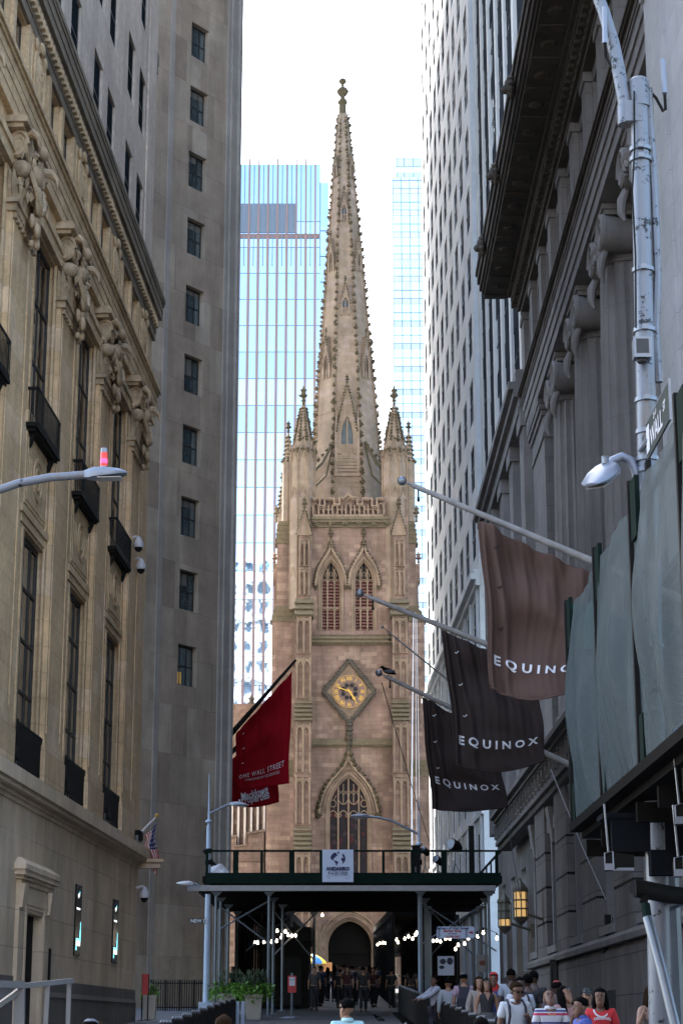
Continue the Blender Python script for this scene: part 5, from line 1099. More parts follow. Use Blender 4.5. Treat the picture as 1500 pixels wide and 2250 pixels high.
# ---- street lamps
def led_head(b1, b2, p, d, L=.75, w=.30):
    "flat street lamp head at p pointing along d"
    d = Vector(d).normalized(); s_ = d.cross(Vector((0,0,1))).normalized(); u = s_.cross(d).normalized(); p = Vector(p)
    pr = [(0,.06,.05,.05),(.10,.09,.07,.06),(.22,.15,.09,.06),(.55,.17,.08,.05),(.85,.15,.05,.03),(1.0,.07,.02,.01)]
    vs = []; n = 8
    for t, ww, up, dn in pr:
        c = p + d*L*t; ww *= w/.30
        for x, z in ((-1,0),(-.8,.7),(-.3,1),(.3,1),(.8,.7),(1,0),(.9,-1),(-.9,-1)): vs.append(c + s_*ww*x + u*(up*z if z > 0 else dn*z))
    b1.add(vs, [(i*n+j, i*n+(j+1)%n, (i+1)*n+(j+1)%n, (i+1)*n+j) for i in range(len(pr)-1) for j in range(n)] + [tuple(range(n))[::-1], tuple((len(pr)-1)*n+j for j in range(n))])
    q = [p + d*L*t + s_*x*w*.42 - u*.065 for t, x in ((.32,-1),(.32,1),(.88,.8),(.88,-.8))]; q2 = [v - u*.012 for v in q]
    b2.add(q + q2, [(0,1,2,3),(7,6,5,4),(0,4,5,1),(1,5,6,2),(2,6,7,3),(3,7,4,0)])
# left lamp with red beacon
lp = thing('street_lamp', 'pale street lamp on curved arm carrying a red beacon', 'street lamp', (-6.3, 24, gz(24)), 'street lamps')
h0 = P(186, 1042, 24); h1 = P(279, 1036, 24)
b = MB(); z0 = gz(24); b.tube([(-6.3,24,z0),(-6.3,24,7.2)], [.12,.08], 12); b.tube([(-6.3,24,6.4),P(-120,1130,24),P(-40,1090,24),P(40,1062,24),P(110,1049,24),h0+V(.1,0,0)], [.055]*6, 10); b.build('pole', M['polepaint'], lp, smooth=True)
b = MB(); b2 = MB(); led_head(b, b2, h0, (1,0,.03), (h1-h0).length, .26); hd = b.build('lamp_head', M['lampw'], lp, smooth=True); b2.build('lens', M['lens'], hd)
p = P(228, 1028, 24)
b = MB(); b.lathe(p, [(.05,-.05),(.045,.02)], 12); b.lathe(p+V(0,0,.205), [(.045,0),(.045,.06),(.03,.065)], 12); bc_ = b.build('beacon', M['steel'], lp)
b = MB(); b.lathe(p, [(.042,.02),(.046,.03),(.046,.20),(.042,.206)], 14); b.build('red_lens', mat('red_beacon_lens', (.5,.03,.02), .3, emit=(1,.06,.03), es=.10), bc_, smooth=True)
b = MB(); b.lathe(p, [(.02,.05),(.048,.055),(.048,.12),(.02,.15)], 12); b.build('lit_core', mat('beacon_core', (.5,.05,.1), .3, emit=(1,.05,.22), es=.35), bc_)
# right big pole
PY = 22.0; pb = V(3.52, PY, gz(PY)); pt_ = P(1402, 182, PY)
def onp(z): t = (z-pb.z)/(pt_.z-pb.z); return pb.lerp(pt_, t)
pl = thing('utility_pole', 'tall chipped silver lamp pole with bands and arms, in front of the columns', 'street lamp', pb, 'street lamps')
b = MB(); b.tube([pb, onp(4), onp(8), pt_], [.135,.13,.122,.115], 20); b.lathe(pt_, [(.13,-.35),(.13,.02),(.10,.05),(.02,.07)], 20); b.build('pole', M['polepaint'], pl, smooth=True)
for py in (330, 352, 595, 727, 880, 950, 1010, 1035, 1250, 1420, 1560): b = MB(); z = P(1410, py, PY).z; q = onp(z); b.lathe((q.x,q.y,q.z), [(.133,-.03),(.142,-.025),(.142,.025),(.133,.03)], 20); b.box(q.x-.05, q.x+.02, q.y-.17, q.y-.13, q.z-.03, q.z+.03); b.build('band', M['steel'], pl)
b = MB(); a = onp(P(1400,255,PY).z); b.tube([a+V(-.14,-.02,-.05), P(1372,230,PY), P(1360,165,PY), P(1346,95,PY), P(1325,25,PY), P(1300,-40,PY), P(1250,-130,PY), P(1150,-190,PY)], [.08,.085,.085,.082,.078,.075,.07,.06], 14); b.tube([P(1372,232,PY), P(1373,275,PY)], [.1,.1], 12); b.box(a.x-.2, a.x+.02, PY-.12, PY-.02, a.z-.12, a.z+.16); b.build('top_arm', M['polepaint'], pl, smooth=True)
b = MB(); b.tube([P(1386,190,PY), P(1345,150,PY), P(1330,125,PY), P(1328,95,PY-.1)], .02, 8); b.build('conduit', M['iron'], pl); b = MB(); b.tube([P(1415,190,PY), P(1440,215,PY), P(1456,245,PY), P(1461,240,PY), P(1459,205,PY)], .02, 8); b.build('conduit', M['iron'], pl)
for a_, c_ in (((1328,95),(1327,15)), ((1459,205),(1454,130))): b = MB(); b.tube([P(*a_,PY-.1), P(*c_,PY-.1)], .033, 10); b.build('antenna', M['lampw'], pl)
b = MB(); b.tube([P(1392,200,PY-.14), P(1393,330,PY-.16), P(1388,420,PY-.18), P(1395,560,PY-.15), P(1396,720,PY-.16)], .012, 5); b.build('cable', M['iron'], pl)
b = MB(); b.tube([P(1424,195,PY), P(1430,300,PY), P(1437,420,PY), P(1444,600,PY), P(1440,730,PY), P(1446,840,PY)], .05, 8); b.build('side_conduit', M['polepaint'], pl)
q = P(1407, 770, PY-.2); b = MB(); b.box(q.x-.1, q.x+.1, q.y-.12, q.y+.05, q.z-.12, q.z+.12); b.box(q.x-.11, q.x+.11, q.y-.14, q.y-.12, q.z-.13, q.z+.13); bx = b.build('sensor_box', M['steel'], pl); b = MB(); b.box(q.x-.075, q.x+.075, q.y-.146, q.y-.14, q.z-.08, q.z+.10); b.ell((q.x,q.y-.05,q.z-.15), .07,.07,.04); b.build('lens', M['winframe'], bx)
b = MB(); b.tube([P(1401,1075,PY), P(1396,1040,PY), P(1385,1012,PY), P(1365,1003,PY), P(1345,1012,PY), P(1336,1026,PY)], [.055]*6, 12); b.build('lamp_arm', M['lampw'], pl, smooth=True)
b = MB(); b2 = MB(); led_head(b, b2, P(1345,1020,PY)+V(0,.05,0), P(1284,1072,PY-.75)-P(1345,1020,PY)+V(0,0,-.02), .78, .34); hd = b.build('lamp_head', M['lampw'], pl, smooth=True); b2.build('lens', M['lens'], hd)
q = P(1329, 1023, PY-.12); b = MB(); b.lathe(q, [(.05,-.02),(.05,.015)], 12); b.lathe(q+V(0,0,.015), [(.045,0),(.045,.08),(.05,.085),(.05,.095)], 12, m=1); b.build('photocell', [M['iron'], M['steel']], pl)
# Wall St sign, edge-on to the viewer
sg = thing('street_sign', 'dark green street name sign reading WALL ST on the silver pole', 'sign', P(1452, 930, 20.6), 'street name signs')
xs_ = 3.60; za, zb = 8.02, 8.46; ya, yb = 21.62, 20.0
b = MB(); b.box(xs_, xs_+.02, yb, ya, za, zb, m=0); b.box(xs_-.004, xs_+.024, yb-.02, yb, za-.02, zb+.02, m=1); b.box(xs_-.003, xs_, yb, ya, zb-.015, zb+.01, m=1); b.tube([(xs_+.01,ya-.1,(za+zb)/2),(xs_-.02,PY,(za+zb)/2)], .03, 6, m=1); b.build('plate', [mat('street_sign_plate', (.02,.03,.025), .5), M['steel']], sg)
YL = ya - .32
b = MB(); b.text('WALL', .30, lambda x, y: (xs_-.006, YL-x*1.05, za+.07+y), align='LEFT', bold=.006); b.text('ST', .15, lambda x, y: (xs_-.006, YL-.92-x, za+.20+y), align='LEFT', bold=.004); b.text('25-41', .10, lambda x, y: (xs_-.006, YL-.25-x, zb-.11+y), align='LEFT', bold=.002)
b.add([(xs_-.006,ya-.04,za+.06),(xs_-.006,ya-.26,za+.06),(xs_-.006,ya-.26,zb-.06),(xs_-.006,ya-.04,zb-.06)], [(0,1,2,3)]); b.build('lettering', M['letter'], sg)
b = MB(); b.box(3.60, 3.66, 21.7, 21.84, 6.9, 8.05); tag(b.build('pole_bracket', M['iron'], pl))
# distant lamps standing above the shed
def slim_lamp(px, ytop, ybot, Y, arm, lab, zb=None):
    base = P(px, ybot, Y); g = gz(Y); o = thing('street_lamp', lab, 'street lamp', (base.x, Y, g), 'street lamps')
    b = MB(); top = P(px+2, ytop, Y); k = P(px+1, ytop+115, Y)
    b.tube([(base.x,Y,g),(base.x,Y,g+4.4),base,k], [.05,.05,.10,.085] if px > 800 else [.11,.10,.10,.085], 12); b.tube([k, P(px+1.5, ytop+60, Y), top], [.05,.03,.012], 8); b.lathe(P(px+1,ytop+105,Y), [(.09,-.06),(.13,-.03),(.13,.03),(.08,.06)], 10); b.build('pole', mat('blue_grey_paint', (.34,.42,.52), .5, var=.2) if 'bg' not in M else M['bg'], o, smooth=True)
    b = MB(); b.tube([P(x, y, Y) for x, y in arm], [.045]*len(arm), 8); b.build('arm', M['lampw'], o, smooth=True)
    b = MB(); b2 = MB(); e = P(*arm[-1], Y); dx = 1 if arm[-1][0] > arm[0][0] else -1; led_head(b, b2, e - V(.05*dx,0,0), (dx, 0, -.08 if dx > 0 else .02), .72, .34); b.lathe(e+V(.33*dx,0,.06), [(.05,0),(.05,.1)], 8); h = b.build('lamp_head', M['lampw'], o, smooth=True); b2.build('lens', M['lens'], h)
    for py in (1870, 1895): b = MB(); q = P(px, py, Y); b.lathe(q, [(.12,-.09),(.13,-.08),(.13,.08),(.12,.09)], 10); b.build('wrap', M['iron'], o)
    return o
M['bg'] = mat('blue_grey_pole_paint', (.34,.42,.52), .5, var=.2)
slim_lamp(458, 1700, 1905, 73.2, [(460,1788),(492,1772),(508,1766)], 'slim blue grey street lamp rising beside the white dust sheet on the shed')
slim_lamp(919, 1750, 1905, 73.5, [(917,1832),(890,1818),(860,1803),(830,1796),(808,1794)], 'slim street lamp beside the black cabinet on the shed, arm towards the church window')
o = thing('street_lamp', 'small white lamp head poking out below the shed deck', 'street lamp', P(400, 1941, 71.5), 'street lamps')
b = MB(); b.tube([P(442,1950,71.5), P(432,1942,71.5), P(418,1940,71.5)], .03, 8); b.build('arm', M['lampw'], o); b = MB(); b2 = MB(); led_head(b, b2, P(424,1941,71.5), (-1,0,0), .6, .3); h = b.build('lamp_head', M['letter'], o, smooth=True); b2.build('lens', M['lens'], h)
# New St sign post
sp_ = thing('sign_post', 'blue grey post with a dark NEW ST sign beside the shed', 'sign', (P(453,2200,70).x, 70, gz(70)), 'street name signs')
x = P(453,2200,70).x; b = MB(); b.tube([(x,70,gz(70)),(x,70,6.1)], [.12,.10], 12); b.box(x-.25, x+.25, 69.7, 70.3, gz(70), gz(70)+.55); b.build('post', M['bg'], sp_)
a = P(417, 2029, 69.9); c = P(451, 2018, 69.9); b = MB(); b.box(a.x, c.x, 69.88, 69.92, a.z, c.z); q = b.build('plate', mat('new_street_plate', (.012,.016,.014), .5), sp_); b = MB(); b.text('NEW ST', .17, lambda x, y: (a.x+.03+x, 69.874, a.z+.03+y), align='LEFT', bold=.003); b.build('lettering', M['letter'], q)
# ================================================================ flags
def cloth(name, TL, TR, BR, BL, mt, parent=None, sag=.25, fold=.10, nu=72, nv=64, seed=1, hem=True, skew=0.0, loc=None):
    "hanging cloth between four corners; returns the object and the surface function"
    rr = random.Random(seed); ph = [rr.uniform(0, 6.28) for _ in range(8)]
    TL, TR, BR, BL = map(Vector, (TL, TR, BR, BL)); W_ = (TR-TL).length
    def f(u, v, off=0.0):
        "u left to right, v 0 bottom to 1 top"
        p = (BL.lerp(BR, u)).lerp(TL.lerp(TR, u), v)
        s = math.sin(math.pi*min(1, max(0, u)))
        p = p + Vector((0, 0, -sag * s * (.25 + .75*(1-v)) * (.35 if v > .97 else 1)))
        t = v + 1.1*(u-.5)**2*(1.0)                     # sagging U-folds
        d = fold*(.55*math.sin(9.5*t+ph[0])*(1-.5*v)*s + .30*math.sin(15*t+ph[1]+2*u)*s)
        d += fold*.8*v*v*math.sin(26*u*(1.15-.25*v)+ph[2]+3*v)*.5      # gathers under the pole
        e = abs(u-.12-.10*(1-v)); d += fold*1.0*math.exp(-(e/.05)**2)*(.4+.6*v); e = abs(u-.03); d += fold*.8*math.exp(-(e/.03)**2)
        d += fold*.5*math.sin(5*u+ph[3])*(1-v); d += fold*.07*math.sin(70*u+9*v+ph[5]+3*math.sin(6*v))*(.3+.7*v); d += fold*.10*math.sin(34*(v+.9*(u-.5)**2)+ph[6])*s*(1-v)
        return p + Vector((.25*fold*math.sin(7*v+ph[4])*(1-v), -d - off, 0))
    b = MB()
    b.add([f(i/nu, j/nv) for j in range(nv+1) for i in range(nu+1)], [(j*(nu+1)+i, j*(nu+1)+i+1, (j+1)*(nu+1)+i+1, (j+1)*(nu+1)+i) for j in range(nv) for i in range(nu)])
    o = b.build(name, mt, parent, smooth='all', loc=loc)
    sm = o.modifiers.new('thick', 'SOLIDIFY'); sm.thickness = .012
    return o, f
def mk_cloth(name, col, var=.12):
    m = mat(name, col, .95, var=var, scale=1.6, spec=.05, bump=.12); return m
M['mauve'] = mk_cloth('mauve_brown_cloth', (.090,.057,.047)); M['char'] = mk_cloth('charcoal_cloth', (.037,.028,.026)); M['redcl'] = mk_cloth('dark_red_cloth', (.23,.006,.011))
M['polewood'] = mat('grey_flagpole_paint', (.23,.22,.21), .75, var=.45, scale=5, spec=.2, bump=.2)
def flagpole(tip, q, xw, r0, r1, lab, group='flagpoles on the bank', ball=True, m='polewood'):
    tip, q = Vector(tip), Vector(q); d = (q-tip); base = tip + d*((xw-tip.x)/d.x); o = thing('flagpole', lab, 'flagpole', base, group)
    b = MB(); b.tube([base, base.lerp(tip,.5), tip], [r1, (r0+r1)/2, r0], 14); 
    for t in (.12, .32): c = base.lerp(tip, t); b.tube([c-d*.004, c+d*.004], r1*1.15, 14)
    b.build('pole', M[m], o, smooth=True)
    b = MB(); n = -d.normalized()
    if ball: b.tube([tip, tip+n*.12], r0*.45, 8); c = tip+n*.2; b.ell(c, r0*1.9, r0*1.9, r0*1.9, 14, 8); b.build('ball', M['steel'], o, smooth=True)
    b = MB(); b.tube([tip-n*.12, tip-n*.12+V(0,0,-.2)], r0*.4, 6); b.ell(tip-n*.12+V(0,0,-.22), .03,.03,.05, 8, 5); b.box(base.x-.05, base.x+.15, base.y-.15, base.y+.15, base.z-.2, base.z+.2); b.build('fittings', M['iron'], o)
    return o
def house_flag(Y, c, mt, lab, seed, words, nu=44, sag=.3, fold=.11):
    TL, TR, BR, BL = [P(x, y, Y) for x, y in c]
    o, f = cloth('flag', TL, TR, BR, BL, mt, None, sag=sag, fold=fold, seed=seed, loc=TL)
    b = MB(); g = [f(u, .0, .012) for u in [i/30 for i in range(31)]]; b.tube(g, .022, 5); g = [f(.0, v, .01) for v in [i/30 for i in range(31)]]; b.tube(g, .02, 5); b.build('hem', mt, o, smooth='all')
    tag(o, lab, 'flag', 'flags along the street')
    for s_, u0, u1, v, bo, sp, vr in words:
        vs, fs = text_geo(s_, 1.0, 'LEFT', bo, sp, 3); w0 = max(x for x, y in vs); k = (u1-u0)/w0; Hh = (TL-BL).length; Wd = (BR-BL).length
        b = MB(); b.add([f(u0+x*k, v + vr*(x/w0) + y*k*Wd/Hh, .025) for x, y in vs], fs); b.build('lettering', M['letter'], o)
    # eyelets / ties near the hoist
    b = MB()
    for v in (.86, .62, .38): p = f(.13, v, .05); b.tube([p+V(-.04,0,.02), p, p+V(.05,0,.05)], .012, 5)
    b.build('ties', M['iron'] if mt is M['mauve'] else M['letter'], o)
    return o
flagpole(P(905,1066,33), P(1315,1240,33), 6.5, .045, .085, 'thick weathered flagpole with ball carrying the mauve brown flag')
house_flag(33, ((1051,1147),(1303,1262),(1262,1520),(1083,1512)), M['mauve'], 'mauve brown flag with white lettering cut off by the scaffold netting', 3, [('EQUINOX', .06, 1.12, .165, .028, 1.6, .02)], sag=.18, fold=.22)
flagpole(P(808,1311,42), P(1080,1420,42), 6.6, .05, .09, 'grey flagpole with ball carrying the middle charcoal flag')
house_flag(42, ((971,1388),(1172,1470),(1203,1668),(1003,1681)), M['char'], 'charcoal flag with white lettering, the middle one of the three, hung beneath the mauve flag', 5, [('EQUINOX', .05, .93, .165, .028, 1.6, .03)], sag=.2, fold=.22)
flagpole(P(847,1486,50), P(990,1555,50), 6.6, .05, .09, 'grey flagpole with a dark bird on it carrying the lowest charcoal flag')
house_flag(50, ((928,1532),(1092,1618),(1112,1772),(948,1776)), M['char'], 'charcoal flag with white lettering, farthest and lowest of the three', 8, [('EQUINOX', .06, .92, .24, .028, 1.6, .0)], sag=.12, fold=.22)
flagpole(P(850,1386,62), P(985,1496,62), 6.6, .025, .045, 'thin bare grey flagpole between the two charcoal flag poles')
flagpole(P(650,1450,88), P(512,1608,88), -5.35, .06, .13, 'dark flagpole slanting up from the limestone tower with the front red flag', 'flagpoles on the limestone tower', False, 'iron')
house_flag(88, ((519,1613),(641,1476),(636,1721),(518,1730)), M['redcl'], 'dark red flag with thin white capitals, in front of its twin', 11, [('ONE WALL STREET', .08, .91, .145, .0, 1.25, .015), ('CONDOMINIUM RESIDENCES', .18, .82, .095, -.004, 1.2, .01)], sag=.04, fold=.25)
flagpole(P(616,1556,94), P(512,1650,94), -5.8, .06, .13, 'dark flagpole with the rear red flag, mostly hidden by the front flag', 'flagpoles on the limestone tower', False, 'iron')
house_flag(94, ((508,1672),(607,1568),(611,1761),(508,1768)), M['redcl'], 'dark red flag with bold white two line lettering, behind and below its twin', 13, [('Macklowe', .2, .78, .135, .02, 1.0, .015), ('Properties', .2, .80, .065, .02, 1.0, .015)], sag=.2, fold=.18)
# bird on the pole
def bird(p, lab, s=1.0, fly=1):
    o = thing('pigeon', lab, 'bird', p, 'pigeons'); p = Vector(p); b = MB(); L = [(-.22,.03,.02),(-.16,.05,.035),(-.06,.10,.075),(.04,.13,.08),(.10,.17,.055),(.13,.21,.038),(.155,.225,.04),(.18,.22,.025),(.215,.21,.006)]
    b.tube([p+V(x*fly*s,0,z*s) for x, z, r in L], [r*s for x, z, r in L], 10); b.tube([p+V(.0,0,.07*s), p+V(.01*s,0,0)], .012*s, 5); b.build('body', M['hairb'] if fly else M['steel'], o, smooth=True)
    b = MB(); b.ell(p+V(-.04*fly*s,-.07*s,.10*s), .15*s,.02*s,.05*s); b.ell(p+V(-.04*fly*s,.07*s,.10*s), .15*s,.02*s,.05*s); b.build('wing', mat('dark_feathers', (.03,.03,.035), .6), o, smooth=True); return o
bird(P(852,1484,50), 'dark bird perched on the flagpole of the lowest charcoal flag', 1.0, -1); bird((1.24, 66, gz(66)), 'grey pigeon standing on the dark road', .9, -1)
# small national flag on the building corner
M['fblue'] = mat('flag_blue', (.02,.03,.12), .7); M['fred'] = mat('flag_red', (.40,.03,.04), .7); M['fwhite'] = mat('flag_white', (.62,.60,.58), .7)
fp = thing('flagpole', 'short white flagpole with gilt ball at the exchange corner', 'flagpole', P(308,1832,62), 'flagpoles on the exchange building'); b = MB(); b.tube([P(308,1832,62), P(344,1795,61.5)], [.05,.035], 10); b.box(P(308,1832,62).x-.3, P(308,1832,62).x+.05, 61.9, 62.2, P(308,1832,62).z-.15, P(308,1832,62).z+.1); b.build('pole', M['letter'], fp); b = MB(); b.ell(P(345,1792,61.5), .06,.06,.07); b.build('ball', M['gold'], fp)
rr_ = random.Random(4); TL, TR, BR, BL = P(318,1836,61.9), P(342,1808,61.6), P(349,1922,61.7), P(322,1885,62)
b = MB(); nu, nv = 26, 30
def ff(u, v): q = TL.lerp(TR, u).lerp(BL.lerp(BR, u), v); return q + V(.05*math.sin(9*v+2*u), -.10*math.sin(13*u+2.2*v)*(.3+v), -.10*math.sin(3.1*u)*v)
b.v = [ff(i/nu, j/nv) for j in range(nv+1) for i in range(nu+1)]
for j in range(nv):
    for i in range(nu): 
        b.f.append([j*(nu+1)+i, j*(nu+1)+i+1, (j+1)*(nu+1)+i+1, (j+1)*(nu+1)+i]); can = i >= 12 and j < 15
        b.m.append((1 if (i % 3 == 1 and j % 3 == 1) else 2) if can else (0 if (i//2) % 2 == 0 else 1))
tag(b.build('flag', [M['fred'], M['fwhite'], M['fblue']], smooth='all', loc=TL), 'small striped flag with starred blue canton on the building corner', 'flag', 'flags along the street')
b = MB(); p = P(336,1895,61.5); b.box(p.x-.9, p.x+.25, 61.4, 61.9, p.z-.18, p.z+.02); b.box(p.x-.2, p.x+.35, 61.3, 61.5, p.z+.0, p.z+.1); tag(b.build('corner_bracket', M['lime_base'], ex))
# church yard mast with halyards
o = thing('flag_mast', 'tall thin white mast with halyard lines in front of the church', 'flagpole', (P(907,2150,158).x,158,gz(158))); b = MB(); x = o.location.x; b.tube([(x,158,gz(158)),P(904,1750,158),P(908,1345,158)], [.07,.055,.03], 8); b.build('mast', M['letter'], o); b = MB(); b.tube([(x+.35,158,gz(158)+1),P(912,1345,158)], .018, 4); b.tube([(x+.7,158,gz(158)+1),P(915,1360,158)], .018, 4); b.build('halyard', M['letter'], o)
for a, c, y0, y1, lab, mt in (((838,1500),(946,1860),50,72,'thin dark cable drooping from the flagpole towards the shed','iron'), ((1209,1690),(1346,2012),50,50.5,'thin white cable slanting down the bank base','letter'), ((1112,1790),(1143,1975),62,64,'thin cable hanging down to the lit lantern','steel')):
    b = MB(); b.tube([P(*a,y0), P(*a,y0).lerp(P(*c,y1),.5)+V(0,0,-.1), P(*c,y1)], .012, 4); tag(b.build('cable', M[mt], loc=P(*a,y0)), lab, 'cable')
# ================================================================ near netted scaffold shed, right
def mk_net():
    m = bpy.data.materials.new('debris_netting'); m.use_nodes = True; nt = m.node_tree; N = nt.nodes.new; K = nt.links.new; b = nt.nodes['Principled BSDF']; out = nt.nodes['Material Output']
    b.inputs['Base Color'].default_value = (.024,.039,.043,1); b.inputs['Roughness'].default_value = .7
    tr = N('ShaderNodeBsdfTransparent'); tr.inputs[0].default_value = (.80,.90,.95,1); mx = N('ShaderNodeMixShader'); tc = N('ShaderNodeTexCoord')
    wv = N('ShaderNodeTexWave'); wv.bands_direction = 'Z'; wv.inputs['Scale'].default_value = 22; wv.inputs['Distortion'].default_value = .4; K(tc.outputs['Object'], wv.inputs['Vector'])
    no = N('ShaderNodeTexNoise'); no.inputs['Scale'].default_value = 1.3; no.inputs['Detail'].default_value = 5; K(tc.outputs['Object'], no.inputs['Vector'])
    a = N('ShaderNodeMath'); a.operation = 'MULTIPLY_ADD'; a.inputs[1].default_value = .08; a.inputs[2].default_value = .56; K(wv.outputs['Fac'], a.inputs[0])
    c = N('ShaderNodeMath'); c.operation = 'MULTIPLY_ADD'; c.inputs[1].default_value = .35; K(no.outputs['Fac'], c.inputs[0]); K(a.outputs[0], c.inputs[2])
    K(c.outputs[0], mx.inputs[0]); K(tr.outputs[0], mx.inputs[1]); K(b.outputs[0], mx.inputs[2]); K(mx.outputs[0], out.inputs['Surface'])
    return m
M['net'] = mk_net()
ns = thing('netted_scaffold', 'scaffold shed over the near pavement wrapped in blue green debris netting', 'scaffold', (5, 20, gz(20)))
NX, NB, NT = 3.2, 4.28, 7.24; posts = [26.5, 23.4, 20.35, 17.3, 14.2]
for (y0, y1) in zip(posts[1:], posts[:-1]):
    b = MB(); nu, nv = 60, 16; vs = []
    for j in range(nv+1):
        for i in range(nu+1):
            u, v = i/nu, j/nv; e = min(u, 1-u); y = y0 + (y1-y0)*u
            w = .085*math.sin(13*u+y0+1.5*v)+.05*math.sin(29*u+2*v+y0*3)+.06*math.sin(7*u-2*v)+.03*math.sin(47*u+y0)*(1-v*.6); bulge = .16*math.sin(math.pi*u)*math.sin(math.pi*v)
            vs.append((NX - .75*w*min(1, e*9)*(.35+.65*math.sin(math.pi*min(1, v*1.2+.1))) - bulge, y, NB + (NT-NB)*v - .10*math.sin(math.pi*u)*v))
    b.add(vs, [(j*(nu+1)+i, j*(nu+1)+i+1, (j+1)*(nu+1)+i+1, (j+1)*(nu+1)+i) for j in range(nv) for i in range(nu)]); b.build('netting', M['net'], ns, smooth='all')
b = MB(); b.quad((NX,26.55,NB),(6.3,26.55,NB),(6.3,26.55,NT),(NX,26.55,NT)); b.build('end_netting', M['net'], ns)
for y in posts:
    b = MB(); b.box(NX-.05, NX+.05, y-.04, y+.04, NB-.1, NT+.16, m=1); b.box(NX-.03, NX+.02, y-.42, y-.05, NT-.55, NT+.12, m=0); b.box(NX-.03, NX+.02, y-.3, y-.05, NB, NB+.5, m=0); b.build('post', [M['green'], M['iron']], ns)
b = MB(); b.box(NX+.0, NX+.5, 26.45, 26.65, NT-.55, NT+.1); b.build('corner_board', mat('bright_green_board', (.02,.10,.065), .5, var=.2), ns)
b = MB(); b.box(NX+.1, 6.4, 13, 26.55, NB-.22, NB-.06); b.box(NX-.06, NX+.1, 13, 26.6, NB-.13, NB-.01); 
for k in range(9): b.box(NX+.1, 6.4, 14+1.5*k, 14.1+1.5*k, NB-.5, NB-.28)
b.build('deck', [M['woodk']], ns)
for p_, q_ in [((NX+.2,y,NB),(6.2,y+1.5,NT)) for y in (15, 18.5, 24)] + [((NX+.12,13,NT-.1),(NX+.12,26.5,NT-.1)), ((6.2,13,NT-.1),(6.2,26.5,NT-.1))]: b = MB(); b.tube([p_, q_], .045, 6); b.build('brace', M['pipe'], ns)
b = MB(); b.box(4.1, 5.0, 19.0, 20.0, 6.0, 6.9); b.build('stored_crate', M['pav'], ns)
# dark board, lamps and camera under the shed
o = thing('hanging_board', 'dark board hanging under the netted scaffold', 'board', P(1420,1840,22)); a = P(1342,1872,22); c = P(1520,1800,22); b = MB(); b.box(a.x, c.x+1.2, 21.9, 22.0, a.z, c.z); b.box(a.x-.1, c.x+1.2, 21.88, 22.4, c.z, c.z+.06); b.box(a.x+.4, c.x+.8, 21.7, 21.9, a.z-.28, a.z); b.build('board', mat('dark_board', (.009,.010,.012), .9, spec=.05, var=.3), o)
def work_light(px, py, Y, lab, chain=True):
    p = P(px, py, Y); o = thing('work_light', lab, 'lamp', p, 'white work lights under the netting'); b = MB(); b.box(p.x-.04, p.x+.27, p.y-.06, p.y+.02, p.z-.10, p.z-.07); b.add([p+V(-.05,-.1,-.11),p+V(.05,-.1,-.07),p+V(.05,-.1,.09),p+V(-.05,-.1,.05),p+V(-.03,.12,-.10),p+V(.3,.12,-.08),p+V(.3,.12,.08),p+V(-.03,.12,.06)], [(0,1,2,3),(4,5,6,7),(0,1,5,4),(1,2,6,5),(2,3,7,6),(3,0,4,7)], 1)
    b.box(p.x-.055, p.x+.05, p.y-.115, p.y-.1, p.z-.10, p.z-.03); b.tube([p+V(-.05,-.11,-.03), p+V(-.05,-.11,.08), p+V(.04,-.11,.1), p+V(.04,-.11,-.03)], .008, 5)
    b.build('housing', [M['lampw'], M['iron']], o)
    b = MB(); b.tube([p+V(.0,-.05,.1), p+V(-.02,0,.62)], .012, 5); b.build('chain', M['steel'], o)
work_light(1335, 1893, 21, 'white work light on a chain at the free end of the dark board'); work_light(1488, 1905, 19.5, 'white work light hanging below the dark board behind the silver pole'); work_light(1490, 1790, 19, 'white work light mounted above the dark board')
o = thing('surveillance_camera', 'black tube camera on the silver pole under the hanging board', 'camera', P(1445,1958,21.6)); b = MB(); b.tube([P(1394,1952,21.4), P(1400,1952,21.4), P(1470,1966,21.8), P(1540,1972,22)], [.105,.10,.10,.085], 14); b.tube([P(1408,1972,21.4), P(1422,1978,21.4)], .06, 8); b.build('body', M['iron'], o, smooth=True); b = MB(); b.tube([P(1395,1951,21.38), P(1398,1952,21.42)], .08, 14); b.build('lens', M['dark'], o)
o = thing('steel_pipe', 'bright steel pipe leaning diagonally at the foot of the silver pole', 'pipe', P(1485,2250,20.5)); b = MB(); b.tube([P(1421,2016,20.8), P(1452,2130,20.6), P(1500,2330,20.4)], .055, 12); b.build('pipe', M['steel'], o, smooth=True); b = MB(); b.tube([P(1417,1988,20.9), P(1421,2018,20.8)], .05, 10); b.build('end_cap', M['green'], o)
o = thing('shed_post', 'thick dark scaffold post behind the silver pole', 'post', (P(1475,2200,23).x, 23, gz(23))); b = MB(); x = P(1475,2200,23).x; b.tube([(x,23,gz(23)),(x,23,NB-.3)], .15, 12); b.tube([P(1455,1995,22.6), P(1520,1965,22.4)], .07, 10); b.build('post', M['pipe'], o)
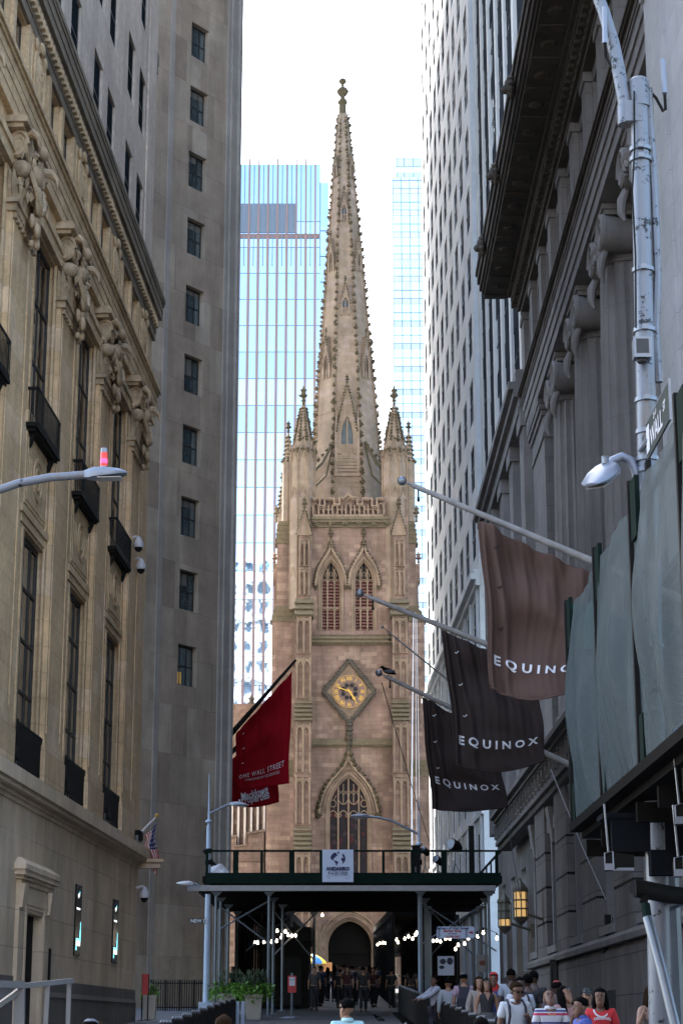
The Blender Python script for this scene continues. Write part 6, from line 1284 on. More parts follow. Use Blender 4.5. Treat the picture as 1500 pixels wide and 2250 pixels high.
# ================================================================ bank wall fittings
M['glow'] = mat('lantern_glow', (.3,.25,.15), .5, emit=(1,.60,.20), es=.10); M['glowdim'] = mat('lantern_glass', (.20,.20,.17), .3)
M['bronze'] = mat('dull_bronze', (.10,.09,.065), .5, metal=.4, var=.3)
def lantern(x, Y, z, lab, full):
    o = thing('wall_lantern', lab, 'lantern', (x, Y, z), 'lanterns on the bank'); w = .23; b = MB(); n = 8
    for k in range(n): a = k*math.pi/4; b.tube([(x+w*math.cos(a),Y+w*math.sin(a),z),(x+w*math.cos(a),Y+w*math.sin(a),z+.85)], .02, 5)
    for zz in (z, z+.28, z+.56, z+.85): b.lathe((x,Y,zz), [(w+.02,-.025),(w+.03,0),(w+.02,.025)], n)
    b.lathe((x,Y,z+.85), [(w+.05,0),(w+.02,.1),(.10,.28),(.05,.34),(.03,.42)], n); b.lathe((x,Y,z-.02), [(w+.02,0),(.16,-.12),(.06,-.2),(.02,-.26)][::-1], n); b.tube([(x+w,Y,z+.1),(7-.1,Y,z-.15)], .05, 6); b.box(6.8, 6.95, Y-.15, Y+.15, z-.4, z+.1); f = b.build('frame', M['bronze'], o)
    b = MB(); b.lathe((x,Y,z+.02), [(w-.03,0),(w-.03,.27)] if not full else [(w-.03,.30),(w-.03,.82)], n); b.build('lit_pane', M['glow'], o); b = MB(); b.lathe((x,Y,z+.02), [(w-.03,.29),(w-.03,.82)] if not full else [(w-.03,.0),(w-.03,.28)], n); b.build('dim_pane', M['glowdim'] if not full else M['glow'], o)
lantern(P(1108,2010,70.5).x, 70.5, P(1108,2036,70.5).z, 'bronze lantern lit only at its base, beside the shed', False); lantern(P(1143,1990,64.2).x, 64.2, P(1143,2016,64.2).z, 'bronze lantern lit through, nearer and larger of the two', True)
def wall_box(px, py, pw, ph, Y, lab, d=.25):
    p = P(px, py, Y); w = pw/4200*Y; h = ph/4200*Y; o = thing('display_box', lab, 'sign', (p.x, Y, p.z-h/2), 'dark wall boxes on the bank'); b = MB(); b.box(p.x-w/2, 6.6, Y-d, Y+d, p.z-h/2, p.z+h/2); b.box(p.x-w/2-.02, 6.6, Y-d*.8, Y+d*.8, p.z-h/2-.12, p.z-h/2); b.build('case', M['iron'], o); b = MB(); b.box(p.x-w/2+.03, p.x+w/2-.1, Y-d-.01, Y-d, p.z-h/2+.06, p.z+h/2-.06); b.build('face', mat('dim_glass', (.03,.028,.028), .25), o)
wall_box(1341, 2110, 27, 76, 49.5, 'tall black notice box on the bank wall'); wall_box(1219, 2150, 18, 78, 60, 'narrow black notice box on the bank wall nearer the lanterns'); wall_box(1347, 2030, 13, 38, 49, 'small black cable box on the bank wall above the notice box', .12)
# ================================================================ street furniture
M['grip'] = mat('grey_barrier_paint', (.15,.15,.147), .5, var=.15)
o = thing('steel_barrier', 'grey steel frame barrier in front of the stone doorway', 'barrier', P(60,2250,20)); b = MB()
def pb_(a, c, w=.06, y0=20, y1=20): b.bar(P(*a,y0), P(*c,y1), w)
pb_((48,2163),(46,2340),.07); pb_((106,2164),(96,2340),.045,20.4,20.4); pb_((153,2158),(147,2340),.045,20.8,20.8); pb_((52,2166),(158,2155),.05,20,20.8); pb_((-60,2160),(50,2164),.07,19.2,20); pb_((-60,2250),(44,2176),.05,19.6,20); pb_((37,2180),(34,2340),.05,20,20); b.build('frame', M['grip'], o); b = MB(); b.quad(P(-60,2166,19.4),P(42,2168,20),P(-60,2235,19.4)); b.build('panel', mat('dull_grey_panel', (.10,.105,.12), .5), o)
def barrier(loc, lab, grp, proto=[]):
    if proto: return copy_tree(proto[0], loc=loc, label=lab, group=grp)
    o = thing('street_barrier', lab, 'barrier', loc, grp); x, y, z = loc; b = MB(); b.box(x-.03, x+.03, y+.05, y+1.95, z+.12, z+1.0); b.tube([(x,y+.02,z+.1),(x,y+.02,z+1.02),(x,y+1.98,z+1.02),(x,y+1.98,z+.1)], .035, 6)
    for k in range(5): b.tube([(x,y+.2+.4*k,z+.1),(x,y+.2+.4*k,z+1.05)], .03, 6)
    for q in (.3, 1.7): b.box(x-.3, x+.3, y+q-.03, y+q+.03, z, z+.08); b.box(x-.03, x+.03, y+q-.03, y+q+.03, z+.08, z+.2)
    b.build('frame', M['iron'], o)
    b = MB()
    for k in range(4): b.ell((x,y+.25+.5*k,z+1.075), .032,.05,.03, 8, 5)
    b.build('caps', M['steel'], o); proto.append(o); return o
for k in range(11): barrier((-2.62, 26.6+2*k, gz(26.6+2*k)), 'black barrier panel with bright caps in the row leading up to the planters', 'black barriers before the planters')
for k in range(24): o_ = barrier((2.25, 29+2*k, gz(29+2*k)), 'black barrier panel in the dark row beside the walking crowd', 'black barriers beside the crowd')
o = thing('barrier_post', 'pair of grey steel posts closing the barrier row before the planters', 'post', P(530,2250,48.8)); b = MB(); [b.box(P(x,2200,48.8).x-.045, P(x,2200,48.8).x+.045, 48.75, 48.9, gz(48.8), P(x,2200,48.8).z) for x in (522, 534)]; b.build('posts', M['bg'], o)
M['leaf'] = mat('lime_green_leaves', (.10,.24,.02), .6, var=.5, scale=9); M['leafd'] = mat('dark_green_leaves', (.03,.06,.02), .6, var=.4, scale=8); M['plantc'] = mat('pale_planter_concrete', (.36,.33,.28), .8, var=.15)
def planter(p, w, h, lab, spread, nl=420, dark=True, seed=3):
    rr = random.Random(seed); x, y, z = p; o = thing('planter', lab, 'planter', p, 'planters'); b = MB(); b.taper((x-w*.42,y-w*.42),(x+w*.42,y+w*.42),z,(x-w/2,y-w/2),(x+w/2,y+w/2),z+h-.1); b.box(x-w*.55, x+w*.55, y-w*.55, y+w*.55, z+h-.1, z+h); b.build('pot', M['plantc'], o)
    pl = thing('plant', {3:'lush bright green plant spilling from the planter against the shed posts', 9:'bright green plant in the planter half hidden by the barriers', 5:'small green plant in the sandstone corner planter'}[seed], 'plant', (x,y,z+h), 'plants in the planters')
    b = MB()
    for k in range(nl):
        a = rr.uniform(0, 6.28); q = spread*math.sqrt(rr.random()); c = V(x+q*math.cos(a), y+q*math.sin(a)*.7, z+h+.02+rr.uniform(-.25,.35)*(1-.3*q/spread)+.12*math.sin(5*a)); s_ = rr.uniform(.05,.11); d = V(rr.uniform(-1,1),rr.uniform(-1,1),rr.uniform(-.3,1)).normalized(); e = d.cross(V(.3,.2,.9)).normalized()
        b.quad(c-d*s_, c+e*s_*.5, c+d*s_, c-e*s_*.5)
    b.build('leaves', M['leaf'], pl)
    b = MB()
    for k in range(260 if dark else 40):
        a = rr.uniform(0, 6.28); q = spread*.75*math.sqrt(rr.random()); c = V(x+q*math.cos(a), y+q*math.sin(a)*.6+.15, z+h+rr.uniform(.0,.8 if dark else .4)); s_ = rr.uniform(.06,.14); d = V(rr.uniform(-.5,.5),rr.uniform(-.5,.5),1).normalized(); e = d.cross(V(.9,.3,.1)).normalized(); b.quad(c-d*s_, c+e*s_*.35, c+d*s_, c-e*s_*.35)
    b.build('dark_shoots', M['leafd'], pl)
planter((P(557,2239,68).x, 68, gz(68)), .58, .85, 'pale planter with bright green foliage standing against the shed posts', .72, 620); planter((P(500,2215,69.5).x, 69.5, gz(69.5)), .58, .85, 'pale planter half hidden behind the black barriers', .72, 560, seed=9); planter((P(329,2236,64).x, 64, gz(64)+.13), .42, .75, 'sandstone planter at the corner of the exchange', .3, 130, False, 5)
o = thing('sign_stand', 'tall red sign on a thin black stand beside the corner planter', 'sign', P(317,2240,62.5)); x0 = P(312,2200,62.5).x; x1 = P(325,2200,62.5).x; zt = P(318,2140,62.5).z; zb = P(318,2186,62.5).z; b = MB(); b.box(x0, x1, 62.5, 62.54, zb, zt); b.build('red_panel', M['red'], o); b = MB(); [b.box(x-.02, x+.02, 62.54, 62.58, gz(62)+.13, zt) for x in (x0, x1)]; b.box(x0-.1, x1+.1, 62.3, 62.8, gz(62)+.13, gz(62)+.16); b.build('stand', M['iron'], o)
o = thing('iron_fence', 'black iron railing at the foot of the limestone tower', 'fence', P(390,2230,75)); b = MB(); xa, xb = P(332,2200,75).x, P(452,2200,75).x; g = gz(75)+.13
for k in range(24): x = xa + (xb-xa)*k/23; b.tube([(x,75,g),(x,75,g+1.15)], .022 if k % 6 else .045, 5)
b.box(xa, xb, 74.98, 75.02, g+1.0, g+1.05); b.box(xa, xb, 74.98, 75.02, g+.1, g+.15); b.build('bars', M['iron'], o)
o = thing('exit_sign', 'red board with white EXIT panel on a post under the shed', 'sign', (P(641,2238,70).x, 70, gz(70))); x = P(641,2238,70).x; a = P(632,2181,70); c = P(651,2144,70); b = MB(); b.box(a.x, c.x, 69.97, 70.02, a.z, c.z); b.build('board', M['red'], o); b = MB(); b.tube([(x,70.04,gz(70)),(x,70.04,c.z+.1)], .045, 8); b.lathe((x,70.04,gz(70)-.005), [(.45,0),(.42,.05),(.08,.07)], 14); b.build('post', M['pipe'], o)
e0 = P(635.5,2166,70); e1 = P(648,2147,70); b = MB(); b.box(e0.x, e1.x, 69.955, 69.97, e0.z, e1.z); pn = b.build('panel', M['letter'], o); b = MB(); b.text('EXIT', .085, lambda x, y: ((e0.x+e1.x)/2+x, 69.95, e1.z-.12+y)); b.text('1', .10, lambda x, y: ((e0.x+e1.x)/2+x, 69.95, e0.z+.05+y)); b.build('lettering', M['blueink'], pn)
# food cart with striped umbrella
cx_, cy_ = P(686,2150,150).x, 150.0; g = gz(150); o = thing('food_cart', 'street food cart under the blue and yellow umbrella', 'cart', (cx_, cy_, g)); b = MB(); b.box(cx_-.9, cx_+.9, cy_-.5, cy_+.5, g+.35, g+1.15); b.box(cx_-.95, cx_+.95, cy_-.55, cy_+.55, g+1.15, g+1.2); b.build('body', M['steel'], o)
b = MB(); b.box(cx_+.75, cx_+1.5, cy_-.05, cy_, g+1.2, g+1.95); b.build('menu_board', mat('orange_menu_board', (.55,.24,.08), .6, var=.3), o)
for q in (-.6, .6): b = MB(); b.tube([(cx_+q,cy_-.52,g+.3),(cx_+q,cy_-.45,g+.3)], .3, 14); b.build('wheel', M['iron'], o)
o = thing('umbrella', 'blue and yellow striped umbrella over the food cart before the church', 'umbrella', (cx_, cy_, g+1.2)); b = MB(); n = 16; zt = P(688,2096,150).z; R_ = 1.05
rings = [(0,zt),(.35*R_,zt-.10),(.72*R_,zt-.32),(R_,zt-.58),(R_*1.01,zt-.75)]
for i in range(4):
    for j in range(n): a0, a1 = 2*math.pi*j/n, 2*math.pi*(j+1)/n; b.quad(*[(cx_+r*math.cos(a), cy_+r*math.sin(a), z) for r, z, a in ((rings[i][0],rings[i][1],a0),(rings[i+1][0],rings[i+1][1],a0),(rings[i+1][0],rings[i+1][1],a1),(rings[i][0],rings[i][1],a1))], m=(j//2) % 2)
b.build('canopy', [mat('umbrella_blue', (.05,.22,.62), .6), mat('umbrella_yellow', (.72,.52,.04), .6)], o); b = MB(); b.tube([(cx_,cy_,g+1.2),(cx_,cy_,zt)], .025, 6); b.build('shaft', M['steel'], o)
for k in range(6): x = P(655+19*k, 2180, 140).x; o_ = thing('white_barrier', 'white barrier block in the bright gap before the church steps', 'barrier', (x,140,gz(140)), 'white barriers by the church'); b = MB(); b.taper((x-.3,139.8),(x+.3,140.2),gz(140),(x-.28,139.9),(x+.28,140.1),gz(140)+.9); b.build('block', M['letter'], o_)
b = MB(); p = V(1.92,60,gz(60)); b.ell(p+V(0,0,.05), .09,.07,.06); b.blob(p+V(.03,-.02,.08), .07); tag(b.build('crumpled_paper', M['letter'], loc=p), 'crumpled white paper lying on the road by the barriers of the walking crowd', 'litter')
# ================================================================ things stored on the shed deck
DZ = 6.9
def dk(px, y=73.0): return P(px, 1900, y).x
x = dk(482, 73.4); b = MB(); b.add([(x-.35,73.2,DZ+.1),(x+.3,73.2,DZ+.0),(x+.35,73.9,DZ+.3),(x+.05,73.9,DZ+.62),(x-.38,73.7,DZ+.45),(x-.02,73.4,DZ+.5)], [(0,1,5),(1,2,3,5),(0,5,4),(4,5,3)]); b.blob((x+.15,73.3,DZ+.15), .2); tag(b.build('dust_sheet', M['letter'], loc=(x,73.3,DZ)), 'crumpled white dust sheet on the shed deck beside the lamp', 'sheet')
x = dk(914, 73); o = thing('control_cabinet', 'tall black cabinet strapped to the lamp post on the deck', 'cabinet', (x, 73, DZ)); b = MB(); b.box(x-.16, x+.14, 72.75, 73.1, DZ+.15, DZ+1.15); b.box(x-.18, x+.16, 72.72, 73.12, DZ+1.15, DZ+1.2); b.box(x-.12, x+.1, 72.8, 73.1, DZ, DZ+.15); b.build('case', M['iron'], o); b = MB(); b.box(x-.05, x-.02, 72.74, 72.75, DZ+.2, DZ+.4); b.build('latch', M['steel'], o)
def stage_light(px, h, lab, up=True, s=1.0):
    x = dk(px, 73.2); o = thing('stage_light', lab, 'lamp', (x, 73.2, DZ), 'spotlights on the shed deck'); b = MB(); 
    for a in (0, 2.1, 4.2): b.tube([(x+.28*math.cos(a),73.2+.28*math.sin(a),DZ),(x,73.2,DZ+h*.5)], .02, 5)
    b.tube([(x,73.2,DZ+h*.4),(x,73.2,DZ+h)], .025, 6); b.build('tripod', M['steel'], o); b = MB(); b.tube([(x+.16*s,73.3,DZ+h-.06),(x+.08*s,73.2,DZ+h+.04),(x-.12*s,73.05,DZ+h+.12)], [.12*s,.17*s,.20*s], 12); b.build('housing', M['iron'], o); b = MB(); b.tube([(x-.12*s,73.05,DZ+h+.12),(x-.135*s,73.035,DZ+h+.126)], .17*s, 12); b.build('lens', M['steel'], o)
stage_light(933, .95, 'small pale topped spotlight beside the black cabinet', s=.7); stage_light(962, .6, 'low black spotlight on a tripod behind the railing', s=.8); stage_light(999, 1.15, 'large dark blue spotlight above the railing', s=1.15)
x = dk(1017, 73.4); o = thing('metal_rack', 'white metal frame rack standing on the shed deck', 'rack', (x, 73.4, DZ)); b = MB()
for q in (-.2, .2): b.bar((x+q,73.4,DZ),(x+q,73.4,DZ+.85),.03); b.bar((x+q,73.8,DZ),(x+q,73.8,DZ+.85),.03); b.bar((x+q,73.4,DZ+.84),(x+q,73.8,DZ+.84),.03)
for z in (.2, .5, .84): b.bar((x-.2,73.4,DZ+z),(x+.2,73.4,DZ+z),.03)
b.build('frame', M['letter'], o); b = MB(); b.box(x-.18, x+.18, 73.45, 73.75, DZ+.02, DZ+.18); b.build('shelf', M['pav'], o)
x = dk(1036, 73.6); o = thing('deck_post', 'thick dark post rising from the shed deck beside the white rack', 'post', (x, 73.6, DZ)); b = MB(); b.box(x-.1, x+.1, 73.5, 73.7, DZ, DZ+2.0); b.box(x-.13, x+.13, 73.47, 73.73, DZ, DZ+.05); b.build('post', M['iron'], o)
# ================================================================ people
def skin_mesh(verts, edges, root=0, sub=2):
    me = bpy.data.meshes.new('body'); me.from_pydata([v[0] for v in verts], edges, []); o = bpy.data.objects.new('body', me); COL.objects.link(o)
    md = o.modifiers.new('skin', 'SKIN'); md.use_smooth_shade = True
    for i, v in enumerate(verts): r = v[1]; me.skin_vertices[0].data[i].radius = r if isinstance(r, tuple) else (r, r); me.skin_vertices[0].data[i].use_root = i == root
    ss = o.modifiers.new('sub', 'SUBSURF'); ss.levels = sub
    bpy.context.view_layer.update(); ev = o.evaluated_get(bpy.context.evaluated_depsgraph_get()); m2 = ev.to_mesh()
    vs = [v.co.copy() for v in m2.vertices]; fs = [tuple(p.vertices) for p in m2.polygons]; ev.to_mesh_clear(); bpy.data.objects.remove(o); bpy.data.meshes.remove(me)
    return vs, fs
HEADP = [(-.03,.030,-.070,-.035),(.0,.046,-.092,-.02),(.045,.060,-.098,.02),(.08,.067,-.097,.06),(.12,.073,-.090,.086),(.155,.077,-.092,.095),(.19,.073,-.082,.094),(.215,.058,-.062,.076),(.232,.034,-.030,.045),(.238,.004,.0,.01)]
def head_rings(k=1.0, sel=None, n=16):
    vs = []
    for z, w, f, bk in (sel or HEADP):
        cy, hy = (f+bk)/2, (bk-f)/2
        for j in range(n):
            a = 2*math.pi*j/n; c_, s_ = math.cos(a), math.sin(a); vs.append(Vector((w*k*math.copysign(abs(c_)**.85, c_), cy+hy*k*math.copysign(abs(s_)**.9, s_), z*(1+(k-1)*.8))))
    m = len(sel or HEADP)
    return vs, [(i*n+j, i*n+(j+1)%n, (i+1)*n+(j+1)%n, (i+1)*n+j) for i in range(m-1) for j in range(n)] + [tuple(range(n))[::-1], tuple((m-1)*n+j for j in range(n))]
CLO = {}
def clo(c):
    if c not in CLO: CLO[c] = mat('cloth_%d' % len(CLO), c, .85, var=.15, scale=8)
    return CLO[c]
def mk_stripe():
    m = bpy.data.materials.new('striped_knit'); m.use_nodes = True; nt = m.node_tree; N = nt.nodes.new; K = nt.links.new; b = nt.nodes['Principled BSDF']; tc = N('ShaderNodeTexCoord'); sp = N('ShaderNodeSeparateXYZ'); K(tc.outputs['Object'], sp.inputs[0])
    mu = N('ShaderNodeMath'); mu.operation = 'MULTIPLY'; mu.inputs[1].default_value = 7.2; K(sp.outputs[2], mu.inputs[0]); fr = N('ShaderNodeMath'); fr.operation = 'FRACT'; K(mu.outputs[0], fr.inputs[0]); rp = N('ShaderNodeValToRGB'); rp.color_ramp.interpolation = 'CONSTANT'; e = rp.color_ramp.elements
    e[0].position = 0; e[0].color = (.46,.46,.49,1); e[1].position = .42; e[1].color = (.40,.03,.08,1)
    for p, c in ((.62,(.46,.45,.48,1)),(.72,(.04,.04,.16,1)),(.88,(.46,.46,.49,1))): x = e.new(p); x.color = c
    K(fr.outputs[0], rp.inputs[0]); K(rp.outputs[0], b.inputs['Base Color']); b.inputs['Roughness'].default_value = .85; return m
M['stripe'] = mk_stripe()
def person(lab, px, ytop, Y, yaw=0, skin='skin2', hair=('short','hairb'), shirt=(.6,.6,.62), legs=(.05,.05,.07), sleeve='short', arms=('down','down'), hy=0, hp=0, extra=(), H=None, group='people in the street', g=None, x=None, detail=True, stride=.12, smat=None):
    g = gz(Y) + .13 * (x is None and px > 1000) if g is None else g
    p = P(px, ytop, Y); X = p.x if x is None else x
    H = H or max(1.3, min(1.98, p.z - g)); k = H / 1.755
    o = thing('person', lab, 'person', (X, Y, g), group); sw = .9 if 'woman' in lab or 'girl' in lab else 1.0
    cy, sy = math.cos(R(yaw)), math.sin(R(yaw))
    def W(v): return Vector((X + k*(v[0]*cy - v[1]*sy), Y + k*(v[0]*sy + v[1]*cy), g + k*v[2]))
    # joints; the figure faces -y
    sh = .175*sw; A = {}
    for s_, nm in ((-1, arms[0]), (1, arms[1])):
        S0 = Vector((s_*sh, .01, 1.43))
        E, Wt = {'down': ((s_*.235,.03,1.16),(s_*.245,-.04,.92)), 'chest': ((s_*.24,.0,1.17),(s_*.12,-.22,1.27)), 'back': ((s_*.24,.10,1.17),(s_*.24,.10,.94)), 'fwd': ((s_*.23,-.06,1.17),(s_*.20,-.24,1.05)), 'wave': ((s_*.26,-.06,1.18),(s_*.27,-.24,1.36)), 'lean': ((s_*.20,-.22,1.26),(s_*.16,-.46,1.16)), 'hip': ((s_*.30,.06,1.17),(s_*.20,-.02,.99))}[nm]
        E, Wt = Vector(E), Vector(Wt); A[s_] = (S0, E, Wt, Wt + (Wt-E).normalized()*.085)
    st = stride; J = {-1: ((-.09,0,.90), (-.095,-st*.7,.50), (-.095,-st,.09), (-.10,-st-.14,.035)), 1: ((.09,0,.90), (.095,st*.35,.50), (.095,st,.10), (.10,st-.12,.035))}
    def graph(grow, parts):
        v = []; e = []
        def ad(p_, r, pr=None): v.append((W(p_), tuple(q*k for q in r) if isinstance(r, tuple) else r*k)); (e.append((pr, len(v)-1)) if pr is not None else None); return len(v)-1
        pe = ad((0,0,.94), (.135*sw+grow,.105+grow))
        if 'torso' in parts:
            a = ad((0,0,1.08), (.125*sw+grow,.095+grow), pe); c = ad((0,.0,1.28), (.150*sw+grow,.108+grow), a); n_ = ad((0,.012,1.42), (.105*sw+grow*.8,.075+grow*.6), c)
            if 'neck' in parts: n2 = ad((0,.01,1.49), .055, n_); ad((0,-.01,1.56), .052, n2)
            for s_ in (-1, 1):
                S0, E, Wt, Hd = A[s_]; i = ad(S0, .058+grow, n_)
                if 'arm' in parts: j = ad(E, .043+grow, ad(S0.lerp(E,.5), .05+grow, i)); w_ = ad(Wt, .028+grow, ad(E.lerp(Wt,.5), .038+grow, j)); (ad(Hd, (.036,.02), w_) if not grow else None)
                elif 'sleeve' in parts: ad(S0.lerp(E,.72), .058+grow, ad(S0.lerp(E,.4), .055+grow, i))
        if 'leg' in parts:
            for s_ in (-1, 1):
                h_, kn, an, to = J[s_]; i = ad(h_, .088+grow, pe); i = ad(kn, .058+grow, ad(tuple((a_+b_)/2 for a_, b_ in zip(h_, kn)), .076+grow, i)); i = ad(an, .040+grow*1.3, ad(tuple((a_+b_)/2 for a_, b_ in zip(kn, an)), .054+grow, i))
                if not grow: ad(to, .036, i)
        return v, e
    mb = MB(); v, e = graph(0, ('torso','neck','arm','leg')); vs, fs = skin_mesh(v, e, sub=2 if detail else 1); mb.add(vs, fs)
    # head
    hr = Matrix.Rotation(R(hy), 3, 'Z') @ Matrix.Rotation(R(hp), 3, 'X')
    def Hh(q): return W(hr @ Vector(q) + Vector((0,-.012,1.515)))
    vs, fs = head_rings(); mb.add([Hh(q) for q in vs], fs)
    mb.add([Hh(q) for q in ((-.011,-.094,.125),(.011,-.094,.125),(-.019,-.097,.076),(.019,-.097,.076),(0,-.122,.082),(0,-.099,.13))], [(0,2,4),(0,4,5),(5,4,1),(1,4,3),(2,3,4)])
    for s_ in (-1, 1): 
        q = MB(); q.ell((s_*.077,.012,.105), .012,.022,.034, 8, 6); mb.add([Hh(u) for u in q.v], q.f)
        S0, E, Wt, Hd = A[s_]; d = (Hd-Wt).normalized(); sd2 = Vector((0,1,0)) if abs(d.z) > .6 else Vector((1,0,0)); sd2 = (sd2 - d*sd2.dot(d)).normalized(); cu = d.cross(sd2)*(-1 if s_ > 0 else 1)
        if detail:
            for f_, (off, L) in enumerate(((-.026,.062),(-.009,.075),(.009,.07),(.025,.055))): b0 = Hd + sd2*off - d*.01; mb.tube([W(b0), W(b0+d*L*.5+cu*.006), W(b0+d*L*.8+cu*.022), W(b0+d*L+cu*.04)], [.0095*k,.009*k,.008*k,.006*k], 6)
            b0 = Wt + (Hd-Wt)*.35 - sd2*.026; mb.tube([W(b0), W(b0-sd2*.022+d*.022), W(b0-sd2*.028+d*.05+cu*.012)], [.012*k,.0105*k,.008*k], 6)
    body = mb.build('body', M[skin], o, smooth='all')
    b = MB()
    for s_ in (-1, 1): q = MB(); q.ell((s_*.031,-.0885,.122), .0105,.005,.0048, 8, 5); b.add([Hh(u) for u in q.v], q.f, 0); q = MB(); q.ell((s_*.031,-.0925,.122), .0066,.003,.0058, 8, 5); b.add([Hh(u) for u in q.v], q.f, 1); q = MB(); q.tube([(s_*.016,-.094,.140),(s_*.033,-.095,.145),(s_*.05,-.088,.140)], [.003,.004,.0025], 5); b.add([Hh(u) for u in q.v], q.f, 1)
    q = MB(); q.ell((0,-.0985,.047), .024,.005,.007, 10, 5); b.add([Hh(u) for u in q.v], q.f, 2); 
    if detail: b.build('face', [M['eyewhite'], M['hairb'], mat('lips', (.22,.07,.06), .5) if 'lips' not in M else M['lips']], o)
    # hair
    hs, hm = hair; b = MB(); T = [(z, w*1.09+.004, f_*1.02 if z > .17 else f_+.045+ (.17-z)*.3, bk+.012) for z, w, f_, bk in HEADP if z >= .11]
    if hs != 'none':
        if hs == 'afro': T = [(z, w*1.22, f_*1.05 if z > .17 else f_+.06, bk*1.25) for z, w, f_, bk in HEADP if z >= .07]
        T = T[:-1] + [(T[-1][0]+.012, *T[-1][1:])]; vs, fs = head_rings(1.03, T); b.add([Hh(q + Vector((0,0,.004))) for q in vs], fs)
        for q_ in range(50): a = rnd.uniform(0, 6.28); z = rnd.uniform(.12,.235); r = .078*math.sqrt(max(.05, 1-((z-.13)/.115)**2)); y_ = .01+r*1.15*math.sin(a); (b.blob(Hh((r*math.cos(a), y_, z)), .014*k) if y_ > -.055 or z > .19 else None)
        if hs == 'long':
            q = MB(); 
            for i in range(13): a = -.25*math.pi*.6 + (math.pi*1.3)*i/12; x0, y0 = .082*math.cos(a), .02+.085*math.sin(a); q.tube([(x0*.9,y0,.17),(x0*1.15,y0*1.05,.05),(x0*1.25,y0*.95+.01,-.06),(x0*1.2,y0*.9+.02,-.2),(x0*1.05,y0*.8+.02,-.27)], [.02,.026,.026,.022,.008], 6)
            b.add([Hh(u) for u in q.v], q.f)
        if hs == 'bun': q = MB(); q.ell((0,.125,.17), .045,.045,.045); b.add([Hh(u) for u in q.v], q.f)
        b.build('hair', M[hm], o, smooth='all')
    # clothes
    sm_ = smat or clo(shirt)
    v, e = graph(.018, ('torso', 'arm' if sleeve == 'long' else ('sleeve' if sleeve == 'short' else ''))); vs, fs = skin_mesh(v, e, sub=2 if detail else 1); b = MB(); b.add(vs, fs)
    if 'collar' in extra: b.lathe(W((0,.012,1.465)), [(.075*k,0),(.085*k,.02*k),(.07*k,.055*k)], 14)
    b.build('top', sm_, o, smooth='all')
    v, e = graph(.024 if not sleeve == 'x' else .03, ('leg',)); vs, fs = skin_mesh(v, e, sub=1); b = MB(); b.add(vs, fs)
    if 'skirt' in extra: b.lathe(W((0,0,.35)), [(.24*k,0),(.20*k,.35*k),(.155*k,.72*k)], 14)
    b.build('trousers', clo(legs), o, smooth='all')
    b = MB()
    for s_ in (-1, 1): an, to = J[s_][2:]; q = MB(); q.ell(((an[0]+to[0])/2,(an[1]+to[1])/2-.01,.045), .05,.14,.05, 8, 5); b.add([W(u) for u in q.v], q.f)
    b.build('shoes', M['iron'], o)
    def acc(name, q, mt): b = MB(); b.add([Hh(u) for u in q.v], q.f); b.m = list(q.m); b.build(name, mt, o, smooth=True)
    for ex_ in extra:
        if ex_.startswith('cap'):
            q = MB(); vs, fs = head_rings(1.10, [(z,w,f_,bk) for z,w,f_,bk in HEADP if z >= .15]); q.add(vs, fs); q.add([(-.06,-.09,.165),(.06,-.09,.165),(.05,-.165,.15),(-.05,-.165,.15),(0,-.18,.15)], [(0,1,2,4,3)]); acc('cap', q, clo({'cap_red':(.25,.03,.03),'cap_black':(.02,.025,.025),'cap_grey':(.12,.13,.15)}[ex_]))
        if ex_ == 'glasses_up': q = MB(); [q.ell((s_*.036,-.088,.185), .03,.008,.018, 10, 6) for s_ in (-1, 1)]; acc('sunglasses', q, M['win_teal'])
        if ex_ == 'glasses': q = MB(); [q.ell((s_*.033,-.098,.122), .028,.006,.018, 10, 6) for s_ in (-1, 1)]; q.box(-.075,.075,-.099,-.09,.126,.132); acc('sunglasses', q, M['iron'])
        if ex_ == 'hood': q = MB(); vs, fs = head_rings(1.2, [(-.10,.13,-.06,.12),(-.02,.10,-.05,.11)] + [(z,w,f_*.6,bk) for z,w,f_,bk in HEADP if z >= .045]); q.add(vs, fs); acc('head_scarf', q, clo((.42,.025,.02)))
        if ex_ == 'necklace': q = MB(); b = MB(); b.tube([W((.075*math.cos(a), -.02-.10*math.sin(a), 1.46-.07*math.sin(a))) for a in [math.pi*i/10 for i in range(11)]], .005*k, 5); b.build('necklace', M['gold'], o)
        if ex_ == 'vneck': b = MB(); b.add([W(q_) for q_ in ((-.055,-.112,1.445),(.055,-.112,1.445),(0,-.142,1.30))], [(0,1,2)]); b.build('neckline', M[skin], o)
        if ex_.startswith('pack'):
            t = thing('backpack', 'dark backpack worn by the ' + lab.split(' person')[0] + ' person' if False else {'packA':'dark backpack whose straps cross the white polo shirt','packB':'black backpack on the pink shirted walker seen from behind','packC':'dark backpack strap over the short white shirt behind the polo man'}[ex_], 'backpack', W((0,.15,1.0)), 'backpacks')
            b = MB(); b.T = None; q = MB(); q.taper((-.145,.125),(.145,.25),.98,(-.15,.125),(.15,.27),1.2); q.taper((-.15,.125),(.15,.27),1.2,(-.10,.12),(.10,.20),1.46); q.box(-.10,.10,.25,.30,1.0,1.2); b.add([W(u) for u in q.v], q.f); b.build('bag', clo((.02,.02,.032)), t, smooth=True)
            b = MB()
            for s_ in (-1, 1): b.tube([W((s_*.10,.15,1.42)), W((s_*.115,.03,1.505)), W((s_*.12,-.10,1.42)), W((s_*.125,-.142,1.28)), W((s_*.15,-.10,1.08)), W((s_*.14,.12,1.02))], .02*k, 6)
            b.build('strap', clo((.02,.02,.03)), t)
    return o
M['eyewhite'] = mat('eye_white', (.16,.14,.13), .5); M['lips'] = mat('lips', (.22,.07,.06), .5)
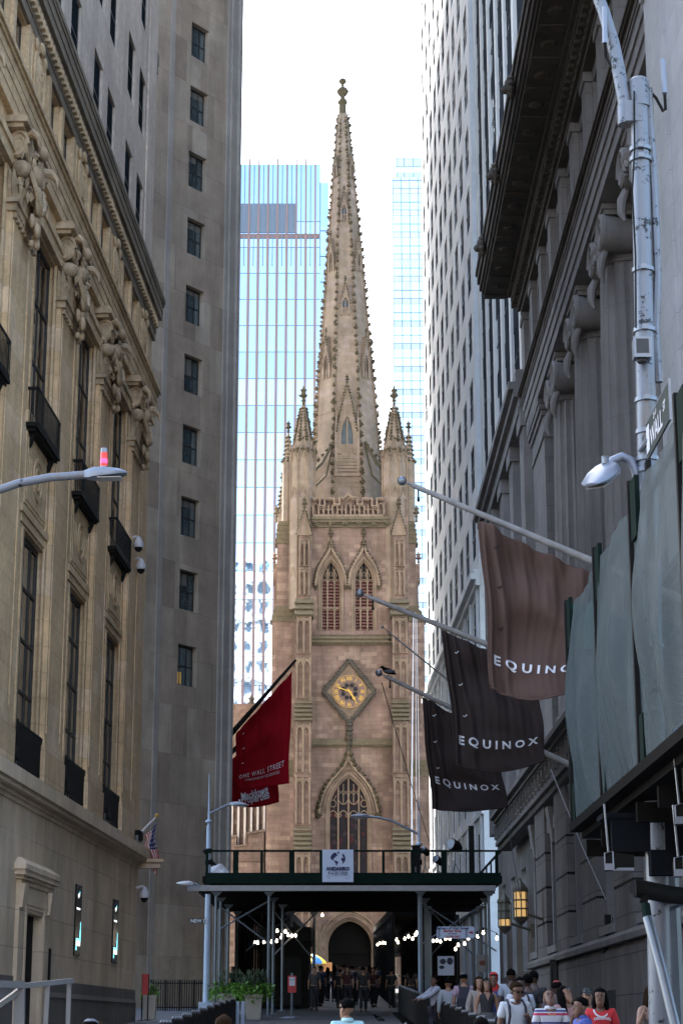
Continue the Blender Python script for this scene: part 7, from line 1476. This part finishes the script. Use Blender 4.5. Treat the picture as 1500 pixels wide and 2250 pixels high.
person('person in a white polo shirt with dark backpack straps, looking down', 1130, 2158, 25, yaw=12, skin='skin1', hair=('short','hairbr'), shirt=(.44,.47,.50), legs=(.10,.11,.14), arms=('down','chest'), hy=20, hp=14, extra=('packA','collar','glasses'))
pB = person('person in a red, white and navy striped polo shirt gazing upwards', 1207, 2172, 23.5, yaw=8, skin='skin1', hair=('none','hairb'), legs=(.10,.10,.13), arms=('down','wave'), hp=-32, extra=('collar','necklace'), smat=M['stripe'])
person('long haired woman in a pale pink top looking up, sunglasses on her head', 1243, 2166, 24.8, yaw=18, skin='skin2', hair=('long','hairb'), shirt=(.36,.20,.19), legs=(.12,.12,.16), arms=('down','hip'), hy=30, hp=-18, extra=('glasses_up',))
person('dark haired boy in a blue shirt, in profile before the girl in red', 1276, 2192, 21.8, yaw=-75, skin='skin1', hair=('short','hairb'), shirt=(.06,.085,.30), legs=(.05,.05,.07), arms=('down','down'), extra=('collar',))
gE = person('long haired girl in a red T-shirt with white trim', 1317, 2172, 23.6, yaw=-8, skin='skin1', hair=('long','hairb'), shirt=(.50,.025,.03), legs=(.07,.08,.14), arms=('down','down'), hy=-6)
person('person in a dark cap with mirrored sunglasses, half hidden behind the girl in red', 1288, 2172, 26, yaw=0, skin='skin2', shirt=(.08,.08,.08), extra=('cap_black','glasses_up'))
person('person in a maroon cap behind the man in stripes', 1222, 2156, 28.5, yaw=170, skin='skin4', shirt=(.05,.04,.05), extra=('cap_red',))
person('tall person dressed in black walking away beside the bank wall', 1171, 2134, 33, yaw=172, skin='skin4', shirt=(.012,.012,.014), legs=(.15,.13,.10), hair=('short','hairb'), sleeve='short')
person('person in black with bushy hair walking away, shorter of the two in black', 1158, 2141, 32, yaw=185, skin='skin4', shirt=(.014,.014,.016), legs=(.03,.03,.03), hair=('afro','hairb'))
person('person in a short white shirt behind the polo man', 1141, 2148, 29.5, yaw=10, skin='skin4', shirt=(.42,.44,.50), legs=(.05,.06,.10), extra=('packC',))
person('person in a black vest over grey sleeves walking away', 1122, 2130, 36, yaw=165, skin='skin4', shirt=(.26,.29,.33), legs=(.03,.03,.04))
person('person in a bright red head scarf and blue plaid shirt', 1084, 2139, 36.5, yaw=-10, skin='skin1', hair=('short','hairb'), shirt=(.05,.06,.20), legs=(.05,.06,.10), extra=('hood',))
person('woman in a black V-neck top and patterned dark skirt, sunglasses on her head', 1068, 2150, 35, yaw=5, skin='skin2', hair=('long','hairbr'), shirt=(.018,.015,.017), legs=(.06,.055,.05), sleeve='none', extra=('vneck','glasses_up','skirt'))
person('woman in a pale open cardigan beside the woman in black', 1051, 2146, 36, yaw=8, skin='skin2', hair=('long','hairbr'), shirt=(.26,.22,.20), legs=(.04,.04,.05), sleeve='long')
person('person in a pink shirt with a black backpack walking away', 1018, 2139, 40, yaw=178, skin='skin2', hair=('short','hairb'), shirt=(.34,.24,.31), legs=(.24,.22,.18), extra=('packB','cap_grey'))
person('person in a pale grey shirt seen from behind by the shed post', 984, 2150, 44, yaw=184, skin='skin2', hair=('short','hairb'), shirt=(.30,.33,.37), legs=(.05,.05,.06), sleeve='long')
person('person in a white shirt leaning on the dark barriers', 955, 2144, 47, yaw=-70, skin='skin1', hair=('short','hairb'), shirt=(.38,.40,.48), legs=(.04,.04,.06), sleeve='long', arms=('lean','lean'))
person('dark haired person in a mint shirt, back turned, alone on the road', 762, 2195, 22, yaw=205, skin='skin2', hair=('short','hairb'), shirt=(.36,.60,.62), legs=(.05,.05,.06), extra=('collar',), hy=12)
person('brown haired person whose head just shows at the bottom edge before the barriers', 492, 2233, 17, yaw=180, skin='skin3', hair=('short','hairbr'), shirt=(.10,.10,.12))
person('dark haired person whose head just shows at the bottom edge before the walking crowd', 1056, 2237, 17, yaw=185, skin='skin2', hair=('short','hairb'), shirt=(.10,.10,.12))
person('person in a dark cap peeping over the bottom edge below the stone base', 199, 2241, 18, yaw=150, skin='skin3', hair=('short','hairb'), shirt=(.14,.14,.16), extra=('cap_grey',)); person('fair haired person peeping over the bottom edge below the stone base', 219, 2247, 18.5, yaw=200, skin='skin3', hair=('short','hairbr'), shirt=(.3,.27,.25))
person('bare armed person half hidden behind the silver pole, one hand raised', 1428, 2168, 25, yaw=20, skin='skin3', hair=('long','hairbr'), shirt=(.15,.12,.10), sleeve='none', arms=('wave','down'))
person('person in a dark red top behind the leaning steel pipe', 1492, 2172, 24, yaw=0, skin='skin2', hair=('short','hairb'), shirt=(.18,.03,.03), legs=(.05,.05,.12))
b = MB(); Xg = gE.location; kk = 1.0
def ong(x, y): a = R(-8); return Vector((Xg.x + x*math.cos(a), Xg.y + x*math.sin(a) - .135 - .006 - y*0, 0)) 
zt = P(1317, 2240, 23.6).z
b = MB(); b.text('ORIGINAL', .045, lambda x, y: Vector((Xg.x+x, Xg.y-.150+.9*x*x, zt+y-1.2*x*x)), bold=.002); b.build('lettering', M['letter'], gE)
b = MB(); c = Vector((Xg.x, Xg.y, gE.location.z)); Hh_ = P(1317,2172,23.6).z-c.z; kk = Hh_/1.755; b.tube([c+Vector((.10*math.cos(a)*kk, (-.03-.085*math.sin(a))*kk, (1.462-.10*math.sin(a))*kk)) for a in [math.pi*i/12 for i in range(13)]], .011, 6); b.build('neck_trim', M['letter'], gE)
# the crowd under and beyond the shed, its shade darkened into their clothes
rc_ = random.Random(21); protos = []
kinds = [('silhouetted person walking away under the shed', (.008,.008,.010), (.008,.008,.01), ('short','hairb'), 180, ()), ('person in a brown top walking away under the shed', (.03,.018,.014), (.01,.01,.013), ('long','hairb'), 175, ()),
         ('person in a grey shirt among the crowd under the shed', (.045,.045,.05), (.012,.012,.018), ('short','hairbr'), 0, ()), ('person in a dark red top among the crowd under the shed', (.05,.01,.01), (.01,.01,.015), ('long','hairbr'), 10, ()), ('person in a blue cap shirt among the crowd under the shed', (.018,.03,.08), (.014,.014,.018), ('short','hairb'), 190, ())]
spots = []
for k in range(34): Y = 80 + 42*(k/33)**1.1 + rc_.uniform(-2, 2); spots.append((rc_.choice((rc_.uniform(655, 905), rc_.uniform(690, 860))), 0, Y))
spots += [(512,0,88),(545,0,92),(965,0,100),(925,0,96)]
for i, (px, yt, Y) in enumerate(spots):
    kd = kinds[rc_.choice((0,0,1,2,3,4)) if i > 4 else i]; ki = kinds.index(kd); x = P(px, 2150, Y).x; rz = R(rc_.uniform(-25, 25)); s_ = rc_.uniform(.93, 1.05); pr = [q for q in protos if q[0] == ki]
    if not pr: q = person(kd[0], px, yt, Y, yaw=kd[4], shirt=kd[1], legs=kd[2], hair=kd[3], H=1.74, x=x, detail=False, skin='skin2', group='people under the shed'); protos.append((ki, q))
    else: copy_tree(pr[0][1], loc=(x, Y, gz(Y)), rz=rz, scale=s_)
